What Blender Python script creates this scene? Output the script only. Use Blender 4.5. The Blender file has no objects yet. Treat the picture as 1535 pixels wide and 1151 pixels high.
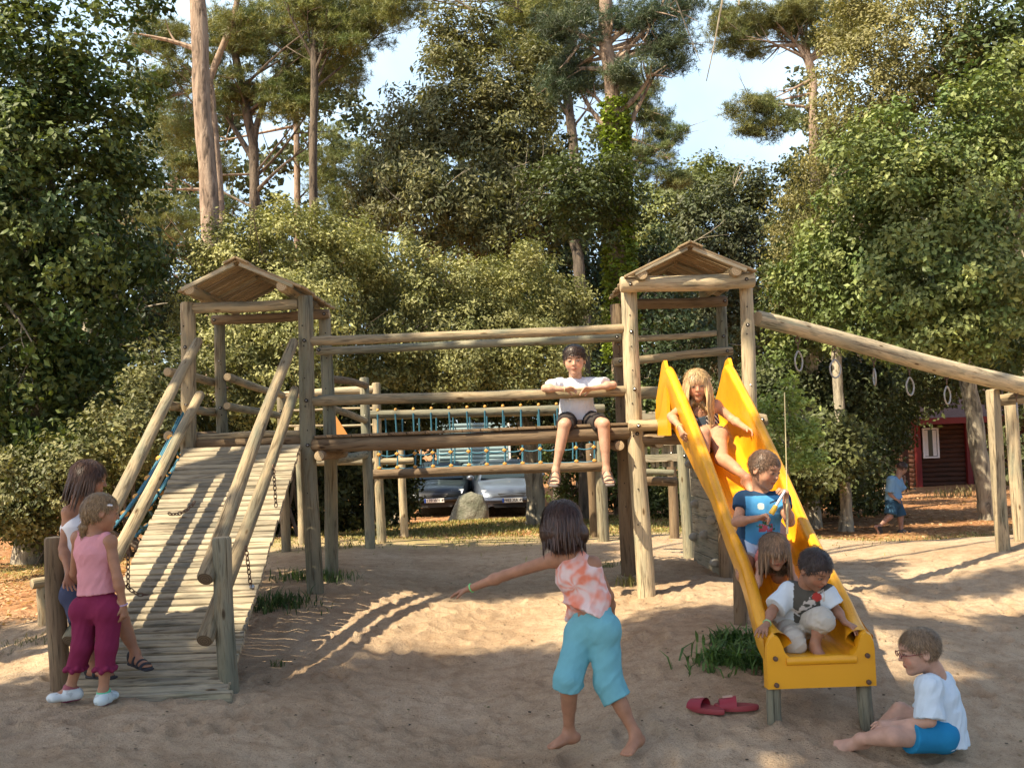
import bpy, math, random
import numpy as np
from mathutils import Vector, Matrix
random.seed(7)
RNG = np.random.default_rng(11)
scene = bpy.context.scene
COL = scene.collection

# ---------------- camera, sky, sun, exposure ----------------
F = 1620.0; CX, CY = 767.5, 575.5
CAMLOC = np.array([0.0, 0.0, 1.5])
cam_data = bpy.data.cameras.new('camera'); cam = bpy.data.objects.new('camera', cam_data)
COL.objects.link(cam); scene.camera = cam
cam_data.sensor_width = 36.0; cam_data.lens = 36.0*F/1535.0
cam_data.clip_start = 0.05; cam_data.clip_end = 2000
RM = Matrix.Rotation(math.radians(92.65), 4, 'X') @ Matrix.Rotation(math.radians(-2.0), 4, 'Z')
cam.matrix_world = Matrix.Translation(Vector(CAMLOC)) @ RM
RN = np.array(RM.to_3x3())
def at(px, py, Y):
    """world point seen at photo pixel (px, py) at distance Y in front of the camera"""
    d = RN @ np.array([(px-CX)/F, -(py-CY)/F, -1.0])
    return CAMLOC + d*(Y/d[1])

SUN = np.array([-0.60, -0.45, 1.0]); SUN /= np.linalg.norm(SUN)     # towards the sun
sun_data = bpy.data.lights.new('sun', 'SUN'); sun = bpy.data.objects.new('sun', sun_data)
COL.objects.link(sun)
sun_data.energy = 5.0; sun_data.angle = math.radians(0.55); sun_data.color = (1.0, 0.86, 0.64)
sun.location = (-20, -15, 30)
sun.rotation_euler = Vector(SUN).to_track_quat('Z', 'Y').to_euler()
world = bpy.data.worlds.new('World'); scene.world = world; world.use_nodes = True
wn = world.node_tree.nodes; wl = world.node_tree.links
sky = wn.new('ShaderNodeTexSky'); sky.sky_type = 'NISHITA'; sky.sun_disc = False
sky.sun_elevation = math.asin(SUN[2]); sky.sun_rotation = math.atan2(SUN[0], SUN[1])
sky.air_density = 1.0; sky.dust_density = 2.0; sky.ozone_density = 1.0
sky_tc = wn.new('ShaderNodeTexCoord'); cl_no = wn.new('ShaderNodeTexNoise'); cl_no.inputs['Scale'].default_value = 2.2; cl_no.inputs['Detail'].default_value = 6
wl.new(sky_tc.outputs['Generated'], cl_no.inputs['Vector']); cl_r = wn.new('ShaderNodeValToRGB'); cl_r.color_ramp.elements[0].position = .36; cl_r.color_ramp.elements[0].color = (.25, .25, .25, 1)
cl_r.color_ramp.elements[1].position = .60; cl_r.color_ramp.elements[1].color = (1, 1, 1, 1); wl.new(cl_no.outputs[0], cl_r.inputs[0])
cl_m = wn.new('ShaderNodeMix'); cl_m.data_type = 'RGBA'; dotn = wn.new('ShaderNodeVectorMath'); dotn.operation = 'DOT_PRODUCT'; wl.new(sky_tc.outputs['Generated'], dotn.inputs[0]); dotn.inputs[1].default_value = (.16, .93, .33)
msk = wn.new('ShaderNodeMapRange'); msk.inputs['From Min'].default_value = .62; msk.inputs['From Max'].default_value = .97; wl.new(dotn.outputs['Value'], msk.inputs[0])   # added cloud whitens only the sky ahead, so fill light stays low
mm = wn.new('ShaderNodeMath'); mm.operation = 'MULTIPLY'; wl.new(cl_r.outputs[0], mm.inputs[0]); wl.new(msk.outputs[0], mm.inputs[1]); wl.new(mm.outputs[0], cl_m.inputs[0]); wl.new(sky.outputs[0], cl_m.inputs[6]); cl_m.inputs[7].default_value = (4.6, 5.9, 6.9, 1)   # colour of the thin cloud added to whiten the sky
wl.new(cl_m.outputs[2], wn['Background'].inputs[0]); wn['Background'].inputs[1].default_value = 0.115
scene.view_settings.view_transform = 'Standard'; scene.view_settings.look = 'None'
scene.view_settings.exposure = 1.15; scene.view_settings.gamma = 1.0
scene.cycles.max_bounces = 6; scene.cycles.diffuse_bounces = 3; scene.cycles.transmission_bounces = 3

# ---------------- materials ----------------
def newmat(name):
    m = bpy.data.materials.new(name); m.use_nodes = True
    nt = m.node_tree; b = nt.nodes['Principled BSDF']
    return m, nt, nt.nodes, nt.links, b
def N(nt, typ, **kw):
    n = nt.nodes.new(typ)
    for k, v in kw.items():
        if k.startswith('i_'):
            key = k[2:]; key = int(key) if key.isdigit() else key
            n.inputs[key].default_value = v
        else: setattr(n, k, v)
    return n
def ramp(nt, stops):
    r = nt.nodes.new('ShaderNodeValToRGB'); e = r.color_ramp.elements
    while len(e) > 1: e.remove(e[-1])
    e[0].position = stops[0][0]; e[0].color = (*stops[0][1], 1)
    for p, c in stops[1:]:
        q = e.new(p); q.color = (*c, 1)
    return r
def noise(nt, vec, scale, detail=4, rough=.55, dist=0.0, w=None):
    n = nt.nodes.new('ShaderNodeTexNoise'); n.inputs['Scale'].default_value = scale
    n.inputs['Detail'].default_value = detail; n.inputs['Roughness'].default_value = rough
    n.inputs['Distortion'].default_value = dist
    if w is not None:
        n.noise_dimensions = '4D'; nt.links.new(w, n.inputs['W'])
    if vec is not None: nt.links.new(vec, n.inputs['Vector'])
    return n
def mix(nt, fac, a, b, mode='MIX'):
    m = nt.nodes.new('ShaderNodeMix'); m.data_type = 'RGBA'; m.blend_type = mode
    for sock, val in ((m.inputs[0], fac), (m.inputs[6], a), (m.inputs[7], b)):
        if hasattr(val, 'links'): nt.links.new(val, sock)
        elif isinstance(val, (int, float)): sock.default_value = val
        else: sock.default_value = (*val, 1)
    return m.outputs[2]
def bump(nt, b, height, strength, dist=0.01):
    bn = nt.nodes.new('ShaderNodeBump'); bn.inputs['Strength'].default_value = strength
    bn.inputs['Distance'].default_value = dist
    nt.links.new(height, bn.inputs['Height']); nt.links.new(bn.outputs[0], b.inputs['Normal'])
def plain(name, col, rough=.6, metal=0, var=.12, scale=14, bstr=.15, spec=.4, bdist=.004):
    m, nt, n, l, b = newmat(name)
    tc = N(nt, 'ShaderNodeTexCoord'); no = noise(nt, tc.outputs['Object'], scale, 5)
    c = mix(nt, no.outputs['Fac'], tuple(x*(1-var) for x in col), tuple(min(1, x*(1+var)) for x in col))
    l.new(c, b.inputs['Base Color']); b.inputs['Roughness'].default_value = rough
    b.inputs['Metallic'].default_value = metal; b.inputs['Specular IOR Level'].default_value = spec
    n2 = noise(nt, tc.outputs['Object'], scale*6, 3)
    bump(nt, b, n2.outputs['Fac'], bstr, bdist)
    return m
def wood(name, c1, c2, c3, grain=1.0):
    """weathered log: grain along UV v, large pale/green patches, knots, cracks"""
    m, nt, n, l, b = newmat(name)
    uv = N(nt, 'ShaderNodeUVMap'); oi = N(nt, 'ShaderNodeObjectInfo')
    w = N(nt, 'ShaderNodeMath', operation='MULTIPLY', i_1=37.0); l.new(oi.outputs['Random'], w.inputs[0])
    mp = N(nt, 'ShaderNodeMapping'); mp.inputs['Scale'].default_value = (26, 2.2, 1); l.new(uv.outputs[0], mp.inputs[0])
    mp2 = N(nt, 'ShaderNodeMapping'); mp2.inputs['Scale'].default_value = (5, 1.6, 1); l.new(uv.outputs[0], mp2.inputs[0])
    mp3 = N(nt, 'ShaderNodeMapping'); mp3.inputs['Scale'].default_value = (60, 1.2, 1); l.new(uv.outputs[0], mp3.inputs[0])
    g = noise(nt, mp.outputs[0], 1.0, 6, .65, 1.6, w.outputs[0])
    p = noise(nt, mp2.outputs[0], 1.0, 4, .55, .2, w.outputs[0])
    k = noise(nt, mp3.outputs[0], 1.0, 3, .6, .3, w.outputs[0])
    r1 = ramp(nt, [(.36, c1), (.52, c2), (.66, c3)]); l.new(p.outputs['Fac'], r1.inputs[0])
    r2 = ramp(nt, [(.36, (.34, .30, .26)), (.47, (.95, .95, .95)), (.56, (1.12, 1.1, 1.05)), (.68, (.66, .58, .48))]); l.new(g.outputs['Fac'], r2.inputs[0])
    c = mix(nt, .85*grain, r1.outputs[0], r2.outputs[0], 'MULTIPLY')
    r3 = ramp(nt, [(.28, (.18, .14, .1)), (.37, (1, 1, 1))]); l.new(k.outputs['Fac'], r3.inputs[0])
    c = mix(nt, .8, c, r3.outputs[0], 'MULTIPLY')
    mk = N(nt, 'ShaderNodeMapping'); mk.inputs['Scale'].default_value = (9, 3.2, 1); l.new(uv.outputs[0], mk.inputs[0])
    ms_ = N(nt, 'ShaderNodeMapping'); ms_.inputs['Location'].default_value = (0, 0, 0); cx_ = N(nt, 'ShaderNodeCombineXYZ'); l.new(w.outputs[0], cx_.inputs[0]); l.new(w.outputs[0], cx_.inputs[1]); va = N(nt, 'ShaderNodeVectorMath', operation='ADD'); l.new(mk.outputs[0], va.inputs[0]); l.new(cx_.outputs[0], va.inputs[1])
    vo = N(nt, 'ShaderNodeTexVoronoi'); vo.inputs['Scale'].default_value = 1.0; vo.inputs['Randomness'].default_value = 1.0; l.new(va.outputs[0], vo.inputs['Vector'])
    rk = ramp(nt, [(.05, (.16, .11, .07)), (.085, (.55, .45, .36)), (.12, (1, 1, 1))]); l.new(vo.outputs['Distance'], rk.inputs[0]); c = mix(nt, .9, c, rk.outputs[0], 'MULTIPLY')
    mc = N(nt, 'ShaderNodeMapping'); mc.inputs['Scale'].default_value = (32, .55, 1); l.new(uv.outputs[0], mc.inputs[0]); nc_ = noise(nt, mc.outputs[0], 1.0, 3, .5, .5, w.outputs[0])
    rc_ = ramp(nt, [(.485, (1, 1, 1)), (.5, (.10, .075, .05)), (.515, (1, 1, 1))]); l.new(nc_.outputs['Fac'], rc_.inputs[0]); rm_ = ramp(nt, [(.52, (0, 0, 0)), (.58, (1, 1, 1))]); l.new(p.outputs['Fac'], rm_.inputs[0])
    crk = mix(nt, rm_.outputs[0], (1, 1, 1), rc_.outputs[0]); c = mix(nt, .8, c, crk, 'MULTIPLY')
    wf = N(nt, 'ShaderNodeMath', operation='MULTIPLY_ADD', i_1=.4, i_2=.8); l.new(oi.outputs['Random'], wf.inputs[0])
    hs = N(nt, 'ShaderNodeHueSaturation'); l.new(wf.outputs[0], hs.inputs['Value']); l.new(c, hs.inputs['Color'])
    l.new(hs.outputs[0], b.inputs['Base Color'])
    b.inputs['Roughness'].default_value = .78; b.inputs['Specular IOR Level'].default_value = .25
    ad = N(nt, 'ShaderNodeMath', operation='ADD'); l.new(g.outputs['Fac'], ad.inputs[0]); l.new(r3.outputs[0], ad.inputs[1])
    bump(nt, b, ad.outputs[0], .8, .009)
    return m
M = {}
M['log'] = wood('weathered_log', (.21, .185, .125), (.36, .28, .17), (.19, .19, .135))
M['log_pale'] = wood('pale_log', (.30, .26, .175), (.46, .37, .235), (.24, .235, .165))  # paler tone of the log wood
M['log_green'] = wood('algae_stained_log', (.155, .16, .115), (.235, .22, .155), (.30, .25, .16))
M['log_dark'] = wood('dark_log', (.15, .105, .06), (.20, .14, .085), (.24, .18, .11))  # darker brown tone of the log wood
M['board'] = wood('grey_board', (.30, .27, .19), (.36, .31, .22), (.24, .24, .17))
M['plank'] = wood('ramp_plank', (.25, .22, .16), (.38, .32, .22), (.19, .175, .13))
M['roofw'] = wood('roof_slat', (.26, .19, .11), (.34, .25, .145), (.22, .17, .11))
def endgrain(name, c1, c2):
    m, nt, n, l, b = newmat(name)
    uv = N(nt, 'ShaderNodeUVMap')
    wv = N(nt, 'ShaderNodeTexWave', wave_type='RINGS', rings_direction='Z'); wv.inputs['Scale'].default_value = 22
    wv.inputs['Distortion'].default_value = 2.5; wv.inputs['Detail'].default_value = 3; wv.inputs['Detail Scale'].default_value = 3
    l.new(uv.outputs[0], wv.inputs[0])
    c = mix(nt, wv.outputs['Fac'], c1, c2); l.new(c, b.inputs['Base Color']); b.inputs['Roughness'].default_value = .85
    return m
M['end'] = endgrain('log_end_grain', (.34, .24, .13), (.52, .40, .24))
M['end_dark'] = endgrain('dark_log_end', (.10, .07, .04), (.17, .12, .07))
M['metal'] = plain('bolt_steel', (.45, .44, .42), .35, .9)
M['rust'] = plain('rusty_chain', (.16, .10, .07), .6, .6)
M['darkhole'] = plain('bolt_recess', (.03, .025, .02), .9)

def attrmat(name, rough=.6, spec=.3, trans=0.0, bscale=0, bstr=.2, sss=0.0, bdist=.003, mulnoise=0.0, nscale=20):
    m, nt, n, l, b = newmat(name)
    a = N(nt, 'ShaderNodeAttribute', attribute_name='Col'); c = a.outputs['Color']
    tc = N(nt, 'ShaderNodeTexCoord')
    if mulnoise:
        no = noise(nt, tc.outputs['Object'], nscale, 5)
        r = ramp(nt, [(.3, (1-mulnoise,)*3), (.7, (1+mulnoise*.5,)*3)]); l.new(no.outputs['Fac'], r.inputs[0])
        c = mix(nt, 1.0, c, r.outputs[0], 'MULTIPLY')
    l.new(c, b.inputs['Base Color']); b.inputs['Roughness'].default_value = rough
    b.inputs['Specular IOR Level'].default_value = spec
    if sss:
        b.inputs['Subsurface Weight'].default_value = sss; b.inputs['Subsurface Radius'].default_value = (.012, .005, .003)
        b.inputs['Subsurface Scale'].default_value = 1.0
    if bscale:
        n2 = noise(nt, tc.outputs['Object'], bscale, 4); bump(nt, b, n2.outputs['Fac'], bstr, bdist)
    if trans:
        tr = N(nt, 'ShaderNodeBsdfTranslucent'); ms = N(nt, 'ShaderNodeMixShader', i_0=trans)
        out = nt.nodes['Material Output']
        c2 = mix(nt, 1.0, c, (1.25, 1.3, .55), 'MULTIPLY'); l.new(c2, tr.inputs[0])
        l.new(b.outputs[0], ms.inputs[1]); l.new(tr.outputs[0], ms.inputs[2]); l.new(ms.outputs[0], out.inputs[0])
    return m
M['leaf'] = attrmat('leaf', .5, .28, .2)
M['needle'] = attrmat('pine_needle', .5, .4, .15)
M['grassm'] = attrmat('grass_blade', .6, .3, .25)

# ---------------- mesh builder ----------------
def norm(v):
    v = np.asarray(v, float); n = np.linalg.norm(v); return v/n if n > 1e-9 else v
class MB:
    def __init__(s): s.v = []; s.f = []; s.uv = []; s.mi = []; s.n = 0
    def add(s, verts, faces, uvs=None, mi=0):
        verts = [tuple(map(float, p)) for p in verts]
        for k, f in enumerate(faces):
            s.f.append(tuple(i+s.n for i in f)); s.mi.append(mi)
            s.uv.append(uvs[k] if uvs is not None else [(verts[i][0]+verts[i][1], verts[i][2]) for i in f])
        s.v += verts; s.n += len(verts)
    def tube(s, pts, rad, sides=10, closed=False, caps=True, capmi=None, flat=1.0, ref=None, mi=0, round_end=False):
        pts = [np.asarray(p, float) for p in pts]; n = len(pts)
        rad = [rad]*n if np.isscalar(rad) else list(rad)
        T = []
        for i in range(n):
            if closed: t = pts[(i+1) % n]-pts[i-1]
            else: t = pts[min(i+1, n-1)]-pts[max(i-1, 0)]
            T.append(norm(t))
        up = np.array([0, 0, 1.]) if ref is None else np.asarray(ref, float)
        if abs(np.dot(up, T[0])) > .95: up = np.array([0, 1., 0])
        u = norm(np.cross(T[0], up)); U = [u]
        for i in range(1, n):
            u = U[-1]-np.dot(U[-1], T[i])*T[i]; U.append(norm(u))
        vs = []; L = [0.]
        for i in range(n):
            if i: L.append(L[-1]+np.linalg.norm(pts[i]-pts[i-1]))
            w = np.cross(T[i], U[i])
            for k in range(sides):
                a = 2*math.pi*k/sides
                vs.append(pts[i]+rad[i]*(math.cos(a)*U[i]+math.sin(a)*flat*w))
        fs = []; uvs = []; rm = max(rad); circ = 2*math.pi*rm
        off = random.random()*3
        for i in range(n if closed else n-1):
            j = (i+1) % n; l1 = L[i]; l2 = L[i+1] if i+1 < n else L[i]+.05
            for k in range(sides):
                k2 = (k+1) % sides
                fs.append((i*sides+k, i*sides+k2, j*sides+k2, j*sides+k))
                a, b = circ*k/sides+off, circ*(k+1)/sides+off
                uvs.append([(a, l1), (b, l1), (b, l2), (a, l2)])
        s.add(vs, fs, uvs, mi)
        if caps and not closed:
            for e, idx in ((0, 0), (n-1, (n-1)*sides)):
                base = s.n
                ring = vs[idx:idx+sides]; c = pts[e]+T[e]*(rad[e]*.12*(1 if e else -1))
                fl = [];
                for k in range(sides):
                    k2 = (k+1) % sides
                    fl.append((sides, k2, k) if e == 0 else (sides, k, k2))
                uc = [[(0, 0)]+[(rm*math.cos(2*math.pi*q/sides), rm*math.sin(2*math.pi*q/sides)) for q in ((f[1]), (f[2]))] for f in fl]
                s.add(ring+[c], fl, uc, mi if capmi is None else capmi)
        return s
    def box(s, c, size, ax=None, mi=0, bev=0.0):
        """box centred at c; ax = 3 axis vectors"""
        A = np.eye(3) if ax is None else np.array([norm(a) for a in ax])
        c = np.asarray(c, float); h = np.asarray(size, float)/2
        if bev <= 0:
            vs = [c+sx*h[0]*A[0]+sy*h[1]*A[1]+sz*h[2]*A[2] for sx in (-1, 1) for sy in (-1, 1) for sz in (-1, 1)]
            fs = [(0, 1, 3, 2), (4, 6, 7, 5), (0, 4, 5, 1), (2, 3, 7, 6), (0, 2, 6, 4), (1, 5, 7, 3)]
        else:
            b = min(bev, min(h)*.8); vs = []
            for sx in (-1, 1):
                for sy in (-1, 1):
                    for sz in (-1, 1):
                        for k in range(3):
                            q = np.array([sx*h[0], sy*h[1], sz*h[2]]); g = np.array([sx, sy, sz])*b; g[k] = 0
                            q2 = q-g; vs.append(c+q2 @ A)
            def id_(sx, sy, sz, k): return (((sx > 0)*2+(sy > 0))*2+(sz > 0))*3+k
            fs = []
            for k in range(3):
                a, b2 = [(1, 2), (2, 0), (0, 1)][k]
                for sg in (-1, 1):
                    q = []
                    for (s1, s2) in ((-1, -1), (1, -1), (1, 1), (-1, 1)):
                        t = [0, 0, 0]; t[k] = sg; t[a] = s1; t[b2] = s2; q.append(id_(*t, k))
                    fs.append(tuple(q if sg > 0 else q[::-1]))
            for k in range(3):           # edges along k
                a, b2 = [(1, 2), (2, 0), (0, 1)][k]
                for s1 in (-1, 1):
                    for s2 in (-1, 1):
                        t0 = [0, 0, 0]; t0[a] = s1; t0[b2] = s2; t0[k] = -1; t1 = list(t0); t1[k] = 1
                        q = (id_(*t0, a), id_(*t1, a), id_(*t1, b2), id_(*t0, b2))
                        fs.append(q if s1*s2 < 0 else q[::-1])
            for sx in (-1, 1):
                for sy in (-1, 1):
                    for sz in (-1, 1):
                        q = tuple(id_(sx, sy, sz, k) for k in range(3)); fs.append(q if sx*sy*sz > 0 else q[::-1])
        # uv: long axis -> v
        la = int(np.argmax(h)); o = [i for i in range(3) if i != la]; uo = random.random()*3
        uvs = []
        for f in fs:
            q = []
            for i in f:
                d = vs[i]-c; q.append((float(np.dot(d, A[o[0]])+np.dot(d, A[o[1]])*.9)+uo, float(np.dot(d, A[la]))))
            uvs.append(q)
        s.add(vs, fs, uvs, mi); return s
    def ball(s, c, r, seg=12, rings=8, ax=None, mi=0):
        A = np.eye(3) if ax is None else np.array([norm(a) for a in ax])
        r = np.array([r]*3 if np.isscalar(r) else r, float); c = np.asarray(c, float); vs = []
        for i in range(rings+1):
            th = math.pi*i/rings
            for k in range(seg):
                ph = 2*math.pi*k/seg
                q = np.array([math.sin(th)*math.cos(ph), math.sin(th)*math.sin(ph), math.cos(th)])*r
                vs.append(c+q @ A)
        fs = [(i*seg+k, (i+1)*seg+k, (i+1)*seg+(k+1) % seg, i*seg+(k+1) % seg) for i in range(rings) for k in range(seg)]
        s.add(vs, fs, None, mi); return s
    def grid(s, P, mi=0, uvscale=1.0, flip=False):
        """P: array (n, m, 3)"""
        P = np.asarray(P, float); n, m = P.shape[:2]
        fs = [(i*m+j, i*m+j+1, (i+1)*m+j+1, (i+1)*m+j) for i in range(n-1) for j in range(m-1)]
        if flip: fs = [f[::-1] for f in fs]
        s.add(P.reshape(-1, 3), fs, None, mi); return s
    def extrude(s, poly, axis_o, U, V, W, depth, mi=0):
        """polygon in (U, V) plane at axis_o, extruded by depth along W"""
        o = np.asarray(axis_o, float); U, V, W = map(norm, (U, V, W)); n = len(poly)
        a = [o+p[0]*U+p[1]*V for p in poly]; b = [q+W*depth for q in a]
        fs = [tuple(range(n))[::-1], tuple(range(n, 2*n))]+[(i, (i+1) % n, n+(i+1) % n, n+i) for i in range(n)]
        s.add(a+b, fs, None, mi); return s
    def build(s, name, mats, parent=None, smooth=True, label=None):
        me = bpy.data.meshes.new(name)
        o = bpy.data.objects.new(name, me)
        org = np.zeros(3)
        if parent is not None:
            o.parent = parent; r = parent
            while r.parent is not None: r = r.parent
            org = np.array(r.location)
        V = np.array(s.v)-org
        me.from_pydata(V.tolist(), [], s.f)
        uvl = me.uv_layers.new(name='UVMap')
        flat = np.array([c for f in s.uv for p in f for c in p], dtype=np.float32)
        if len(flat) == len(uvl.data)*2: uvl.data.foreach_set('uv', flat)
        if not isinstance(mats, (list, tuple)): mats = [mats]
        for m in mats: me.materials.append(m)
        me.polygons.foreach_set('material_index', np.array(s.mi, dtype=np.int32))
        if smooth:
            me.polygons.foreach_set('use_smooth', np.ones(len(me.polygons), bool))
            try: me.set_sharp_from_angle(angle=math.radians(38))
            except Exception: pass
        me.update(); COL.objects.link(o)
        if label: o['label'] = label
        return o
def empty(name, loc, label=None, cat=None, group=None):
    o = bpy.data.objects.new(name, None); o.location = tuple(float(x) for x in loc); o.empty_display_size = .2
    COL.objects.link(o); tag(o, label, cat, group); return o
def tag(o, label=None, cat=None, group=None, kind=None):
    if label: o['label'] = label
    if cat: o['category'] = cat
    if group: o['group'] = group
    if kind: o['kind'] = kind
    return o
def fastmesh(name, V, faces4, col=None, mat=None, parent=None, smooth=False, org=None):
    """numpy mesh: V (n,3), faces (m,k) k=3|4, col (n,3)"""
    me = bpy.data.meshes.new(name); V = np.asarray(V, np.float32); k = faces4.shape[1]
    if org is None:
        org = np.zeros(3)
        if parent is not None:
            r = parent
            while r.parent is not None: r = r.parent
            org = np.array(r.location)
    V = V-np.asarray(org, np.float32)
    me.vertices.add(len(V)); me.vertices.foreach_set('co', V.ravel())
    m = len(faces4); me.loops.add(m*k); me.loops.foreach_set('vertex_index', faces4.astype(np.int32).ravel())
    me.polygons.add(m); me.polygons.foreach_set('loop_start', np.arange(0, m*k, k, dtype=np.int32))
    me.polygons.foreach_set('loop_total', np.full(m, k, np.int32))
    me.update(calc_edges=True)
    if col is not None:
        ca = me.color_attributes.new('Col', 'FLOAT_COLOR', 'POINT')
        c4 = np.ones((len(V), 4), np.float32); c4[:, :3] = col; ca.data.foreach_set('color', c4.ravel())
    me.polygons.foreach_set('use_smooth', np.full(m, smooth, bool))
    if mat: me.materials.append(mat)
    o = bpy.data.objects.new(name, me)
    if parent is not None: o.parent = parent
    COL.objects.link(o); return o
# lattice noise in numpy
_LAT = np.random.default_rng(5).random((64, 64, 64)).astype(np.float32)
def vnoise(p, freq=1.0, seed=0):
    q = np.asarray(p, np.float64)*freq+seed*17.13
    i = np.floor(q).astype(np.int64); f = (q-i).astype(np.float32); f = f*f*(3-2*f)
    i &= 63; j = (i+1) & 63
    x0, y0, z0 = i[..., 0], i[..., 1], i[..., 2]; x1, y1, z1 = j[..., 0], j[..., 1], j[..., 2]
    fx, fy, fz = f[..., 0], f[..., 1], f[..., 2]
    def L(a, b, t): return a+(b-a)*t
    return L(L(L(_LAT[x0, y0, z0], _LAT[x1, y0, z0], fx), L(_LAT[x0, y1, z0], _LAT[x1, y1, z0], fx), fy),
             L(L(_LAT[x0, y0, z1], _LAT[x1, y0, z1], fx), L(_LAT[x0, y1, z1], _LAT[x1, y1, z1], fx), fy), fz)*2-1
def fbm(p, freq, octv=4, seed=0):
    s = 0; a = 1; t = 0
    for k in range(octv): s = s+a*vnoise(p, freq*2**k, seed+k); t += a; a *= .5
    return s/t
# ---------------- ground: one sheet to the horizon ----------------
GP = [(-6, 4, -.05), (0, 4, -.15), (5, 4, -.12), (0, 0, -.15), (-2.1, 5.8, .10), (-2.6, 6.1, .17), (-1.7, 6.1, .15), (.55, 5.3, -.12), (-.5, 6.4, -.02),
      (1.45, 5.6, .34), (2.1, 5.1, -.22), (1.65, 5.0, -.12), (3, 6.5, .0), (-1.58, 8.3, .42), (-1.58, 9.25, .36), (-2.5, 8.3, .30), (.92, 8.3, .28), (.9, 9.25, .30), (0, 8.0, .10),
      (-.4, 9.2, .2), (1.9, 8.3, .2), (-1.6, 12, .30), (-2.5, 12, .28), (0, 12, .22), (1, 12.4, .25), (3, 8.5, .1), (3.3, 11, .12), (4.6, 10.3, .24), (-4.6, 10.5, .0), (-5, 8, .05), (-3.5, 7.5, .1),
      (-8, 14, -.05), (0, 16, 0), (6, 17, -.25), (8, 14, -.1), (-8, 20, -.2), (0, 21, -.2), (9, 22, -.3), (-8, 30, -.5), (0, 27, -.6), (-3, 29, -.6), (10, 32, -.5), (15, 30, -.4), (-16, 16, -.1), (16, 14, -.1)]
_g = np.array(GP)
def _wts(x, y):
    out = []
    for gx, gy, gz_ in GP:
        s_ = (.9+.07*max(gy-7, 0)); out.append(np.exp(-.5*((x-gx)**2+(y-gy)**2)/(s_*s_))+1e-4/(1+((x-gx)**2+(y-gy)**2)/30))
    out = np.array(out); return out/out.sum(0)
def gbase(x, y):
    x = np.asarray(x, float); y = np.asarray(y, float); num = 0; den = 0
    sc = 1.0+.06*np.maximum(y-8, 0)
    for gx, gy, gz in GP:
        s_ = (.9+.07*max(gy-7, 0))
        w = np.exp(-.5*((x-gx)**2+(y-gy)**2)/(s_*s_))+1e-4/(1+((x-gx)**2+(y-gy)**2)/30)
        num = num+w*gz; den = den+w
    return num/den
_W = _wts(_g[:, 0], _g[:, 1]).T; _z = np.linalg.solve(_W.T @ _W+.02*np.eye(len(GP)), _W.T @ _g[:, 2]+.02*_g[:, 2])
GP = [(a, b, float(z)) for (a, b, _), z in zip(GP, _z)]
def gz(x, y): return float(gbase(x, y))
def onground(px, py, y0=3, y1=60):
    """world ground point under photo pixel"""
    for _ in range(60):
        ym = (y0+y1)/2; p = at(px, py, ym)
        if p[2] > gz(p[0], p[1]): y0 = ym
        else: y1 = ym
    return at(px, py, (y0+y1)/2)
def spaced(lo, hi, dl, dh, step, grow=1.12, cap=6):
    a = list(np.arange(dl, dh, step)); s = step; x = dh
    while x < hi: a.append(x); s = min(s*grow, cap); x += s
    s = step; x = dl-step; b = []
    while x > lo: b.append(x); s = min(s*grow, cap); x -= s
    return np.array(b[::-1]+a)
xs = spaced(-160, 160, -4.2, 4.4, .022); ys = spaced(-30, 260, 4.6, 11.0, .022)
GX, GY = np.meshgrid(xs, ys); P2 = np.stack([GX, GY, GX*0+3.3], -1)
near = np.clip((14-GY)/5, 0, 1)*np.clip((8-np.abs(GX))/3, 0, 1)
Z = gbase(GX, GY)
Pa = P2*np.array([1, 1.35, 1])
Z = Z+.030*fbm(P2, 1.1, 3, 1)*np.clip((20-GY)/8, .3, 1)+near*(.011*fbm(Pa, 5, 3, 2)+.010*fbm(Pa, 13, 2, 3)+.004*fbm(Pa, 30, 1, 7))
# trodden footprints
r2 = np.random.default_rng(3)
dz = np.zeros_like(Z)
for k in range(900):
    fx = r2.uniform(-4, 4.2); fy = 4.7+6*r2.random()**1.3; a = r2.uniform(0, math.pi); L_ = r2.uniform(.07, .14); W_ = L_*.5; dep = r2.uniform(.005, .022)
    ix0, ix1 = np.searchsorted(xs, [fx-.3, fx+.3]); iy0, iy1 = np.searchsorted(ys, [fy-.3, fy+.3])
    gx = GX[iy0:iy1, ix0:ix1]-fx; gy = GY[iy0:iy1, ix0:ix1]-fy
    u = gx*math.cos(a)+gy*math.sin(a); v = -gx*math.sin(a)+gy*math.cos(a); q = np.sqrt((u/L_)**2+(v/W_)**2)
    dz[iy0:iy1, ix0:ix1] += -dep*np.exp(-q**4)+dep*.6*np.exp(-((q-1.3)/.3)**2)
Z = Z+dz
Zf = Z.astype(np.float32)
def gsurf(x, y):
    i = int(np.clip(np.searchsorted(xs, x), 1, len(xs)-1)); j = int(np.clip(np.searchsorted(ys, y), 1, len(ys)-1)); return float(Z[j, i])
V = np.stack([GX, GY, Z], -1).reshape(-1, 3); n_, m_ = GX.shape
idx = np.arange(n_*m_).reshape(n_, m_)
Fq = np.stack([idx[:-1, :-1], idx[:-1, 1:], idx[1:, 1:], idx[1:, :-1]], -1).reshape(-1, 4)
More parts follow.
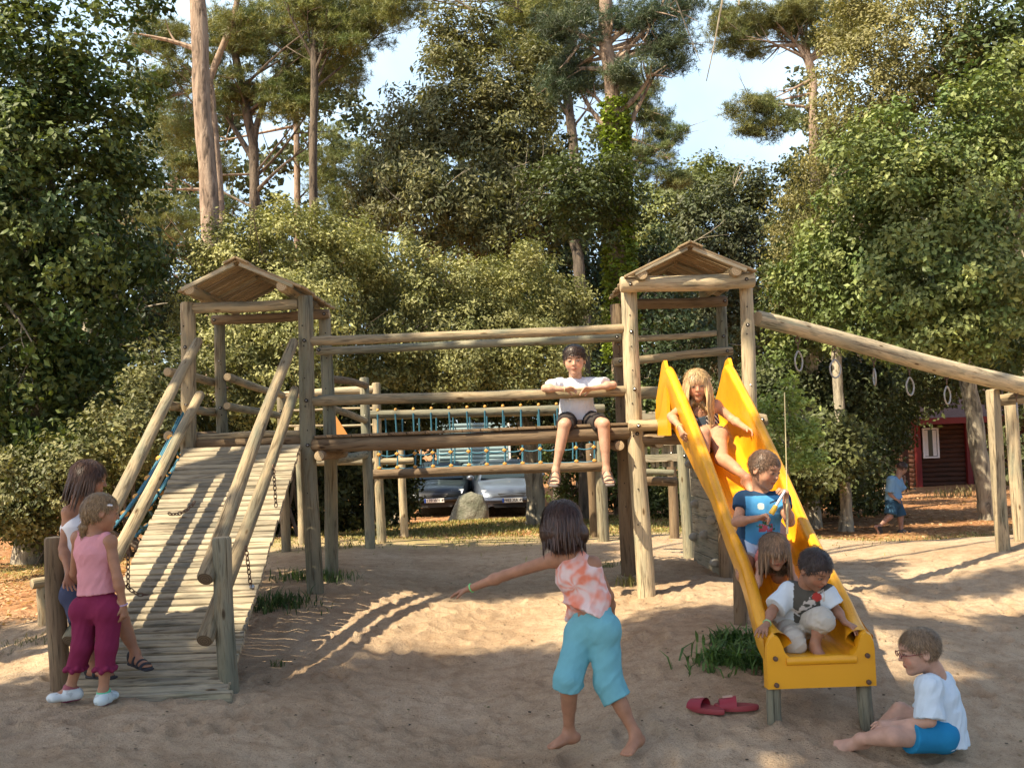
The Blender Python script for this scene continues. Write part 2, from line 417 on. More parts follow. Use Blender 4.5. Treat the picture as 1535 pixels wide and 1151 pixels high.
# zone weights: r = sand, g = needle litter, b = dry grass
nz = fbm(P2, .35, 4, 8); nz2 = fbm(P2, 1.3, 4, 9)
lit = np.clip((GY-13.6+1.6*nz+.9*nz2)/1.6, 0, 1); left_l = np.clip((-GX-2.9-.35*(GY-6)*0+.6*nz2)/1.2, 0, 1)*np.clip((GY-9.3+.9*nz2)/1.0, 0, 1)
litter = np.clip(lit+left_l, 0, 1)
grass = np.clip(1.35-np.abs(GY-14.3+1.2*nz-.12*GX)/1.6, 0, 1)*np.clip(.75+nz2*1.5, 0, 1)
grass = np.maximum(grass, np.clip(1.2-np.abs(GY-20.5)/3.2, 0, 1)*np.clip(1-np.abs(GX+1)/7, 0, 1)*.9)
colz = np.stack([1-litter, litter, grass], -1).reshape(-1, 3)
m, nt, n, l, b = newmat('sandy_ground')
at_ = N(nt, 'ShaderNodeAttribute', attribute_name='Col'); sep = N(nt, 'ShaderNodeSeparateColor'); l.new(at_.outputs['Color'], sep.inputs[0])
tc = N(nt, 'ShaderNodeTexCoord'); ob = tc.outputs['Object']
a1 = noise(nt, ob, 1.1, 6, .6); a2 = noise(nt, ob, 9, 6, .65); a3 = noise(nt, ob, 90, 3, .7); a4 = noise(nt, ob, 420, 2, .7)
r1 = ramp(nt, [(.3, (.40, .285, .18)), (.5, (.51, .38, .25)), (.7, (.60, .465, .32))]); l.new(a1.outputs[0], r1.inputs[0])
r2_ = ramp(nt, [(.3, (.72, .66, .6)), (.55, (1, 1, 1)), (.75, (1.07, 1.05, 1.0))]); l.new(a2.outputs[0], r2_.inputs[0])
c = mix(nt, .85, r1.outputs[0], r2_.outputs[0], 'MULTIPLY')
r3 = ramp(nt, [(.34, (.30, .25, .22)), (.43, (1, 1, 1)), (.7, (1.1, 1.08, 1.02))]); l.new(a3.outputs[0], r3.inputs[0])
c = mix(nt, .45, c, r3.outputs[0], 'MULTIPLY')
r4 = ramp(nt, [(.38, (.6, .55, .5)), (.5, (1, 1, 1)), (.68, (1.35, 1.3, 1.25))]); l.new(a4.outputs[0], r4.inputs[0])
sand = mix(nt, .6, c, r4.outputs[0], 'MULTIPLY')
rl = ramp(nt, [(.3, (.22, .10, .045)), (.5, (.40, .20, .09)), (.68, (.56, .34, .18))]); l.new(a2.outputs[0], rl.inputs[0])
lt = mix(nt, .8, rl.outputs[0], r4.outputs[0], 'MULTIPLY')
rg = ramp(nt, [(.35, (.17, .17, .05)), (.5, (.38, .33, .12)), (.66, (.52, .43, .2))]); l.new(a3.outputs[0], rg.inputs[0])
c = mix(nt, sep.outputs[1], sand, lt)
gm = N(nt, 'ShaderNodeMath', operation='MULTIPLY'); gr = ramp(nt, [(.4, (0, 0, 0)), (.55, (1, 1, 1))]); l.new(a2.outputs[0], gr.inputs[0])
l.new(sep.outputs[2], gm.inputs[0]); l.new(gr.outputs[0], gm.inputs[1])
c = mix(nt, gm.outputs[0], c, rg.outputs[0])
l.new(c, b.inputs['Base Color']); b.inputs['Roughness'].default_value = .95; b.inputs['Specular IOR Level'].default_value = .1
s1 = N(nt, 'ShaderNodeMath', operation='MULTIPLY_ADD', i_1=.35); l.new(a3.outputs[0], s1.inputs[0]); l.new(a2.outputs[0], s1.inputs[2])
s2 = N(nt, 'ShaderNodeMath', operation='MULTIPLY_ADD', i_1=.10); l.new(a4.outputs[0], s2.inputs[0]); l.new(s1.outputs[0], s2.inputs[2])
bump(nt, b, s2.outputs[0], 1.0, .04)
g = fastmesh('ground', V, Fq, colz, m, None, True); tag(g, kind='structure')
# ---------------- wooden play structure ----------------
rl_ = random.Random(21)
play = empty('play_structure', (-.3, 9.0, gz(-.3, 9.0)), 'weathered log climbing frame with two roofed towers, bridge, ramp and yellow slide', 'climbing frame')
def wob(a, b, n=8, amp=.006, bow=0.0):
    a = np.asarray(a, float); b = np.asarray(b, float); d = norm(b-a)
    s = norm(np.cross(d, [.3, .2, 1])); t = np.cross(d, s); out = []
    ph = rl_.random()*6; ph2 = rl_.random()*6
    for i in range(n):
        q = i/(n-1)
        out.append(a+(b-a)*q+s*amp*math.sin(q*5+ph)+t*amp*math.sin(q*6.5+ph2)+np.array([0, 0, -bow*4*q*(1-q)]))
    return out
def log(name, a, b, r, mat='log', parent=play, r2=None, amp=.005, bolts=(), boltdir=(0, -1, 0), ends='end', bow=0.0, sides=16, extra=None):
    mb = MB(); n = max(7, int(np.linalg.norm(np.asarray(b, float)-np.asarray(a, float))/.22)+2); r2 = r if r2 is None else r2
    rr = [r+(r2-r)*i/(n-1)+rl_.uniform(-.02, .02)*r for i in range(n)]
    P = wob(a, b, n, amp, bow)
    # slightly rounded ends
    d0 = norm(P[1]-P[0]); P = [P[0], P[0]+d0*.012]+P[1:-1]+[P[-1]-norm(P[-1]-P[-2])*.012, P[-1]]
    rr = [rr[0]*.86, rr[0]]+rr[1:-1]+[rr[-1], rr[-1]*.86]
    mb.tube(P, rr, sides, capmi=1)
    a = np.asarray(a, float); b = np.asarray(b, float); ax = norm(b-a)
    for t in bolts:
        q = t if abs(t) <= 1 else t; c = a+(b-a)*q; d = norm(boltdir); d = norm(d-np.dot(d, ax)*ax)
        rad = r+(r2-r)*q; c = c+d*(rad*.93)
        mb.tube([c-d*.01, c+d*.004+d*rad*.05], .0145, 12, mi=3); mb.ball(c+d*(.006+rad*.05), (.008, .008, .006), 8, 4, mi=2)
    if extra: extra(mb)
    return mb.build(name, [M[mat], M[ends], M['metal'], M['darkhole']], parent)
def holes(z0, z1, x, y, r, n=7, side=(0, -1, 0)):
    def f(mb):
        d = norm(side)
        for i in range(n):
            z = z0+(z1-z0)*(i+.5)/n+rl_.uniform(-.03, .03); c = np.array([x+rl_.uniform(-.012, .012), y, z])+d*r*.95
            mb.tube([c-d*.01, c+d*.0035], .0055, 8, mi=3)
    return f
XL0, XL1, XR0, XR1, YF, YB = -2.49, -1.58, .92, 1.82, 8.3, 9.25
ZD = 1.53; ZT = 2.60
def tpost(x, y, top, mat, r=.060, leanx=0.0):
    zg = gz(x, y)-.25; ex = holes(zg+.7, top-.1, x, y, r, 8)
    return log('tower_post', (x+leanx, y, zg), (x, y, top), r*1.06, mat, r2=r*.93, amp=.008, bolts=((1.47-zg)/(top-zg), (1.81-zg)/(top-zg), (top-.35-zg)/(top-zg)), extra=ex, ends='end')
tpost(XL0, YF, 2.60, 'log'); tpost(XL1, YF, 2.62, 'log_green', .062, .02); tpost(XL0, YB, 2.56, 'log_green', .05); tpost(XL1, YB, 2.60, 'log_green', .056)
tpost(XR0, YF, 2.60, 'log_pale', .066, .045); tpost(XR1, YF, 2.62, 'log_pale', .056, .0); tpost(XR0, YB, 2.58, 'log_dark', .062, .03); tpost(XR1, YB, 2.62, 'log_green', .048)
for (x0, x1) in ((XL0, XL1), (XR0, XR1)):
    right = x0 > 0
    if right:
        log('top_beam', (x0-.07, YF-.115, 2.60), (x1+.05, YF-.115, 2.605), .062, 'log_pale', bolts=(.07, .93))
        log('top_beam', (x0+.06, YB-.105, 2.56), (x1+.03, YB-.105, 2.56), .045, 'log_dark', bolts=(.97,))
        log('cross_rail', (x0+.05, YB+.0, 2.27), (x1-.05, YB, 2.30), .026, 'log_pale')
        log('cross_rail', (x0-.05, YB-.1, 2.08), (x1+.06, YB-.1, 2.14), .036, 'log', bolts=(.95, .05))
    else:
        log('top_beam', (x0+.05, YF, 2.55), (x1-.05, YF, 2.555), .042, 'log')
        log('top_beam', (x0-.04, YB-.1, 2.55), (x1+.05, YB-.1, 2.57), .042, 'log_dark', bolts=(.03, .96))
    for px_ in (.09, .79):
        log('roof_purlin', (x0+px_, YF-.24, 2.665), (x0+px_, YB+.2, 2.665), .045, 'log')
    # roof: slats from ridge to eave, a ridge board
    rf = MB(); cx = (x0+x1)/2; ybeg, yend = YF-.26, YB+.25; ns = 26
    for sgn in (-1, 1):
        for i in range(ns):
            y = ybeg+(yend-ybeg)*(i+.5)/ns; zj = rl_.uniform(-.004, .004); ln = rl_.uniform(-.012, .02)
            a = np.array([cx, y, 2.875+zj]); b2 = np.array([cx+sgn*((.485 if right or sgn > 0 else .44)+ln), y, 2.655+zj])
            dd = norm(b2-a); nn = norm(np.cross([0, 1, 0], dd))*(1 if sgn > 0 else 1)
            rf.box((a+b2)/2, (np.linalg.norm(b2-a), .043+rl_.uniform(-.004, .004), .019), (dd, (0, 1, 0), np.cross(dd, (0, 1, 0))), bev=.005)
    roof = rf.build('roof', M['roofw'], play, False)
    rb = MB()
    for sgn in (-1, 1):
        a = np.array([cx-sgn*.012, 0, 2.897]); dd = norm([sgn*.485, 0, -.22]); c = a+dd*.06
        rb.box((c[0], (ybeg+yend)/2, c[2]), (.11, yend-ybeg+.04, .016), (dd, (0, 1, 0), np.cross(dd, (0, 1, 0))), bev=.004)
    rb.build('ridge_cap', M['roofw'], roof, False)
    for yy in (ybeg+.03, (ybeg+yend)/2, yend-.1):      # rafters
        for sgn in (-1, 1):
            ra = MB(); a = np.array([cx+sgn*.02, yy, 2.845]); b2 = np.array([cx+sgn*.42, yy, 2.665]); dd = norm(b2-a)
            ra.box((a+b2)/2, (np.linalg.norm(b2-a), .045, .03), (dd, (0, 1, 0), np.cross(dd, (0, 1, 0))), bev=.004)
            ra.build('rafter', M['board'], roof, False)
    # platform: deck planks and edge logs
    dk = MB(); nd = 8
    for i in range(nd):
        y = YF+.02+(YB-YF)*(i+.5)/nd
        dk.box(((x0+x1)/2, y, ZD-.012), (x1-x0-.02, .105, .028), bev=.004)
    dk.build('platform_deck', M['board'], play, False)
    if right:
        log('platform_beam', (x0-.05, YF-.12, 1.53), (x0+.46, YF-.12, 1.535), .043, 'log', bolts=(.14,))
        log('platform_beam', (x1-.02, YF-.12, 1.545), (x1+.10, YF-.12, 1.545), .045, 'log', bolts=(.6,))
        log('platform_beam', (x0+.05, YF, 1.42), (x1-.05, YF, 1.42), .04, 'log_dark')
    else:
        log('platform_beam', (x0+.06, YF, 1.505), (x1-.05, YF, 1.505), .036, 'log_dark')
        log('platform_beam', (x0+.06, YF+.03, 1.56), (x1-.05, YF+.03, 1.565), .026, 'log')
    for yy in (YB,): log('platform_beam', (x0+.05, yy, 1.46), (x1-.05, yy, 1.46), .04, 'log_dark')
for x in (XL1+.10, XR0-.12, XL0-.10):
    log('joist', (x, YF-.12 if x > XL0 else YF-.2, 1.385 if x > XL0 else 1.57), (x, YB+.15, 1.385 if x > XL0 else 1.57), .040, 'log_dark')
log('joist', (XR0+.19, YF-.01, 1.39), (XR0+.19, YB+.15, 1.39), .036, 'log_dark')
for z in (2.06, 1.80): log('side_rail', (XL0-.09, YF-.22, z), (XL0-.09, YB+.2, z-.02), .035, 'log')
# bridge between the towers
log('bridge_rail', (XL1+.02, YF-.0, 2.275), (XR0-.04, YF, 2.285), .036, 'log', bow=.012)
log('bridge_rail', (XL1-.07, YB-.1, 2.265), (XR0+.02, YB-.1, 2.29), .034, 'log_green', bolts=(.01, .985), bow=.01)
log('bridge_rail', (XL1+.02, YF, 1.80), (XR0-.04, YF, 1.798), .039, 'log', amp=.006)
log('bridge_rail', (XL1-.07, YB-.1, 1.835), (XR0+.08, YB-.1, 1.83), .045, 'log_green', bolts=(.985,))
log('bridge_beam', (XL1+.03, YF-.005, 1.462), (XR0-.03, YF-.005, 1.478), .057, 'log_dark', ends='end')
log('bridge_beam', (XL1+.03, YB, 1.462), (XR0-.03, YB, 1.478), .05, 'log_dark')
n_pl = 17
bd = MB()
for i in range(n_pl):
    x = XL1+.06+(XR0-XL1-.1)*(i+.5)/n_pl
    bd.box((x, (YF+YB)/2-.01, 1.530+.016*(x-XL1)/2.5), (.138, YB-YF+.10+rl_.uniform(-.01, .01), .022), bev=.004)
bd.build('bridge_deck', M['log_dark'], play, False)

# ---- ramp
RA = np.array([-2.06, 6.02, .135]); RB = np.array([-2.06, 8.22, 1.47]); rd = norm(RB-RA); rn = norm(np.cross([1, 0, 0], rd)); rw = .88; RL = np.linalg.norm(RB-RA)
rampo = MB()
for sx in (-1, 1):
    a = RA+np.array([sx*.36, 0, 0])-rn*.06; b2 = RB+np.array([sx*.36, 0, 0])-rn*.06; rampo.tube([a, b2], .04, 10)
rampo = rampo.build('ramp', M['log_dark'], play)
npk = 42
for i in range(npk):
    t = (i+.5)/npk; c = RA+(RB-RA)*t; w = rw+rl_.uniform(-.012, .012); mb = MB(); nseg = 12; tilt = rl_.uniform(-.006, .006)
    rr = RL/npk*.5*.93; prof = [(-rr, -.012), (-rr, .008), (-rr*.8, .0165), (-rr*.4, .0195), (rr*.4, .0195), (rr*.8, .0165), (rr, .008), (rr, -.012)]
    P = []
    for j, (u, v) in enumerate(prof):
        P.append([c+np.array([(-w/2+w*k/(nseg-1))+rl_.uniform(0, 0), 0, 0])+rd*(u+tilt*(k/(nseg-1)-.5)*2)+rn*(v+.0022*math.sin(k*.9+i*1.7)) for k in range(nseg)])
    P = np.array(P); npf = len(prof)
    vs = P.reshape(-1, 3); off = rl_.random()*5; fs = []; uv = []
    for j in range(npf-1):
        for k in range(nseg-1):
            fs.append((j*nseg+k, j*nseg+k+1, (j+1)*nseg+k+1, (j+1)*nseg+k))
            uv.append([(off+.012*j, k*w/nseg), (off+.012*j, (k+1)*w/nseg), (off+.012*(j+1), (k+1)*w/nseg), (off+.012*(j+1), k*w/nseg)])
    fs.append(tuple(j*nseg for j in range(npf))[::1]); uv.append([(off+.01*j, 0) for j in range(npf)])
    fs.append(tuple(j*nseg+nseg-1 for j in range(npf))[::-1]); uv.append([(off+.01*j, 0) for j in range(npf)])
    mb.add(vs, fs, uv); mb.build('ramp_plank', M['plank'], rampo)
mb = MB(); mb.box(RA+rd*-.02+np.array([0, -.03, -.05]), (.95, .05, .16), bev=.006); mb.build('toe_board', M['board'], rampo, False)
# ramp posts and handrails
for (px, mt) in ((83, 'log_dark'), (334, 'log_green')):
    p = at(px, 805, 6.12); zg = gz(p[0], p[1])
    log('ramp_post', (p[0]+.02, p[1], zg-.2), (p[0]-.01, p[1], p[2]), .056, mt, r2=.053, bolts=(), amp=.004)
def rail(a, b, r, mat, r2=None, bolts=()): return log('handrail', a, b, r, mat, r2=r2, bolts=bolts, amp=.008, ends='end_dark')
RX = -1.73
rail(at(305, 868, 6.05), at(440, 512, 8.22), .048, 'log', .036)
rail(at(308, 962, 6.02), at(443, 585, 8.20), .048, 'log', .036)
rail(at(112, 870, 6.10), at(298, 512, 8.20), .048, 'log', .036)
rail(at(105, 960, 6.08), at(302, 590, 8.18), .046, 'log', .036)
# chains
def chain(pts, r=.011, wr=.0035, parent=play, name='chain'):
    mb = MB(); pts = [np.asarray(p, float) for p in pts]; L = [0]
    for i in range(1, len(pts)): L.append(L[-1]+np.linalg.norm(pts[i]-pts[i-1]))
    step = r*2.6; k = 0; s = 0
    while s < L[-1]:
        i = max(j for j in range(len(L)) if L[j] <= s); i = min(i, len(pts)-2); q = (s-L[i])/max(1e-6, L[i+1]-L[i]); c = pts[i]+(pts[i+1]-pts[i])*q
        d = norm(pts[i+1]-pts[i]); u = norm(np.cross(d, [.3, 1, .1])); w = np.cross(d, u); e = u if k % 2 else w
        mb.tube([c+d*r*1.75*math.cos(t)+e*r*math.sin(t) for t in np.linspace(0, 2*math.pi, 11)[:-1]], wr, 5, closed=True); s += step; k += 1
    return mb.build(name, M['rust'], parent)
def sag(a, b, d, n=8): a = np.asarray(a, float); b = np.asarray(b, float); return [a+(b-a)*t+np.array([0, 0, -4*d*t*(1-t)]) for t in np.linspace(0, 1, n)]
cA = at(369, 822, 6.6); cB = at(376, 880, 6.62)
chain([cA, cB]); chain([at(410, 700, 7.35), at(414, 762, 7.3)]); chain([at(192, 828, 6.55), at(192, 880, 6.5)])
chain(sag(at(192, 880, 6.5), at(222, 890, 6.55), .02)); chain(sag(at(255, 770, 7.1), at(292, 752, 7.3), .03))
for c, mt in ((cB, 0),):
    mb = MB(); mb.ball(at(378, 880, 6.58), .018, 10, 6); mb.build('eye_bolt', M['metal'], play)

# ---- back platform, links and net bridge
def bpost(px, pt, pb, Y, r, mat, name='platform_post'):
    a = at(px, pt, Y); return log(name, (a[0]+.015, Y, gz(a[0], Y)-.2), (a[0], Y, a[2]), r*1.05, mat, r2=r*.95, bolts=(.8, .9))
bpost(421, 590, 825, 12.0, .052, 'log', ); bpost(447, 640, 830, 12.8, .045, 'log_pale'); bpost(546, 566, 820, 12.0, .056, 'log_green'); bpost(563, 574, 820, 12.9, .054, 'log')
bpost(600, 650, 808, 13.7, .05, 'log_pale')
bpost(884, 665, 812, 13.0, .05, 'log_dark'); bpost(896, 608, 814, 12.4, .065, 'log_green')
bpost(1003, 640, 806, 12.6, .056, 'log_dark')
L_ = lambda n, a, Ya, b, Yb, r, m, **k: log(n, at(*a, Ya), at(*b, Yb), r, m, **k)
L_('link_rail', (341, 566), 9.2, (424, 593), 12.0, .036, 'log'); L_('link_rail', (341, 608), 9.2, (430, 625), 12.0, .034, 'log'); L_('link_rail', (275, 655), 9.0, (423, 668), 12.0, .036, 'log_dark')
L_('link_rail', (492, 566), 9.3, (548, 577), 12.0, .036, 'log_dark'); L_('link_rail', (492, 610), 9.3, (548, 630), 12.0, .034, 'log')
L_('link_beam', (500, 688), 9.4, (548, 682), 12.0, .045, 'log_green'); L_('link_beam', (345, 672), 9.4, (425, 672), 12.0, .045, 'log_dark')
L_('back_rail', (425, 592), 12.9, (560, 583), 12.9, .045, 'log_pale'); L_('back_rail', (425, 615), 12.9, (560, 612), 12.9, .014, 'log_pale')
L_('back_rail', (425, 639), 12.9, (560, 637), 12.9, .014, 'log_pale'); L_('back_rail', (425, 695), 12.9, (620, 690), 12.9, .04, 'log_pale')
mb = MB(); c = at(507, 640, 12.5)
o3 = at(499, 652, 12.6); mb.extrude([(0, 0), (.17, 0), (.03, .24), (0, .24)], o3, (1, 0, 0), (0, 0, 1), (0, 1, 0), .03)
mb.build('orange_panel', plain('orange_panel_paint', (.62, .27, .07), .5), play, False, 'small orange triangular panel')
dk = MB()
for i in range(16):
    t = (i+.5)/16; a = at(345, 662, 9.4)*(1-t)+at(423, 664, 12.0)*t; b2 = at(497, 664, 9.4)*(1-t)+at(545, 664, 12.0)*t
    dk.box((a+b2)/2, (abs(b2[0]-a[0]), .14, .025), bev=.004)
dk.build('link_deck', M['board'], play, False)
# net bridge
NBX0, NBX1 = at(562, 620, 12.4)[0], at(893, 620, 12.4)[0]
topz = 1.775; lowz = 1.10; midz = 1.32
for (Y, mt) in ((12.35, 'log_green'), (13.1, 'log')):
    log('net_bridge_rail', (NBX0-.1, Y, topz+.0), (NBX1+.1, Y, topz-.02), .048, mt)
log('net_bridge_beam', (NBX0-.1, 12.35, lowz), (NBX1+.12, 12.35, lowz-.0), .055, 'log_dark')
ropem = plain('blue_rope', (.045, .16, .22), .7, var=.3, scale=60); ropegrey = plain('pale_rope', (.30, .42, .46), .7, var=.2, scale=60); conm = plain('orange_connector', (.60, .30, .06), .45)
def ropenet(name, Y, n, z0, zm, z1, label=None, rm=ropem):
    a = MB(); xs_ = [NBX0+.04+(NBX1-NBX0-.08)*i/(n-1) for i in range(n)]
    for i, x in enumerate(xs_):
        a.tube([(x+rl_.uniform(-.004, .004), Y-.052, z1), (x+rl_.uniform(-.006, .006), Y-.02, (z1+zm)/2), (x+.008, Y, zm), (x, Y-.0, z0+.05)], .0095, 7)
    if Y > 12.8: return a.build(name, rm, play, label=label)
    for z, sg in ((zm, .025), (z0+.065, .014)):
        for i in range(n-1): a.tube(sag((xs_[i], Y, z), (xs_[i+1], Y, z), sg, 6), .008, 6)
    net = a.build(name, rm, play, label=label)
    for x in xs_:
        for z in (zm, z0+.065):
            c = MB(); c.ball((x, Y, z), (.027, .02, .017), 8, 5); c.ball((x, Y, z), (.014, .02, .026), 8, 5); c.build('rope_connector', conm, net)
        c = MB(); c.ball((x, Y-.01, topz+.05), (.018, .014, .018), 8, 5); c.build('rope_connector', conm, net)
    return net
ropenet('rope_net', 12.35, 13, lowz, midz, topz, 'blue rope net with orange connectors hung between the logs of the rear bridge')
ropenet('rope_net', 13.1, 13, lowz+.02, midz+.02, topz, 'further blue rope net of the rear bridge', ropem)
# inclined rope net beside the ramp
def P_(px, py, Y): return at(px, py, Y)
a = MB(); kn = []
strands = [((272, 622), 8.25, (168, 792), 7.4), ((286, 655), 8.5, (186, 800), 7.6), ((292, 690), 8.9, (206, 800), 8.1)]
SP = []
for (p0, Y0, p1, Y1) in strands:
    q0, q1 = P_(*p0, Y0), P_(*p1, Y1); pts = sag(q0, q1, .07, 7); SP.append(pts)
    for off in (-.016, .016): a.tube([q+np.array([off, 0, off]) for q in pts], .012, 7)
    kn += pts[1:-1]
for i in range(1, 6):
    for j in range(2): a.tube(sag(SP[j][i], SP[j+1][i], .03, 5), .010, 6)
net = a.build('climbing_net', ropem, play, label='sloping blue rope net with orange connectors left of the ramp')
for q in kn:
    c = MB(); c.ball(q, (.034, .03, .024), 8, 5); c.build('rope_connector', conm, net)
log('net_foot_log', at(60, 790, 7.9)*1.0, at(215, 806, 7.9), .04, 'log_dark') if False else None
# right rear link: fence boards, climbing wall
for (row, h, Y) in ((628, .10, 10.9), (662, .10, 10.9), (688, .075, 10.9)):
    mb = MB(); p0, p1 = at(938, row, Y), at(1020, row-2, Y); mb.box((p0+p1)/2, (p1[0]-p0[0], .03, h), bev=.004); mb.build('guard_board', M['board'], play, False)
for i in range(5):
    x = at(945+i*17, 650, 11.0)[0]
    mb = MB(); z1 = at(945, 616, 11.0)[2]; z0 = at(945, 704, 11.0)[2]; mb.box((x, 10.95, (z0+z1)/2), (.085, .022, z1-z0-rl_.uniform(0, .05)), bev=.004); mb.build('guard_slat', M['board'], play, False)
L_('link_beam', (935, 722), 11.2, (1015, 721), 11.2, .048, 'log_dark')
L_('link_rail', (930, 588), 9.6, (1010, 590), 9.6, .055, 'log'); L_('link_rail', (935, 708), 10.9, (1010, 708), 10.9, .032, 'log_green')
bpost(1022, 636, 812, 10.2, .055, 'log_green'); bpost(1031, 640, 812, 10.6, .04, 'board')
# climbing wall: tilted boards with holds
w0 = at(1036, 690, 9.9); w1 = at(1076, 690, 9.0); zb = gz(w0[0], 9.9)
wall_ax = norm([w1[0]-w0[0], w1[1]-w0[1], 0]); Lw = np.hypot(w1[0]-w0[0], w1[1]-w0[1])
wn_ = norm(np.cross(wall_ax, [0, 0, 1])); wn_ = wn_ if wn_[1] < 0 else -wn_
cwl = None
for i in range(9):
    z = zb-.05+.165*(i+.5); mb = MB(); c = np.array([(w0[0]+w1[0])/2, (w0[1]+w1[1])/2, z]); mb.box(c, (Lw, .03, .158), (wall_ax, np.cross([0, 0, 1], wall_ax), (0, 0, 1)), bev=.004)
    o = mb.build('climbing_wall_board', M['board'], play, False)
    if cwl is None: cwl = o
holdm = plain('climbing_hold', (.32, .30, .25), .7)
for (u, z) in ((.1, .9), (.35, 1.15), (.25, .55), (.7, .75), (.55, .3), (.85, .45), (.15, .25), (.75, 1.2), (.9, .1)):
    c = np.array([w0[0]+wall_ax[0]*Lw*u, w0[1]+wall_ax[1]*Lw*u, zb+z])+wn_*.035; mb = MB(); mb.ball(c, (.05, .035, .04), 10, 6); mb.build('climbing_hold', holdm, play)
log('climbing_wall_post', (w1[0]+.03, 9.0, gz(w1[0], 9)-.1), (w1[0]+.03, 9.0, 1.45), .055, 'log_dark')

# ---- overhead ring beam
ba, bb = at(1136, 479, 8.35), at(1548, 583, 10.45)
log('ring_beam', ba, bb+(bb-ba)*.08, .062, 'log_pale', r2=.088, amp=.012)
for (px, pt, Y) in ((1487, 584, 10.3), (1514, 590, 10.9)):
    a = at(px, pt, Y); log('ring_beam_post', (a[0]+.03, Y, gz(a[0], Y)-.2), (a[0], Y, a[2]), .066, 'log_pale', r2=.062)
log('ring_beam_crossbar', at(1490, 600, 10.4), at(1600, 590, 10.6), .055, 'log')
# slide
yel, nt, n, l, b = newmat('yellow_plastic'); tc = N(nt, 'ShaderNodeTexCoord'); no = noise(nt, tc.outputs['Object'], 5, 5); n3 = noise(nt, tc.outputs['Object'], 60, 4)
cc = ramp(nt, [(.3, (.74, .31, .008)), (.55, (.80, .36, .012)), (.75, (.82, .40, .02))]); l.new(no.outputs[0], cc.inputs[0])
c2 = ramp(nt, [(.28, (.7, .62, .5)), (.42, (1, 1, 1))]); l.new(n3.outputs[0], c2.inputs[0]); mpw = N(nt, 'ShaderNodeMapping'); mpw.inputs['Scale'].default_value = (38, 1.6, 1.6); l.new(tc.outputs['Object'], mpw.inputs[0]); nw = noise(nt, mpw.outputs[0], 1.0, 5, .7); rw = ramp(nt, [(.40, (.80, .74, .62)), (.5, (1, 1, 1)), (.66, (1.06, 1.12, 1.5))]); l.new(nw.outputs[0], rw.inputs[0])
cm = mix(nt, .6, cc.outputs[0], c2.outputs[0], 'MULTIPLY'); cm = mix(nt, .7, cm, rw.outputs[0], 'MULTIPLY')
l.new(cm, b.inputs['Base Color']); rr_ = N(nt, 'ShaderNodeMath', operation='MULTIPLY_ADD', i_1=.25, i_2=.2); l.new(no.outputs[0], rr_.inputs[0]); l.new(rr_.outputs[0], b.inputs['Roughness'])
b.inputs['Specular IOR Level'].default_value = .5; n4 = noise(nt, tc.outputs['Object'], 7, 2); bump(nt, b, n4.outputs[0], .12, .03)
yel2 = plain('yellow_plastic_edge', (.78, .36, .012), .35, var=.06, scale=5, bstr=.08, spec=.5)
# profile: y, bed z, rail-top z, centre x
SLP = [(8.22, 1.545, 1.66, 1.325), (8.0, 1.545, 1.74, 1.325), (7.80, 1.53, 1.86, 1.325), (7.68, 1.50, 1.955, 1.325), (7.60, 1.46, 1.93, 1.33), (7.50, 1.41, 1.86, 1.34), (7.30, 1.30, 1.725, 1.36), (7.05, 1.17, 1.555, 1.38),
       (6.75, 1.04, 1.345, 1.40), (6.45, .88, 1.14, 1.415), (6.2, .74, .965, 1.425), (6.0, .60, .845, 1.435), (5.85, .48, .76, 1.44), (5.74, .41, .69, 1.445), (5.66, .38, .63, 1.45), (5.58, .368, .565, 1.455), (5.50, .362, .505, 1.46), (5.42, .360, .484, 1.465), (5.38, .358, .476, 1.465)]
SLP = np.array(SLP)
from_y = np.linspace(8.22, 5.38, 90)
def slp(y):
    k = np.argsort(SLP[:, 0]); return [float(np.interp(y, SLP[k, 0], SLP[k, j])) for j in (1, 2, 3)]
def sm(y):
    w = [slp(y+d) for d in (-.05, -.025, 0, .025, .05)]; return np.mean(w, 0)

def section(y):
    bz, rz, cx = sm(y); t = .032 if y > 5.6 else .032+.035*(5.6-y)/.2
    h = rz-bz; pts = []; RO = .238+.026*float(np.clip((5.85-y)/.35, 0, 1)); HW = RO-.052
    lo_ = max(bz-.03, rz-.155); pts += [(-RO+.004, lo_), (-RO-.005, lo_+.02), (-RO-.006, rz-.03)]
    for a in np.linspace(math.pi, .25, 8): pts.append((-RO+t-.006+t*math.cos(a), rz-t+t*math.sin(a)))
    pts += [(-HW-.0, rz-t-.03), (-HW+.002, bz+h*.4), (-HW+.008, bz+.05), (-HW+.03, bz+.016), (-HW+.07, bz+.002), (-.08, bz-.002), (0, bz-.004)]
    full = pts+[(-x, z) for x, z in pts[::-1][1:]]
    full += [(RO-.06, bz-.03), (0, bz-.03), (-RO+.06, bz-.03)]
    return [np.array([cx+x, y, z]) for x, z in full]
S = np.array([section(y) for y in from_y]); nS = S.shape[1]
mb = MB(); vs = S.reshape(-1, 3); fs = []
for i in range(len(from_y)-1):
    for j in range(nS): fs.append((i*nS+j, i*nS+(j+1) % nS, (i+1)*nS+(j+1) % nS, (i+1)*nS+j))
mb.add(vs, fs)
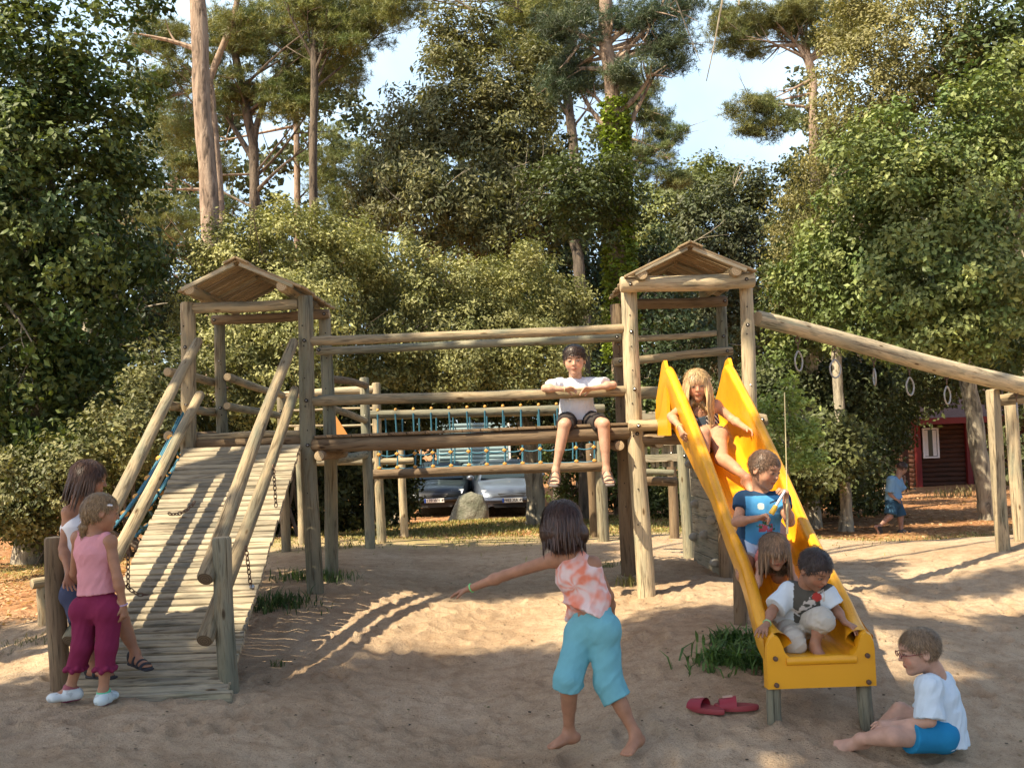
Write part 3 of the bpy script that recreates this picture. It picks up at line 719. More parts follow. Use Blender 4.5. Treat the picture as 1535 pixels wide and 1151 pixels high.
# front apron: end cap down to z .17 with rolled lip
cx = sm(5.38)[2]; yf = 5.38
slide = mb.build('slide', yel, play, label='long yellow plastic slide with raised sides')
slide.data.set_sharp_from_angle(angle=math.radians(60))
ap = MB(); prof = [(-.268, .212), (-.268, .39), (-.264, .43), (-.25, .465), (-.228, .480), (-.205, .465), (-.19, .43), (-.178, .39), (-.15, .363), (.15, .363), (.178, .39), (.19, .43), (.205, .465), (.228, .480), (.25, .465), (.264, .43), (.268, .39), (.268, .212)]
fr = [np.array([cx+x, yf-.02+(.02 if 0 else 0), z]) for x, z in prof]; bk = [p+np.array([0, .06, -.004]) for p in fr]; fr2 = [np.array([cx+(x*.985), yf-.035, .212+(z-.212)*.965]) for x, z in prof]
npf = len(prof); ap.add(fr2+fr+bk, [tuple(range(npf))[::-1]]+[(i, i+1, npf+i+1, npf+i) for i in range(npf-1)]+[(npf+i, npf+i+1, 2*npf+i+1, 2*npf+i) for i in range(npf-1)]+[(0, npf-1, 2*npf-1, 2*npf)][:0]+[(npf-1, 0, npf, 2*npf-1), (2*npf-1, npf, 2*npf, 3*npf-1)])
ap.tube([(cx-.17, yf-.028, .343), (cx-.1, yf-.032, .345), (cx+.1, yf-.032, .345), (cx+.17, yf-.028, .343)], .022, 12)
ap = ap.build('slide_front_lip', yel2, slide)
for sx in (-.225, .225):
    for z in (.36, .232):
        mb = MB(); mb.tube([(cx+sx, yf-.03, z), (cx+sx, yf-.048, z)], .012, 12); mb.ball((cx+sx, yf-.048, z), (.009, .006, .009), 8, 4); mb.build('slide_bolt', M['rust'], slide)
# top wings (vertical cheeks at the platform)
for sx in (-1, 1):
    mb = MB(); x = 1.325+sx*.228
    poly = [(7.62, 1.45), (7.62, 1.93), (7.68, 1.985), (7.78, 1.97), (7.92, 1.88), (8.18, 1.72), (8.2, 1.45)]
    mb.extrude([(p[0], p[1]) for p in poly], (x-.012, 0, 0), (0, 1, 0), (0, 0, 1), (1, 0, 0), .024); mb.build('slide_wing', yel2, slide)
for sx in (-.225, .225): log('slide_leg', (cx+sx, yf+.03, gz(cx+sx, yf)-.15), (cx+sx, yf+.03, .30), .036, 'log_green', r2=.036)
log('slide_support', (1.42, 7.0, .1), (1.42, 7.0, 1.05), .045, 'log_dark')
# hanging rings: things of their own
ringm = plain('ring_metal', (.36, .34, .31), .45, .3)
rings = [((1193, 516), 8.66, 20, 'ring nearest the tower, hanging facing the camera', 0.75, .09), ((1246, 528), 8.93, 20, 'large ring second from the tower, turned sideways and tilted', .3, .085),
         ((1305, 540), 9.2, 20, 'ring seen nearly edge-on, third along the beam', 1.45, .08), ((1357, 553), 9.48, 20, 'pale ring fourth along the beam, facing the camera', .6, .088),
         ((1413, 567), 9.77, 20, 'dull ring fifth along the beam, against the cabin roof', .7, .09), ((1519, 592), 10.35, 20, 'last ring, hanging beside the far support posts', 1.1, .09)]
for (pp, Y, _, lb, rot, R) in rings:
    c = at(*pp, Y); t = (Y-8.35)/(10.45-8.35); bc = ba+(bb-ba)*((c[0]-ba[0])/(bb[0]-ba[0])); zt = bc[2]-.055; x, y = bc[0], bc[1]
    th = empty('gym_ring', (x, y, zt), 'steel '+lb, 'ring', 'gym rings hanging under the sloping beam')
    q = MB(); e = np.array([math.cos(rot), math.sin(rot), 0]); top = np.array([x, y, zt])
    dz = .085; cc_ = top+np.array([0, 0, -dz-R*1.25])
    R *= .70; q.tube([cc_+e*R*.85*math.sin(a)*(1 if math.cos(a) < .3 else (1-.38*(math.cos(a)-.3)/.7))+np.array([0, 0, R*1.25*math.cos(a)]) for a in np.linspace(0, 2*math.pi, 29)[:-1]], .007, 8, closed=True); q.build('hoop', ringm, th)
    chain([top+np.array([0, 0, .01]), top+np.array([0, 0, -dz-.008])], .016, .005, th, 'shackle_chain')
# log edging stub at far left
le = empty('log_edging', (-4.6, 10.4, gz(-4.6, 10.4)), 'low horizontal log on a short stump at the left edge of the sand', 'log edging')
a1_ = at(62, 872, 8.6); log('rail', a1_+np.array([-.05, -.06, 0]), a1_+np.array([.35, .35, .0]), .042, 'log', le); log('stump', (a1_[0], 8.64, gz(a1_[0], 8.64)-.1), (a1_[0], 8.64, a1_[2]-.02), .05, 'log', le)
# ---------------- figures: smooth-union distance field -> one continuous surface ----------------
def _frame(ax, s):
    ax = norm(ax); s = np.asarray(s, float); s = s-np.dot(s, ax)*ax
    if np.linalg.norm(s) < 1e-6: s = np.cross(ax, [0.3, 1, .2])
    s = norm(s); return ax, s, np.cross(ax, s)
def cone(a, b, ra, rb=None, side=(1, 0, 0), da=None, db=None, fa=False, fb=False, k=.015, sub=False):
    rb = ra if rb is None else rb; da = ra if da is None else da; db = rb if db is None else db
    return dict(t='c', a=np.asarray(a, float), b=np.asarray(b, float), w=(ra, rb), d=(da, db), s=side, fa=fa, fb=fb, k=k, sub=sub)
def ell(c, r, ax=None, k=.015, sub=False):
    A = np.eye(3) if ax is None else np.array([norm(v) for v in ax])
    return dict(t='e', c=np.asarray(c, float), r=np.array([r]*3 if np.isscalar(r) else r, float), A=A, k=k, sub=sub)
def evalp(p, X):
    if p['t'] == 'e':
        q = (X-p['c']) @ p['A'].T; r = p['r']
        k0 = np.sqrt(((q/r)**2).sum(-1)); k1 = np.sqrt(((q/(r*r))**2).sum(-1))+1e-9
        return k0*(k0-1)/k1
    a, b = p['a'], p['b']; L = np.linalg.norm(b-a)
    ax, s, n = _frame(b-a, p['s']); d = X-a; t = d @ ax; tc = np.clip(t, 0, L); f = tc/max(L, 1e-9)
    w = p['w'][0]+(p['w'][1]-p['w'][0])*f; dd = p['d'][0]+(p['d'][1]-p['d'][0])*f
    u = d @ s; v = d @ n; e = t-tc
    if p['fa']: e = np.where(t < 0, 0, e)
    if p['fb']: e = np.where(t > L, 0, e)
    m = np.minimum(w, dd)
    k0 = np.sqrt((u/w)**2+(v/dd)**2+(e/m)**2); k1 = np.sqrt((u/w**2)**2+(v/dd**2)**2+(e/m**2)**2)+1e-9
    o = k0*(k0-1)/k1; o = np.where(k0 < 1e-3, -m, o)
    if p['fa']: o = np.maximum(o, -t)
    if p['fb']: o = np.maximum(o, t-L)
    return o
def pbox(p):
    if p['t'] == 'e': r = max(p['r']); return p['c']-r, p['c']+r
    r = max(*p['w'], *p['d']); return np.minimum(p['a'], p['b'])-r, np.maximum(p['a'], p['b'])+r
def field(prims, h, pad=.02):
    lo = np.min([pbox(p)[0] for p in prims if not p['sub']], 0)-pad; hi = np.max([pbox(p)[1] for p in prims if not p['sub']], 0)+pad
    n = np.ceil((hi-lo)/h).astype(int)+1; Fd = np.full(n, .05, np.float32)
    for p in prims:
        l2, h2 = pbox(p); m = p['k']+.022
        i0 = np.maximum(((l2-m-lo)/h).astype(int), 0); i1 = np.minimum(((h2+m-lo)/h).astype(int)+2, n)
        if np.any(i1 <= i0): continue
        gx, gy, gz_ = [lo[k]+h*np.arange(i0[k], i1[k]) for k in range(3)]
        X = np.stack(np.meshgrid(gx, gy, gz_, indexing='ij'), -1); d = evalp(p, X).astype(np.float32)
        sl = (slice(i0[0], i1[0]), slice(i0[1], i1[1]), slice(i0[2], i1[2])); f = Fd[sl]; k = p['k']
        if p['sub']: hh = np.clip(.5-.5*(f+d)/k, 0, 1); Fd[sl] = f*(1-hh)+(-d)*hh+k*hh*(1-hh)
        else: hh = np.clip(.5+.5*(f-d)/k, 0, 1); Fd[sl] = f*(1-hh)+d*hh-k*hh*(1-hh)
    return Fd, lo
def nets(Fd, lo, h):
    s = Fd < 0; nx, ny, nz_ = Fd.shape
    c = np.zeros((nx-1, ny-1, nz_-1), np.uint8)
    for dx in (0, 1):
        for dy in (0, 1):
            for dz_ in (0, 1): c += s[dx:nx-1+dx, dy:ny-1+dy, dz_:nz_-1+dz_]
    I = np.argwhere((c > 0) & (c < 8)); idm = np.full(c.shape, -1, np.int32); idm[tuple(I.T)] = np.arange(len(I))
    acc = np.zeros((len(I), 3)); cnt = np.zeros(len(I))
    cor = [(x, y, z) for x in (0, 1) for y in (0, 1) for z in (0, 1)]
    for i, A in enumerate(cor):
        for B in cor[i+1:]:
            if sum(abs(A[k]-B[k]) for k in range(3)) != 1: continue
            fa = Fd[tuple((I+A).T)]; fb = Fd[tuple((I+B).T)]; m_ = (fa < 0) != (fb < 0)
            t = np.where(m_, fa/np.where(m_, fa-fb, 1), 0); P = np.array(A)+t[:, None]*(np.array(B)-np.array(A))
            acc[m_] += P[m_]; cnt[m_] += 1
    V = lo+h*(I+acc/cnt[:, None]); Q = []
    for ax in range(3):
        o = [k for k in range(3) if k != ax]
        a = s; sl1 = [slice(None)]*3; sl2 = [slice(None)]*3; sl1[ax] = slice(0, -1); sl2[ax] = slice(1, None)
        x1 = s[tuple(sl1)]; x2 = s[tuple(sl2)]; E = np.argwhere(x1 != x2)
        E = E[(E[:, o[0]] > 0) & (E[:, o[1]] > 0) & (E[:, o[0]] < Fd.shape[o[0]]-1) & (E[:, o[1]] < Fd.shape[o[1]]-1)]
        def g(d0, d1): q = E.copy(); q[:, o[0]] -= d0; q[:, o[1]] -= d1; return idm[tuple(q.T)]
        q = np.stack([g(1, 1), g(0, 1), g(0, 0), g(1, 0)], -1); ins = x1[tuple(E.T)]
        flip = ins if ax != 1 else ~ins
        q[~flip] = q[~flip][:, ::-1]; Q.append(q)
    Q = np.concatenate(Q); Q = Q[(Q >= 0).all(1)]
    return V, Q
def relax(V, Q, it=2):
    for _ in range(it):
        A = np.zeros_like(V); c = np.zeros(len(V))
        for k in range(4):
            a, b = Q[:, k], Q[:, (k+1) % 4]
            np.add.at(A, a, V[b]); np.add.at(A, b, V[a]); np.add.at(c, a, 1); np.add.at(c, b, 1)
        V = V*.45+.55*A/np.maximum(c, 1)[:, None]
    return V
def solid(name, prims, h, mat, parent, colfn=None, fold=0.0, ffreq=16, fdir=None, it=2, label=None, org=None, seed=0):
    Fd, lo = field(prims, h)
    if fold:
        m = np.abs(Fd) < .03; I = np.argwhere(m); X = lo+h*I
        if fdir is not None:
            fd = norm(fdir); X = X-np.outer(X @ fd, fd)*.78
        nn = fbm(X, ffreq, 3, 30+seed); nn = 1-2*np.abs(nn)**.8
        Fd[m] -= (fold*(nn-.4)).astype(np.float32)
    V, Q = nets(Fd, lo, h); V = relax(V, Q, it)
    col = None if colfn is None else np.clip(colfn(V), 0, 1)
    o = fastmesh(name, V, Q, col, mat, parent, True, org)
    if label: o['label'] = label
    return o
M['skin'] = attrmat('skin', .5, .35, 0, 180, .12, .12, .002, .16, 24)
M['cloth'] = attrmat('cotton_cloth', .85, .15, 0, 260, .25, 0, .002, .06, 22)
M['hair'] = attrmat('hair', .42, .45, 0, 0, .2, 0)
M['shoe'] = attrmat('shoe_material', .6, .3, 0, 200, .2)

def C3_(*a): return np.array(a, float)
class Fig:
    def __init__(s, label, J, s_=1.0, hh=.2, hf=(0, -1, 0), hu=(0, 0, 1), front=(0, -1, 0), skin=(.42, .215, .125), hair=(.05, .03, .02), h=.0048, base=None, sex='g', group=None, iris=(.05, .03, .02)):
        s.J = {k: np.asarray(v, float) for k, v in J.items()}; s.s = s_; s.H = hh; s.h = h
        s.hf = norm(hf); hu = np.asarray(hu, float); s.hu = norm(hu-np.dot(hu, s.hf)*s.hf); s.hr = np.cross(s.hf, s.hu)
        s.front = norm(front); s.skin = np.array(skin); s.haircol = np.array(hair); s.iris = iris
        b = s.J['pelvis'] if base is None else np.asarray(base, float)
        s.root = empty('person', b, label, 'person', group); s.org = np.array(s.root.location)
        s.side = norm(s.J['sha']-s.J['shb']); s.hside = norm(s.J['hipa']-s.J['hipb'])
        # lengths report
        if globals().get('DEBUGLEN'):
            d = lambda a, b: round(float(np.linalg.norm(s.J[a]-s.J[b])), 3)
            print('FIG', label[:26], 'sh', d('sha', 'shb'), 'ua', d('sha', 'ela'), d('shb', 'elb'), 'fa', d('ela', 'wra'), d('elb', 'wrb'), 'torso', d('neck', 'pelvis'), 'th', d('hipa', 'kna'), d('hipb', 'knb'), 'shin', d('kna', 'ana'), d('knb', 'anb'))
    def hp(s, x, y, z): return s.J['head']+s.H*(x*s.hr+y*s.hf+z*s.hu)
    def hax(s): return (s.hr, s.hf, s.hu)
    def headprims(s):
        H = s.H; A = s.hax(); e = lambda c, r, k=.05, sub=False: ell(s.hp(*c), np.array(r)*H, A, k*H, sub)
        P = [e((0, -.05, .12), (.355, .43, .375)), e((0, .12, -.02), (.30, .27, .34), .08), e((0, .13, -.22), (.235, .24, .25), .08), e((0, .27, -.40), (.10, .09, .08), .08),
             e((-.16, .21, -.13), (.13, .13, .14), .08), e((.16, .21, -.13), (.13, .13, .14), .08), e((0, .30, .16), (.22, .1, .09), .07),
             e((-.135, .43, .03), (.085, .065, .05), .05, True), e((.135, .43, .03), (.085, .065, .05), .05, True),
             e((-.135, .335, .025), (.075, .06, .05), .015), e((.135, .335, .025), (.075, .06, .05), .015),
             cone(s.hp(0, .37, .04), s.hp(0, .445, -.095), .028*H, .042*H, s.hr, k=.04*H), e((-.045, .40, -.105), (.03, .035, .028), .02), e((.045, .40, -.105), (.03, .035, .028), .02),
             e((0, .375, -.225), (.095, .032, .022), .02), e((0, .368, -.268), (.08, .034, .024), .02),
             e((-.36, -.03, -.02), (.03, .085, .12), .02), e((.36, -.03, -.02), (.03, .085, .12), .02), e((-.385, -.02, -.0), (.02, .04, .06), .015, True), e((.385, -.02, 0), (.02, .04, .06), .015, True)]
        nb = s.J['neck']; P.append(cone(s.hp(0, -.10, -.18), nb, .23*H, .20*H, s.side, k=.02)); P.append(cone(nb+(s.hp(0, -.1, -.2)-nb)*.3, (s.J['sha']*.42+s.J['shb']*.42+nb*.16)-[0, 0, .005], .17*H, .2*H, s.side, k=.03))
        return P
    def hand(s, W, d, n, L=.125, curl=.5, spread=.09, thumb=1, curl2=None, sgn=1):
        L = L*s.s; d = norm(d); n = norm(np.asarray(n, float)-np.dot(n, d)*d); u = np.cross(d, n)*sgn
        P = [cone(W, W+d*L*.5, .019*s.s, .031*s.s, u, .014*s.s, .0125*s.s, k=.008)]
        lens = (.42, .47, .44, .35); r = .0069*s.s**.5
        for i in range(4):
            o = (i-1.5)*.0168*s.s; b0 = W+d*L*.47+u*o; fd = norm(d+u*(i-1.5)*spread); c1 = curl*(1+.08*i); c2 = (curl if curl2 is None else curl2)*1.1
            d1 = norm(fd*math.cos(c1)+n*math.sin(c1)); d2 = norm(fd*math.cos(c1+c2)+n*math.sin(c1+c2)); l_ = lens[i]*L
            P += [cone(b0-d*.004, b0+d1*l_*.5, r*1.08, r, u, k=.003), cone(b0+d1*l_*.5, b0+d1*l_*.5+d2*l_*.5, r, r*.82, u, k=.002)]
        tb = W+d*L*.12-u*.018*s.s*thumb; td = norm(d*.75-u*.65*thumb+n*.35); P += [cone(tb, tb+td*L*.26, .0095*s.s, .0082*s.s, u, k=.006), cone(tb+td*L*.26, tb+td*L*.26+norm(td+n*.3+d*.3)*L*.2, .0080*s.s, .0066*s.s, u, k=.002)]
        return P
    def foot(s, A, d, up=(0, 0, 1), L=.185, bare=True):
        L *= s.s; d = norm(d); up = norm(np.asarray(up, float)-np.dot(up, d)*d); u = np.cross(d, up)
        heel = A-up*.042*s.s-d*.026*s.s; ball = A-up*.050*s.s+d*(L*.50)
        P = [ell(heel, .027*s.s, k=.012), cone(A, heel+d*.025*s.s, .027*s.s, .028*s.s, u, k=.015), cone(heel+d*.02*s.s+up*.004, ball, .026*s.s, .035*s.s, u, .026*s.s, .014*s.s, k=.015), cone(A-d*0+up*-.01, ball-d*.02, .022*s.s, .020*s.s, u, k=.02)]
        if bare:
            for i in range(5):
                o = (i-2)*.0145*s.s; st = ball+u*o; P.append(cone(st, st+d*(L*.17-abs(i-1.3)*.006)-up*.004, .0088*s.s, .0078*s.s, u, k=.003))
        else: P.append(cone(ball, ball+d*L*.12, .034*s.s, .028*s.s, u, .014*s.s, .012*s.s))
        return P
    def limbs(s):
        J = s.J; q = s.s; P = []
        for k in 'ab':
            sh, el, wr = J['sh'+k], J['el'+k], J['wr'+k]
            P += [ell(sh, .040*q, k=.02), cone(sh, el, .035*q, .0265*q, k=.02), cone(el, wr, .0275*q, .0185*q, k=.012), ell(el+(wr-el)*.28, .0295*q, k=.02)]
            hp, kn, an = J['hip'+k], J['kn'+k], J['an'+k]; b = norm(an-kn); bk = norm(np.cross(np.cross(b, hp-kn), b)) if np.linalg.norm(np.cross(norm(hp-kn), b)) > .1 else -s.front
            P += [cone(hp, kn, .064*q, .044*q, k=.025), ell(kn, .043*q, k=.015), cone(kn, an, .041*q, .0255*q, k=.015), cone(kn+b*.05*q+bk*.008, kn+(an-kn)*.55+bk*.004, .041*q, .032*q, k=.02)]
            P.append(ell(J['hip'+k]-s.front*.018*q, .066*q, k=.03))
        return P
    def torso(s, inf=0.0, top=0.0, hem=None, flat=False, k=.025, loose=0.0, yoke=True):
        J = s.J; q = s.s; m = (J['sha']+J['shb'])/2; w = J['waist']; p = J['pelvis']; i = inf; P = []
        c = m+(w-m)*.30; ax = norm(w-m); sw = np.linalg.norm(J['sha']-J['shb'])/2
        if yoke: P.append(cone(J['sha'], J['shb'], .036*q+i, .036*q+i, norm(ax), k=k))
        P.append(cone(m+ax*.02, c, sw*.66+i, .108*q+i, s.side, .050*q+i, .073*q+i, k=k))
        P.append(cone(c, w, .106*q+i, .086*q+i+loose*.6, s.side, .072*q+i, .063*q+i+loose*.6, k=k))
        e = p if hem is None else hem
        P.append(cone(w, e, .086*q+i+loose*.6, .098*q+i+loose, s.hside, .064*q+i+loose*.6, .074*q+i+loose, fb=flat, k=k))
        return P
    def body(s, hands=None, feet=None, extra=(), skinfn=None):
        P = s.torso()+s.limbs()
        P.append(cone(s.J['hipa'], s.J['hipb'], .07*s.s, .07*s.s, k=.03)); P += s.headprims(); P += list(extra)
        for k, a in (hands or {}).items(): P += s.hand(s.J['wr'+k], **a)
        for k, a in (feet or {}).items(): P += s.foot(s.J['an'+k], **a)
        H = s.H
        def colfn(V):
            C = np.tile(s.skin, (len(V), 1)); C = C*(1+.10*fbm(V, 22, 2, 4))[:, None]
            q = V-s.J['head']; x, y, z = q @ s.hr/H, q @ s.hf/H, q @ s.hu/H; inh = (y > .22) & (abs(x) < .4) & (abs(z) < .5)
            ax = np.abs(x)
            ch = inh & (((ax-.17)/.1)**2+((z+.12)/.09)**2 < 1); C[ch] *= (1.1, .93, .9)
            lip = inh & ((x/.105)**2+((z+.247)/.042)**2 < 1); C[lip] = s.skin*(1.0, .62, .62)
            ml = inh & (ax < .09) & (np.abs(z+.247) < .009); C[ml] = s.skin*.35
            lash = inh & (((ax-.135)/.078)**2+((z-.024)/.034)**2 < 1); C[lash] = s.skin*.40
            ew = inh & (((ax-.135)/.058)**2+((z-.016)/.020)**2 < 1) & (y > .3); C[ew] = (.36, .31, .28)
            ir = inh & (((ax-.135)/.028)**2+((z-.018)/.026)**2 < 1); C[ir] = s.iris
            br = inh & (np.abs(ax-.14) < .08) & (np.abs(z-(.115-.25*(ax-.14)**2*20*.05)) < .018); C[br] = s.haircol*.6+s.skin*.25
            if skinfn: C = skinfn(V, C)
            return C
        return solid('body', P, s.h, M['skin'], s.root, colfn, it=1, org=s.org)
    def wear(s, name, P, color, label=None, fold=.004, ffreq=14, fdir=None, mat='cloth', it=1, colfn=None, parent=None, seed=0, h=None):
        col = np.array(color, float)
        f = (lambda V: np.tile(col, (len(V), 1))) if colfn is None else colfn
        return solid(name, P, h or s.h, M[mat], parent or s.root, f, fold, ffreq, fdir, it, label, s.org, seed)
    def sleeve(s, k, t, i0=.012, i1=.022):
        a, b = s.J['sh'+k], s.J['el'+k]; return [cone(a, a+(b-a)*t, .040*s.s+i0, .033*s.s+i1, fb=True, k=.02), ell(a, .040*s.s+i0, k=.02)]
    def leg(s, k, t, i0=.012, i1=.02, i2=None):
        """trouser leg to t (0..1 thigh, 1..2 shin)"""
        q = s.s; hp, kn, an = s.J['hip'+k], s.J['kn'+k], s.J['an'+k]; P = [ell(hp-s.front*.016*q, .068*q+i0, k=.025)]
        if t <= 1: P.append(cone(hp, hp+(kn-hp)*t, .066*q+i0, .050*q+i1, fb=True, k=.02))
        else: P += [cone(hp, kn, .065*q+i0, .045*q+i1, k=.02), cone(kn, kn+(an-kn)*(t-1), .045*q+i1, (.036*q+i1 if i2 is None else i2), fb=True, k=.02)]
        return P
    def haircap(s, style, color=None, seed=0, label=None, drop=.5, locks=160, lockr=.007, len_=.3, wave=.01, back=None, cut_face=True, gray=None, fringe=False, dens=1.0, shortlen=1.0):
        H = s.H; A = s.hax(); col = np.array(s.haircol if color is None else color); rr = random.Random(seed)
        P = [ell(s.hp(0, -.06, .14), np.array((.375, .445, .385))*H, A, .03*H)]
        if style == 'short':
            P = [ell(s.hp(0, -.05, .13), np.array((.375, .445, .40))*H, A, .03*H)]
            P += [ell(s.hp(0, .30, -.18), np.array((.42, .42, .40))*H, A, .05*H, True), ell(s.hp(0, -.05, -.42), np.array((.6, .6, .27))*H, A, .04*H, True), ell(s.hp(0, .52, .12), np.array((.36, .22, .17))*H, A, .05*H, True)]
            for sx in (-1, 1): P.append(ell(s.hp(sx*.37, .0, -.06), np.array((.1, .12, .14))*H, A, .02*H, True))
        else:
            P += [ell(s.hp(0, -.16, -.05), np.array((.36, .33, .38))*H, A, .06*H)]
            P += [ell(s.hp(0, .42, -.14), np.array((.33, .40, .42 if not fringe else .34))*H, A, .04*H, True)]
        for e in (back or []):
            if style == 'short': P.append(e)
            else: P.insert(len(P)-1, e)
        g = -norm(s.hu if style != 'long' else np.array([0, 0, 1.]))
        def colfn(V):
            X = V-np.outer(V @ g, g)*.85; n = fbm(X, 90, 3, 50+seed); v = 1+.55*n
            return col*v[:, None]
        amp = .0035 if style != 'short' else .0016
        Fd, lo = field(P, s.h); m = np.abs(Fd) < .025; I = np.argwhere(m); X = lo+s.h*I
        X2 = X-np.outer(X @ g, g)*(.82 if style != 'short' else .2); Fd[m] -= (amp*fbm(X2, 60 if style != 'short' else 110, 2, 60+seed)).astype(np.float32)
        V, Q = nets(Fd, lo, s.h); V = relax(V, Q, 1)
        o = fastmesh('hair', V, Q, np.clip(colfn(V), 0, 1), M['hair'], s.root, True, s.org)
        if label: o['label'] = label
        # fine strands lying on the surface
        gen = np.random.default_rng(100+seed); big = style != 'short'; cnt = int((9500 if big else 4200)*(.0048/s.h)**2*(dens))
        ids = gen.integers(0, len(V), cnt); B = V[ids]+gen.normal(0, .002, (cnt, 3)); c0 = s.hp(0, -.06, .10)
        R = B-c0; R /= np.linalg.norm(R, axis=1)[:, None]+1e-9
        if big: D = np.tile(-s.hu if style == 'bob' else C3_(0, 0, -1), (cnt, 1))
        else: D = -s.hu*.55+(B-s.hp(0, -.25, .52)); D /= np.linalg.norm(D, axis=1)[:, None]
        D = D+gen.normal(0, .20 if big else .30, (cnt, 3)); D -= (D*R).sum(1)[:, None]*R*(.92 if big else .75); D /= np.linalg.norm(D, axis=1)[:, None]+1e-9
        S_ = np.cross(D, R); S_ /= np.linalg.norm(S_, axis=1)[:, None]+1e-9
        ln_ = gen.uniform(.6, 1.3, cnt)[:, None]*(.045 if big else .019)*(1 if style != 'short' else shortlen); wd = gen.uniform(.6, 1.2, cnt)[:, None]*(.0014 if big else .0012)
        lift = R*(.003 if big else .0035*shortlen)
        a = B-S_*wd; b_ = B+S_*wd; c = B+D*ln_*.55+lift*1.4+S_*wd*.9; c2 = B+D*ln_*.55+lift*1.4-S_*wd*.9; e_ = B+D*ln_+lift*1.2
        VV = np.stack([a, b_, c, e_, c2], 1).reshape(-1, 3); k5 = np.arange(cnt)[:, None]*5
        FF = np.concatenate([k5+np.array([0, 1, 2, 4])]); F3 = np.concatenate([k5+np.array([4, 2, 3, 3])])
        CC = np.repeat(np.clip(col*gen.uniform(.45, 1.7, cnt)[:, None], 0, 1), 5, 0)
        VV = np.concatenate([VV, VV[3::5]*.9999+VV[2::5]*.0001]); k6 = 5*cnt+np.arange(cnt)
        F3 = np.stack([k5[:, 0]+4, k5[:, 0]+2, k5[:, 0]+3, k6], 1); CC = np.concatenate([CC, CC[3::5]])
        fastmesh('hair_strands', VV, np.concatenate([FF, F3]), CC, M['hair'], o, False, s.org)
        if style == 'short': return o
        # free locks following the head surface, then hanging
        mb = MB(); cols = []
        for i in range(locks):
            a = rr.uniform(-math.pi, math.pi); az = rr.uniform(.1, .95)
            x0, y0 = math.sin(a), -math.cos(a)           # a = 0: back of head
            if y0 > .55 and not fringe: x0 = math.copysign(max(abs(x0), .8), x0); y0 = .5
            pts = []; n_ = 8; ln = len_*rr.uniform(.75, 1.1); ph = rr.uniform(0, 6); el_ = az*1.2
            if fringe and y0 > .55: ln = H*rr.uniform(.30, .42)
            else: pass
            dist = 0; p = s.hp(x0*.39*math.cos(el_), -.06+y0*.46*math.cos(el_), .14+.40*math.sin(el_)); pts.append(p)
            step = ln/(n_-1)
            for j in range(1, n_):
                out = norm((p-s.hp(0, -.06, .1))); grav = np.array([0, 0, -1.]) if style == 'long' else -s.hu
                tdir = grav*.9+out*.1
                p2 = p+norm(tdir)*step+(s.hr*math.sin(ph+j*1.3)+s.hf*math.cos(ph+j*1.1))*wave
                c0 = s.hp(0, -.06, .1); q = p2-c0; loc = np.array([q @ s.hr, q @ s.hf, q @ s.hu])/H/np.array([.385, .45, .40]); rn = np.linalg.norm(loc)
                if rn < 1: p2 = c0+q/max(rn, .2)
                pts.append(p2); p = p2
            r0 = lockr*rr.uniform(.7, 1.2); nb = mb.n
            mb.tube(pts, [r0*.6]+[r0]*(n_-4)+[r0*.8, r0*.55, r0*.15], 5, flat=.6); cols.append((nb, mb.n, rr.uniform(.55, 1.5)))
        V = np.array(mb.v); C = np.ones((len(V), 3))*col
        for a, b, v in cols: C[a:b] = np.clip(col*v, 0, 1)
        C *= (1+.25*fbm(V, 40, 2, 9))[:, None]
        f4 = [f if len(f) == 4 else (f[0], f[1], f[2], f[2]) for f in mb.f]
        q4 = np.array([f for f in mb.f if len(f) == 4])
        lk = fastmesh('hair_locks', V, q4, np.clip(C, 0, 1), M['hair'], o, True, s.org)
        return o
def ribbon_band(fig, name, c, ax, r, w, color, parent=None):
    mb = MB(); ax, u, v = _frame(ax, (0, .2, 1)); mb.tube([c+r*(math.cos(t)*u+math.sin(t)*v) for t in np.linspace(0, 2*math.pi, 17)[:-1]], w, 6, closed=True)
    return mb.build(name, plain(name+'_mat', color, .5), parent or fig.root)
def sandal(fig, k, d, up=(0, 0, 1), color=(.03, .03, .035), L=.20, sock=False, name='sandal'):
    """open strap sandal on foot k"""
    s = fig.s; A = fig.J['an'+k]; d = norm(d); up = norm(np.asarray(up, float)-np.dot(up, d)*d); u = np.cross(d, up); L *= s
    heel = A-up*.066*s-d*.03*s; toe = heel+d*L
    P = [cone(heel, heel+d*L*.5, .033*s, .034*s, u, .012*s, .010*s, k=.01), cone(heel+d*L*.5, heel+d*L*.86, .036*s, .036*s, u, .010*s, .009*s, k=.01)]
    P += [cone(heel+up*.03*s, heel+up*.045*s, .031*s, .031*s, u, k=.006)]
    o = fig.wear(name, P, color, fold=0, mat='shoe', it=1)
    mb = MB()
    for t, r, hh_ in ((.30, .036, .062), (.52, .038, .042), (.70, .040, .030)):
        c = heel+d*L*t; ring = []
        for a in np.linspace(-.15, math.pi+.15, 13): ring.append(c+u*r*s*math.cos(a)+up*(hh_*s*max(0, math.sin(a))+.0))
        mb.tube(ring, .0085*s, 6, flat=.4, ref=up)
    mb.build('strap', plain('sandal_strap', color, .7), o)
    return o
# ---------------- the children ----------------
DEBUGLEN = True
def C3(*a): return np.array(a, float)
SK = (.40, .20, .115); SKL = (.52, .30, .20)
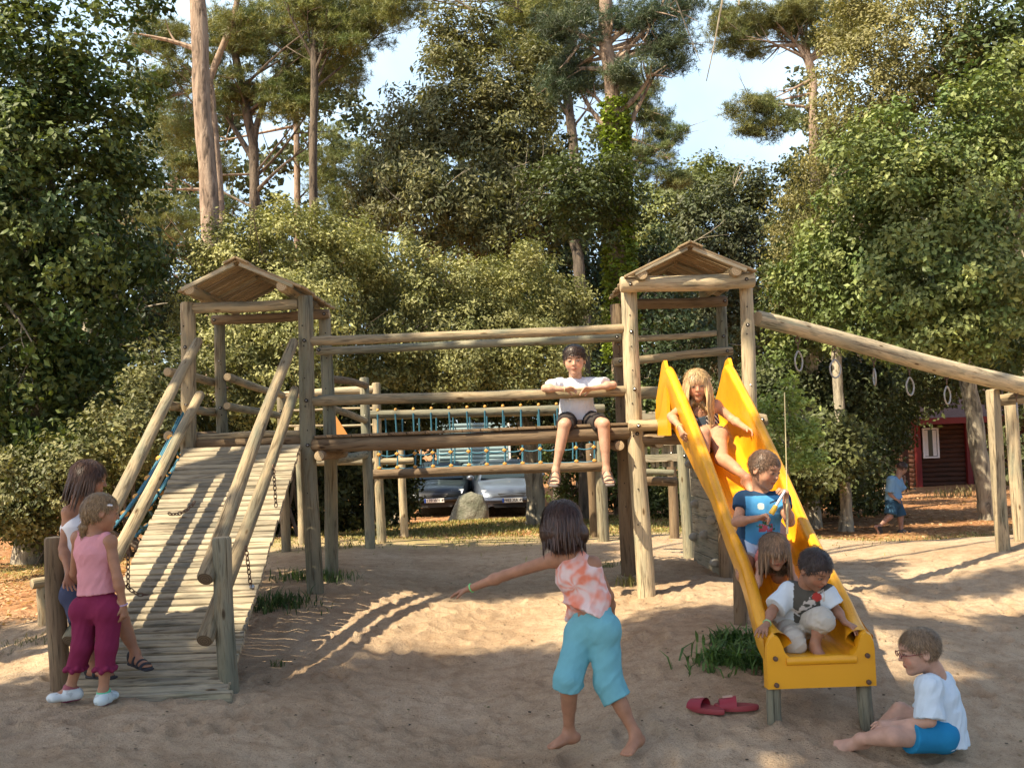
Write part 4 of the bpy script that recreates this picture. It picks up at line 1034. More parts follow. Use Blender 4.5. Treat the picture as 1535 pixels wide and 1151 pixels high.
# --- dancing girl, orange tie-dye top
Y = 5.3
J = dict(head=at(840, 783, 5.28), neck=at(856, 822, 5.30), sha=at(832, 838, 5.33), shb=at(888, 846, 5.26), ela=at(757, 862, 5.42), wra=at(704, 882, 5.50),
         elb=at(912, 893, 5.40), wrb=at(918, 940, 5.55), waist=at(884, 898, 5.30), pelvis=at(888, 935, 5.29), hipa=at(872, 948, 5.32), hipb=at(905, 944, 5.25),
         kna=at(852, 1018, 5.22), ana=at(853, 1093, 5.30), knb=at(912, 1022, 5.22), anb=at(952, 1098, 5.17))
f = Fig('girl in orange tie-dye top and turquoise trousers dancing barefoot on the sand', J, 1.0, .215, hf=(-.62, .78, -.12), hu=(.08, .0, 1), front=(-.35, .93, 0), skin=SK, hair=(.055, .028, .018), base=at(890, 1135, 5.3))
f.body(hands=dict(a=dict(d=at(672, 893, 5.56)-at(704, 882, 5.50), n=(-.1, .1, -1), curl=.12, thumb=-1, spread=.13), b=dict(d=(.1, .3, -1), n=(-1, 0, 0), curl=.4)),
       feet=dict(a=dict(d=at(815, 1122, 5.25)-at(862, 1108, 5.32), up=(-.3, 0, 1), L=.19), b=dict(d=at(932, 1140, 5.02)-at(966, 1110, 5.2), up=(-.45, -.35, 1), L=.19)))
def tiedye(V):
    c0 = at(862, 880, 5.2); q = V-c0; a = np.arctan2(q[:, 2], q[:, 0]); r = np.linalg.norm(q, axis=1)
    n = np.sin(a*7+fbm(V, 11, 3, 2)*9+r*30)*.7+fbm(V, 20, 3, 6)*2.2; t = np.clip(n*.5+.5, 0, 1)[:, None]
    return np.array([.82, .25, .15])*(1-t)+np.array([.80, .62, .58])*t
tb = f.torso(.012, hem=at(876, 917, 5.29), flat=True, yoke=False, loose=.012)+[cone(at(848, 826, 5.34), at(842, 850, 5.34), .022, .03, k=.02), cone(at(872, 832, 5.26), at(880, 852, 5.26), .022, .03, k=.02)]
tb.append(cone(at(872, 900, 5.3), at(851, 927, 5.36), .05, .018, k=.02))
f.wear('top', tb, (1, 1, 1), 'orange and white tie-dye sleeveless top', .006, 22, (.5, 0, 1), colfn=tiedye)
tur = (.17, .43, .48)
f.wear('trousers', [cone(at(889, 908, 5.30), f.J['pelvis'], .092, .104, f.hside, .07, .082, fa=True, k=.02), cone(f.J['hipa'], f.J['hipb'], .082, .082, k=.02)]+f.leg('a', 1.14, .010, .022, .074)+f.leg('b', 1.34, .010, .022, .070), tur, 'turquoise calf-length trousers', .0062, 17, (.7, 0, .7))
f.haircap('bob', seed=2, locks=330, len_=.20, wave=.004, lockr=.0062, back=[ell(at(848, 800, 5.26), (.115, .10, .075), None, .04), ell(at(832, 795, 5.30), (.075, .09, .075), None, .04)])
ribbon_band(f, 'wristband', f.J['wra']+(f.J['ela']-f.J['wra'])*.05, f.J['ela']-f.J['wra'], .021, .0035, (.25, .75, .25))

# --- girl in pink vest, from behind
Y = 5.85
J = dict(head=at(152, 768, Y), neck=at(142, 800, Y), sha=at(118, 806, 5.88), shb=at(164, 812, 5.80), ela=at(112, 860, 5.98), wra=at(128, 885, 6.08), elb=at(176, 866, 5.78), wrb=at(185, 906, 5.80),
         waist=at(144, 868, Y), pelvis=at(147, 900, Y), hipa=at(128, 914, 5.86), hipb=at(164, 914, 5.82), kna=at(124, 968, 5.82), ana=at(106, 1028, 5.84), knb=at(160, 970, 5.80), anb=at(155, 1034, 5.80))
f = Fig('girl in pink vest and magenta trousers standing with her back turned beside the ramp', J, .96, .205, hf=(.86, .42, -.18), front=(.35, .93, 0), skin=SK, hair=(.26, .17, .085), base=at(140, 1062, Y))
f.body(hands=dict(a=dict(d=(.6, .3, -.3), n=(0, 0, -1), curl=.5), b=dict(d=(.05, .1, -1), n=(-.9, .3, 0), curl=.5, thumb=1)), feet=dict(a=dict(d=(-.75, -.5, 0), bare=False), b=dict(d=(.1, 1, 0), bare=False)))
f.wear('vest', f.torso(.011, hem=at(146, 889, Y), flat=True, yoke=False, loose=.006)+[cone(at(127, 812, 5.86), at(157, 815, 5.81), .046, .046, k=.02), cone(at(124, 801, 5.87), at(122, 830, 5.87), .030, .034, k=.02), cone(at(159, 805, 5.80), at(159, 832, 5.80), .030, .034, k=.02)], (.66, .30, .33), 'pink sleeveless vest', .005, 22, (.8, 0, 1))
mag = (.20, .022, .065)
tr = [cone(at(146, 880, Y), f.J['pelvis'], .086, .098, f.hside, .068, .085, fa=True, k=.02), cone(f.J['hipa'], f.J['hipb'], .076, .076, k=.02)]+f.leg('a', 1.58, .006, .012, .050)+f.leg('b', 1.52, .006, .012, .050)
for k, t in (('a', .56), ('b', .50)):
    c = f.J['kn'+k]+(f.J['an'+k]-f.J['kn'+k])*t
    for a in np.linspace(0, 2*math.pi, 13)[:-1]: tr.append(ell(c+C3(math.cos(a)*.055, math.sin(a)*.055, .008*math.sin(a*5)), .013, k=.008))
f.wear('trousers', tr, mag, 'magenta trousers with frilled hems', .005, 16, (.4, 0, .9))
def shoe(fig, k, d, col, sole, L=.20, label=None, trim=None):
    s = fig.s; A = fig.J['an'+k]; d = norm(d); up = C3(0, 0, 1); u = np.cross(d, up); heel = A-up*.050*s-d*.03*s; L *= s
    P = [ell(heel+up*.004, (.034*s, .034*s, .034*s), k=.02), cone(heel, heel+d*L*.72, .034*s, .037*s, u, .03*s, .022*s, k=.02), cone(A+up*.0, heel+d*.05, .037*s, .036*s, u, fa=True, k=.02), ell(heel+d*L*.72, (.036*s, .036*s, .022*s), k=.02)]
    def cf(V):
        z = (V-heel) @ up; C = np.tile(np.array(col), (len(V), 1)); n = fbm(V, 40, 2, 5); C[n > .25] *= .75; C[z < -.022*s] = sole
        if trim: C[((V-A) @ up) > -.012*s] = trim
        return C
    return fig.wear('trainer', P, col, label, 0, mat='shoe', it=1, colfn=cf)
shoe(f, 'a', (-.75, -.5, 0), (.62, .68, .68), (.25, .05, .12), L=.17, trim=(.30, .08, .10)); shoe(f, 'b', (.12, 1, 0), (.62, .72, .72), (.25, .05, .12), L=.17, trim=(.1, .55, .3))
hp = f.hp
f.haircap('short', color=(.26, .17, .085), seed=5, back=[ell(hp(0, -.22, -.02), np.array((.30, .30, .32))*f.H, f.hax(), .03), cone(at(133, 776, 5.84), at(126, 790, 5.82), .020, .026, k=.015), cone(at(126, 790, 5.82), at(124, 812, 5.82), .025, .008, k=.01)])
mb = MB(); mb.ball(hp(.33, .12, .22), (.012, .012, .009), 8, 5); mb.ball(hp(.34, .18, .22), (.008, .010, .007), 8, 5); mb.build('hair_clip', plain('silver_clip', (.75, .75, .78), .3, .5), f.root)
ribbon_band(f, 'bracelet', f.J['wrb'], f.J['wrb']-f.J['elb'], .021, .004, (.5, .35, .5))

# --- girl in white top behind her
J = dict(head=at(134, 718, 6.14), neck=at(118, 754, 6.14), sha=at(104, 768, 6.10), shb=at(140, 770, 6.22), ela=at(95, 822, 6.06), wra=at(103, 858, 5.98), elb=at(150, 820, 6.25), wrb=at(150, 860, 6.22),
         waist=at(122, 838, 6.14), pelvis=at(126, 876, 6.12), hipa=at(114, 890, 6.08), hipb=at(145, 890, 6.14), kna=at(128, 946, 6.00), ana=at(140, 996, 6.04), knb=at(182, 930, 6.06), anb=at(203, 978, 6.08))
f = Fig('girl with straight brown hair and white top leaning on the post at the ramp foot', J, .98, .21, hf=(.93, .20, -.22), front=(.55, .8, 0), skin=(.36, .175, .10), hair=(.075, .038, .022), base=at(150, 1015, 6.2))
f.body(hands=dict(a=dict(d=(.05, -.25, -.9), n=(.6, -.6, 0), curl=.35, spread=.16, thumb=1), b=dict(d=(0, .3, -1), n=(-1, 0, 0), curl=.4)), feet=dict(a=dict(d=(.9, -.35, 0)), b=dict(d=(.75, -.6, -.1))))
f.wear('top', f.torso(.011, hem=at(126, 862, 6.22), flat=True, yoke=False, loose=.006)+[cone(at(112, 756, 6.2), at(108, 790, 6.2), .026, .03, k=.02), cone(at(130, 757, 6.27), at(132, 790, 6.27), .024, .03, k=.02)], (.72, .72, .74), 'white sleeveless top', .004, 12, (0, 0, 1))
f.wear('shorts', [cone(at(124, 858, 6.22), f.J['pelvis'], .094, .108, f.hside, .07, .085, fa=True, k=.02)]+f.leg('a', .7, .012, .022)+f.leg('b', .7, .012, .022), (.06, .07, .12), 'dark shorts')
sandal(f, 'a', (.9, -.35, 0)); sandal(f, 'b', (.75, -.6, -.1))
f.haircap('bob', seed=8, locks=170, len_=.235, wave=.0015, lockr=.007, back=[cone(f.hp(0, -.22, .1), at(116, 745, 6.2), .075, .05, f.hr, .05, .04, k=.03)])

# --- boy on the bridge
YB_ = 8.45
J = dict(head=at(861, 541, 8.38), neck=at(863, 573, 8.44), sha=at(836, 581, 8.42), shb=at(893, 580, 8.42), ela=at(816, 579, 8.24), wra=at(845, 583, 8.20), elb=at(919, 575, 8.26), wrb=at(888, 582, 8.20),
         waist=at(864, 607, 8.47), pelvis=at(866, 628, 8.50), hipa=at(852, 630, 8.48), hipb=at(882, 629, 8.48), kna=at(846, 637, 8.15), ana=at(833, 704, 8.14), knb=at(905, 636, 8.15), anb=at(909, 703, 8.14))
J['sha'] = at(840, 578, 8.42); J['shb'] = at(889, 577, 8.42); J['ela'] = at(817, 582, 8.22); J['elb'] = at(919, 577, 8.24)
f = Fig('boy in white t-shirt and dark shorts sitting on the bridge with arms over the rail', J, 1.02, .228, hf=(-.10, -1, -.12), front=(0, -1, 0), skin=SKL, hair=(.035, .02, .014), base=at(866, 640, 8.5))
f.body(hands=dict(a=dict(d=(1, -.25, .02), n=(0, -.7, -1), curl=.42, sgn=1, thumb=-1), b=dict(d=(-1, -.3, -.12), n=(0, -.7, -1), curl=.35, thumb=1)), feet=dict(a=dict(d=(-.18, -1, -.38), L=.2), b=dict(d=(.1, -1, -.38), L=.2)))
f.wear('t_shirt', f.torso(.022, hem=at(866, 621, 8.5), flat=True, loose=.028)+f.sleeve('a', .62, .010, .024)+f.sleeve('b', .62, .010, .024), (.70, .72, .78), 'white t-shirt', .008, 18, (.2, 0, 1))
f.wear('shorts', [cone(at(866, 617, 8.5), f.J['pelvis'], .10, .12, f.hside, .075, .09, k=.02)]+f.leg('a', .80, .012, .016)+f.leg('b', .80, .012, .016), (.045, .038, .036), 'dark brown shorts', .005)
sandal(f, 'a', (-.18, -1, -.38), (0, -.38, 1), (.13, .11, .10), .21); sandal(f, 'b', (.1, -1, -.38), (0, -.38, 1), (.13, .11, .10), .21)
f.haircap('short', seed=3, back=[ell(f.hp(0, .05, .32), np.array((.34, .36, .24))*f.H, f.hax(), .03)])
ribbon_band(f, 'bracelet', f.J['wra']+C3(.005, 0, 0), (1, 0, 0), .0235, .0035, (.7, .62, .35))

# --- girl in striped bikini top on the slide
J = dict(head=at(1045, 577, 7.38), neck=at(1047, 603, 7.40), sha=at(1022, 612, 7.42), shb=at(1073, 608, 7.44), ela=at(1006, 624, 7.32), wra=at(1019, 640, 7.14), elb=at(1097, 628, 7.38), wrb=at(1120, 643, 7.15),
         waist=at(1055, 637, 7.42), pelvis=at(1062, 653, 7.38), hipa=at(1051, 656, 7.35), hipb=at(1076, 655, 7.35), kna=at(1054, 650, 7.08), ana=at(1057, 694, 7.0), knb=at(1082, 688, 7.06), anb=at(1120, 716, 6.78))
f = Fig('girl with long blond hair and striped bikini top sitting near the top of the slide', J, 1.0, .215, hf=(-.12, -.97, -.22), hu=(-.05, -.1, 1), front=(0, -1, .2), skin=(.50, .26, .15), hair=(.42, .28, .13), base=at(1062, 665, 7.42))
f.body(hands=dict(a=dict(d=(.15, -.5, -.75), n=(.9, .2, -.2), curl=.45, thumb=1), b=dict(d=(.45, -.7, -.25), n=(-.3, -.3, -1), curl=.5, thumb=1)), feet=dict(a=dict(d=(.1, -1, -.55), up=(0, -.4, 1)), b=dict(d=(.35, -1, -.5), up=(0, -.4, 1))))
m_ = (f.J['sha']+f.J['shb'])/2; dn = norm(f.J['waist']-m_)
def stripes(V):
    q = (V-m_); t = np.sin((q[:, 0]*.8+q[:, 2]*.75)*260); c = np.where(t[:, None] > .35, [[.6, .55, .5]], [[.03, .03, .04]]); c[np.abs(q[:, 0]) < .028] = (.05, .07, .09); return c
f.wear('bikini_top', [cone(m_+dn*.075, m_+dn*.145, .116, .110, f.side, .084, .080, fa=True, fb=True, k=.01), cone(m_+dn*.09+C3(-.05, -.07, 0), m_+C3(-.05, -.015, .03), .014, .008, k=.01), cone(m_+dn*.09+C3(.05, -.07, 0), m_+C3(.05, -.015, .03), .014, .008, k=.01)], (0, 0, 0), 'black and white striped bikini top', 0, colfn=stripes)
f.wear('bikini_bottom', [cone(f.J['pelvis']+C3(-.0, .01, .03), f.J['pelvis']+C3(0, 0, -.03), .108, .112, f.hside, .085, .09, fa=True, k=.02)]+f.leg('a', .14, .008, .01)+f.leg('b', .14, .008, .01), (.035, .04, .055), 'dark bikini bottom', 0)
f.haircap('long', seed=12, locks=260, len_=.33, wave=.007, lockr=.0065, back=[cone(f.hp(0, -.2, 0), at(1047, 620, 7.52), .08, .07, f.hr, .06, .04, k=.03), cone(f.hp(-.3, .05, .0), at(1026, 618, 7.36), .025, .018, k=.02), cone(f.hp(.3, .05, 0), at(1066, 622, 7.36), .028, .018, k=.02)])
ribbon_band(f, 'wristband', f.J['wra'], f.J['wra']-f.J['ela'], .0215, .004, (.75, .6, .2))

# --- boy in blue shirt kneeling on the slide
J = dict(head=at(1146, 704, 5.98), neck=at(1141, 734, 6.06), sha=at(1115, 750, 6.04), shb=at(1170, 750, 6.02), ela=at(1104, 782, 5.98), wra=at(1133, 777, 5.88), elb=at(1184, 782, 5.94), wrb=at(1178, 752, 5.84),
         waist=at(1138, 792, 6.07), pelvis=at(1133, 814, 6.10), hipa=at(1120, 818, 6.10), hipb=at(1152, 818, 6.08), kna=at(1116, 862, 5.94), ana=at(1106, 812, 6.22), knb=at(1168, 862, 5.92), anb=at(1165, 812, 6.22))
f = Fig('boy in blue t-shirt and pale shorts kneeling halfway up the slide holding a toy', J, .97, .205, hf=(.62, -.72, -.32), hu=(.1, -.1, 1), front=(.12, -1, 0), skin=(.46, .235, .14), hair=(.12, .07, .04), base=at(1133, 840, 6.1))
f.body(hands=dict(a=dict(d=(.9, -.3, .25), n=(.2, -.4, -1), curl=1.0, thumb=-1), b=dict(d=(-.05, -.25, 1), n=(-1, -.3, 0), curl=1.0, thumb=1)), feet=dict(a=dict(d=(-.0, .5, .6), up=(0, .7, -.6)), b=dict(d=(0, .5, .6), up=(0, .7, -.6))))
def blu(V):
    q = V-f.J['neck']; x = (V-(f.J['sha']+f.J['shb'])/2) @ C3(1, 0, 0); z = V[:, 2]-f.J['neck'][2]
    C = np.tile(np.array([.07, .27, .50]), (len(V), 1)); dark = (np.abs(x) > .104) | (z > -.028); C[dark] = (.02, .05, .10)
    c1 = at(1141, 759, 5.95); d = np.hypot(V[:, 0]-c1[0], V[:, 2]-c1[2]); fr = V[:, 1] < f.J['waist'][1]-.0
    C[(d < .018) & fr] = (.65, .68, .55)
    c2 = at(1160, 752, 5.95); u = V[:, 0]-c2[0]; w = V[:, 2]-c2[2]; C[(np.abs(u) < .022) & (np.abs(w-.3*u) < .005) & fr] = (.02, .03, .06)
    c3 = at(1150, 792, 5.95); u = V[:, 0]-c3[0]; w = V[:, 2]-c3[2]; n = fbm(V, 60, 2, 3); C[(np.abs(u) < .04) & (np.abs(w) < .022) & fr & (n > .0)] = (.30, .06, .09); C[(np.abs(u) < .05) & (np.abs(w-.01) < .03) & fr & (n < -.15)] = (.04, .10, .05)
    return C
f.wear('t_shirt', f.torso(.016, hem=at(1137, 801, 6.09), flat=True, loose=.012)+f.sleeve('a', .42, .012, .018)+f.sleeve('b', .42, .012, .018), (0, 0, 0), 'blue t-shirt with dark sleeves and a pale round print', .004, 13, (0, 0, 1), colfn=blu)
def pal(V):
    C = np.tile(np.array([.55, .62, .70]), (len(V), 1)); C[np.abs(V[:, 0]-at(1112, 815, 6.05)[0]) < .012] = (.04, .06, .10); return C
f.wear('shorts', [cone(at(1136, 795, 6.08), f.J['pelvis'], .092, .105, f.hside, .07, .085, k=.02)]+f.leg('a', .5, .012, .022)+f.leg('b', .5, .012, .022), (0, 0, 0), 'pale blue shorts with dark side stripe', .004, colfn=pal)
f.haircap('short', color=(.12, .07, .04), seed=6)
toy = MB(); a, b2 = at(1156, 770, 5.78), at(1177, 735, 5.78); toy.tube([a, a+(b2-a)*.35], [.016, .012], 10, mi=0); toy.tube([a+(b2-a)*.3, b2], [.008, .007], 8, mi=1); toy.tube([a+(b2-a)*.12-C3(.02, 0, .01), a+(b2-a)*.12+C3(.02, 0, .01)], .007, 8, mi=0)
o = toy.build('toy_shovel', [plain('toy_yellow', (.70, .42, .04), .4), plain('toy_white', (.65, .68, .70), .4)], None); tag(o, 'small white toy with yellow handle held by the boy in the blue t-shirt', 'toy')
pole = MB(); pa = at(1179, 806, 6.1); pb = at(1176, 588, 6.1); pole.tube([at(1180, 800, 5.82), at(1180, 742, 5.82)], .007, 8); pole.tube([at(1180, 745, 5.82), at(1176, 588, 5.84)], .0028, 6)
o = pole.build('stick', plain('pale_stick', (.50, .42, .24), .7)); tag(o, 'long thin pale stick held upright by the boy in the blue t-shirt', 'stick')

# --- small girl crouched below him
J = dict(head=at(1161, 826, 5.78), neck=at(1160, 844, 5.88), sha=at(1142, 847, 5.88), shb=at(1180, 850, 5.87), ela=at(1137, 866, 5.80), wra=at(1133, 884, 5.74), elb=at(1190, 868, 5.82), wrb=at(1190, 884, 5.76),
         waist=at(1157, 818, 6.10), pelvis=at(1155, 800, 6.22), hipa=at(1145, 800, 6.22), hipb=at(1160, 802, 6.22), kna=at(1142, 796, 6.38), ana=at(1140, 782, 6.52), knb=at(1158, 796, 6.38), anb=at(1156, 782, 6.52))
f = Fig('small girl with fringe and pink top crawling down the slide below the blue-shirted boy', J, .78, .185, hf=(.05, -.93, -.30), hu=(0, -.3, 1), front=(0, -.6, -.8), skin=(.50, .27, .17), hair=(.20, .12, .065), base=at(1160, 870, 5.9))
f.body(hands=dict(a=dict(d=(-.1, -.6, -.6), n=(0, .5, -.8), curl=.5, thumb=1), b=dict(d=(.1, -.6, -.6), n=(0, .5, -.8), curl=.5)))
f.wear('top', f.torso(.012, hem=f.J['pelvis'], flat=True, loose=.006)[1:], (.60, .20, .17), 'pink top', .003)
f.wear('shorts', [cone(f.J['waist'], f.J['pelvis'], .08, .09, k=.02)]+f.leg('a', .5, .012, .02)+f.leg('b', .5, .012, .02), (.45, .25, .20), 'pink shorts', .003)
f.haircap('long', seed=14, locks=230, len_=.20, wave=.003, lockr=.006, fringe=True, back=[cone(f.hp(-.25, 0, -.1), at(1144, 850, 5.80), .03, .018, k=.02), cone(f.hp(.25, 0, -.1), at(1176, 852, 5.80), .03, .018, k=.02)])

# --- boy at the foot of the slide
J = dict(head=at(1222, 853, 5.50), neck=at(1208, 882, 5.60), sha=at(1184, 887, 5.62), shb=at(1238, 891, 5.56), ela=at(1158, 914, 5.56), wra=at(1149, 936, 5.45), elb=at(1254, 915, 5.54), wrb=at(1266, 932, 5.46),
         waist=at(1196, 918, 5.68), pelvis=at(1190, 934, 5.71), hipa=at(1180, 936, 5.72), hipb=at(1207, 934, 5.69), kna=at(1190, 963, 5.50), ana=at(1172, 944, 5.74), knb=at(1231, 930, 5.46), anb=at(1222, 962, 5.46))
f = Fig('boy in dark grey shirt with white sleeves climbing off the lower end of the slide', J, .88, .20, hf=(.45, -.78, -.62), hu=(.2, -.45, .9), front=(.35, -.9, -.2), skin=(.36, .18, .105), hair=(.04, .025, .018), base=at(1200, 970, 5.55))
f.body(hands=dict(a=dict(d=(-.5, -.7, -.25), n=(0, 0, -1), curl=.3, spread=.15, thumb=1), b=dict(d=(.55, -.6, -.3), n=(0, 0, -1), curl=.35, spread=.14, thumb=-1)), feet=dict(a=dict(d=(0, .9, -.1), up=(0, -.1, -1)), b=dict(d=(.2, -1, -.35), up=(0, -.3, 1), L=.17)))
def gre(V):
    C = np.tile(np.array([.085, .08, .065]), (len(V), 1))
    for k in 'ab':
        a, b = f.J['sh'+k], f.J['el'+k]; ax = norm(b-a); t = (V-a) @ ax; side = (V-(f.J['sha']+f.J['shb'])/2) @ (f.side*(1 if k == 'a' else -1)); C[(side > .075*f.s+.0) & (t > -.02)] = (.62, .68, .70)
    fr = V[:, 1] < (f.J['neck'][1]+.02); c = at(1215, 905, 5.5); u = V[:, 0]-c[0]; w = V[:, 2]-c[2]; n = fbm(V, 55, 2, 8)
    reg = (np.abs(u) < .075) & (np.abs(w-.55*u) < .03); C[reg & (n > .05)] = (.55, .50, .44); C[((u-.04)**2+(w-.03)**2 < .0005)] = (.42, .05, .04)
    c = at(1198, 922, 5.5); u = V[:, 0]-c[0]; w = V[:, 2]-c[2]; C[(np.abs(u) < .022) & (np.abs(w+.8*u) < .004)] = (.6, .6, .58)
    return C
f.wear('t_shirt', f.torso(.016, hem=at(1191, 934, 5.70), flat=True, loose=.02)+f.sleeve('a', .85, .016, .03)+f.sleeve('b', .72, .016, .028), (0, 0, 0), 'dark grey t-shirt with white sleeves and a printed motif', .005, 12, (.3, 0, 1), colfn=gre)
f.wear('trousers', [cone(f.J['waist'], f.J['pelvis'], .088, .10, f.hside, .068, .085, k=.02)]+f.leg('a', 1.35, .014, .022, .05)+f.leg('b', 1.25, .014, .024, .055), (.50, .46, .38), 'cream cropped trousers', .010, 22, (1, .2, .4))
f.haircap('short', seed=9)
ribbon_band(f, 'bracelet', f.J['wra']+(f.J['ela']-f.J['wra'])*.1, f.J['wra']-f.J['ela'], .019, .0035, (.35, .6, .3))

# --- boy with glasses sitting on the sand
J = dict(head=at(1378, 976, 5.14), neck=at(1404, 1012, 5.18), sha=at(1392, 1030, 5.06), shb=at(1410, 1024, 5.32), ela=at(1394, 1080, 5.02), wra=at(1342, 1086, 5.08), elb=at(1385, 1072, 5.36), wrb=at(1345, 1080, 5.30),
         waist=at(1412, 1072, 5.20), pelvis=at(1412, 1100, 5.20), hipa=at(1406, 1102, 5.12), hipb=at(1408, 1100, 5.28), kna=at(1338, 1103, 5.02), ana=at(1290, 1107, 5.12), knb=at(1350, 1066, 5.36), anb=at(1318, 1090, 5.36))
f = Fig('fair boy with glasses in white t-shirt and blue shorts sitting on the sand', J, 1.0, .215, hf=(-.96, .05, -.16), hu=(-.12, 0, 1), front=(-1, .1, 0), skin=(.52, .31, .22), hair=(.22, .15, .085), base=at(1405, 1118, 5.2))
f.body(hands=dict(a=dict(d=(-1, .1, .05), n=(.1, .3, -1), curl=.4, thumb=-1), b=dict(d=(-1, -.1, -.1), n=(0, 0, -1), curl=.4)), feet=dict(a=dict(d=(-1, .1, -.12), up=(0, -.6, .6), L=.19), b=dict(d=(-.9, -.2, -.3), up=(-.2, .3, 1))))
f.wear('t_shirt', f.torso(.020, hem=at(1413, 1112, 5.2), flat=True, loose=.024)+f.sleeve('a', .94, .018, .034)+f.sleeve('b', .9, .018, .034), (.60, .70, .76), 'white t-shirt', .0095, 17, (.5, 0, 1))
f.wear('shorts', [cone(f.J['waist'], f.J['pelvis'], .095, .11, f.hside, .075, .09, k=.02)]+f.leg('a', .66, .012, .026)+f.leg('b', .5, .012, .026), (.02, .22, .42), 'blue shorts', .004, 12, (1, 0, 0))
f.haircap('short', color=(.20, .135, .075), seed=16)
g_ = MB(); hp = f.hp; gm_ = plain('glasses_frame', (.20, .06, .05), .4)
for sx in (-1, 1):
    c = hp(sx*.135, .455, .02); g_.tube([c+f.H*(.085*math.cos(t)*f.hr+.06*math.sin(t)*f.hu) for t in np.linspace(0, 2*math.pi, 17)[:-1]], .0022, 6, closed=True)
    g_.tube([hp(sx*.22, .45, .03), hp(sx*.33, .30, .03), hp(sx*.375, -.02, .03)], .0022, 6)
g_.tube([hp(-.05, .46, .03), hp(.05, .46, .03)], .0022, 6); g_.build('glasses', gm_, f.root)

# --- walking boy in the background
Yw = 17.0
J = dict(head=at(1352, 702, Yw), neck=at(1346, 716, Yw), sha=at(1336, 720, 16.92), shb=at(1346, 720, 17.12), ela=at(1334, 740, 16.9), wra=at(1343, 748, 16.84), elb=at(1352, 735, 17.15), wrb=at(1356, 720, 17.1),
         waist=at(1339, 742, Yw), pelvis=at(1340, 753, Yw), hipa=at(1337, 755, 16.94), hipb=at(1344, 755, 17.06), kna=at(1334, 774, 16.9), ana=at(1318, 789, 16.92), knb=at(1350, 774, 17.05), anb=at(1351, 793, 17.05))
f = Fig('boy in blue shirt and denim shorts walking away near the cabin', J, 1.05, .20, hf=(.8, .3, -.55), hu=(.5, 0, 1), front=(.9, .2, 0), skin=(.34, .20, .15), hair=(.045, .025, .018), h=.009, base=at(1345, 799, Yw))
f.body(hands=dict(a=dict(d=(.8, 0, -.3), n=(0, .4, -1), curl=.6), b=dict(d=(0, 0, 1), n=(-1, 0, 0), curl=.6)), feet=dict(a=dict(d=(.5, 0, -1), up=(1, 0, .5)), b=dict(d=(1, 0, 0))))
f.wear('shirt', f.torso(.03, hem=at(1340, 748, Yw), flat=True, loose=.03)+f.sleeve('a', .9, .025, .045)+f.sleeve('b', .9, .025, .045), (.20, .36, .55), 'light blue shirt', .008, 8)
f.wear('shorts', [cone(f.J['waist'], f.J['pelvis'], .10, .12, k=.02)]+f.leg('a', .85, .02, .045)+f.leg('b', .95, .02, .045), (.035, .085, .14), 'denim shorts', .006, 8)
f.haircap('short', seed=19)
shoe(f, 'a', (.5, 0, -1), (.03, .03, .03), (.02, .02, .02)); shoe(f, 'b', (1, 0, 0), (.08, .07, .06), (.3, .28, .25))

# --- red slide sandals on the sand
redm = plain('red_rubber', (.28, .045, .05), .6); redl = plain('red_strap', (.30, .025, .04), .5); cream = plain('cream_print', (.55, .38, .28), .6)
def slipper(c, d, lb):
    d = norm([d[0], d[1], 0]); z = gsurf(c[0], c[1]); c = C3(c[0], c[1], z); u = C3(d[1], -d[0], 0)
    r = empty('slide_sandal', c, lb, 'sandal', 'pair of red slide sandals')
    mb = MB(); ol = []
    for t in np.linspace(0, 2*math.pi, 25)[:-1]:
        x = math.cos(t); y = math.sin(t); w = .041+.006*x; ol.append((x*.112, y*w*(1-.12*math.cos(2*t))))
    n_ = len(ol); lay = []
    for (sc, z_) in ((.96, .0), (1.0, .006), (1.0, .020), (.96, .026)): lay += [c+d*x*sc+u*y*sc+C3(0, 0, z_+.004*(x > .06)) for x, y in ol]
    fs = [(k*n_+i, k*n_+(i+1) % n_, (k+1)*n_+(i+1) % n_, (k+1)*n_+i) for k in range(3) for i in range(n_)]+[tuple(range(3*n_, 4*n_)), tuple(range(n_))[::-1]]
    mb.add(lay, fs); mb.build('sole', redm, r)
    st = MB(); P = []
    for x in (-.0, .03, .06, .085): P.append([c+d*x+u*(.046*math.cos(a))+C3(0, 0, .018+(.052-.2*x)*math.sin(a)) for a in np.linspace(-.1, math.pi+.1, 13)])
    P = np.array(P); st.grid(P); P2_ = P.copy(); P2_ -= (P2_-(c+C3(0, 0, .0)))*.06; st.grid(P2_, flip=True); so = st.build('strap', redl, r)
    pr = MB()
    for q in (-.012, .002, .016): pr.tube([c+d*x+u*(q+.3*(x-.04))+C3(0, 0, .020+(.052-.2*x)*.985+.002) for x in (.018, .04, .065)], .0022, 5)
    pr.build('print', cream, so)
pA, pB = onground(1058, 1070), onground(1104, 1066)
slipper(pA, (-.62, .6), 'left red slide sandal, its toe end turned toward the back'); slipper(pB, (-1, .12), 'right red slide sandal, lying sideways nearest the slide')
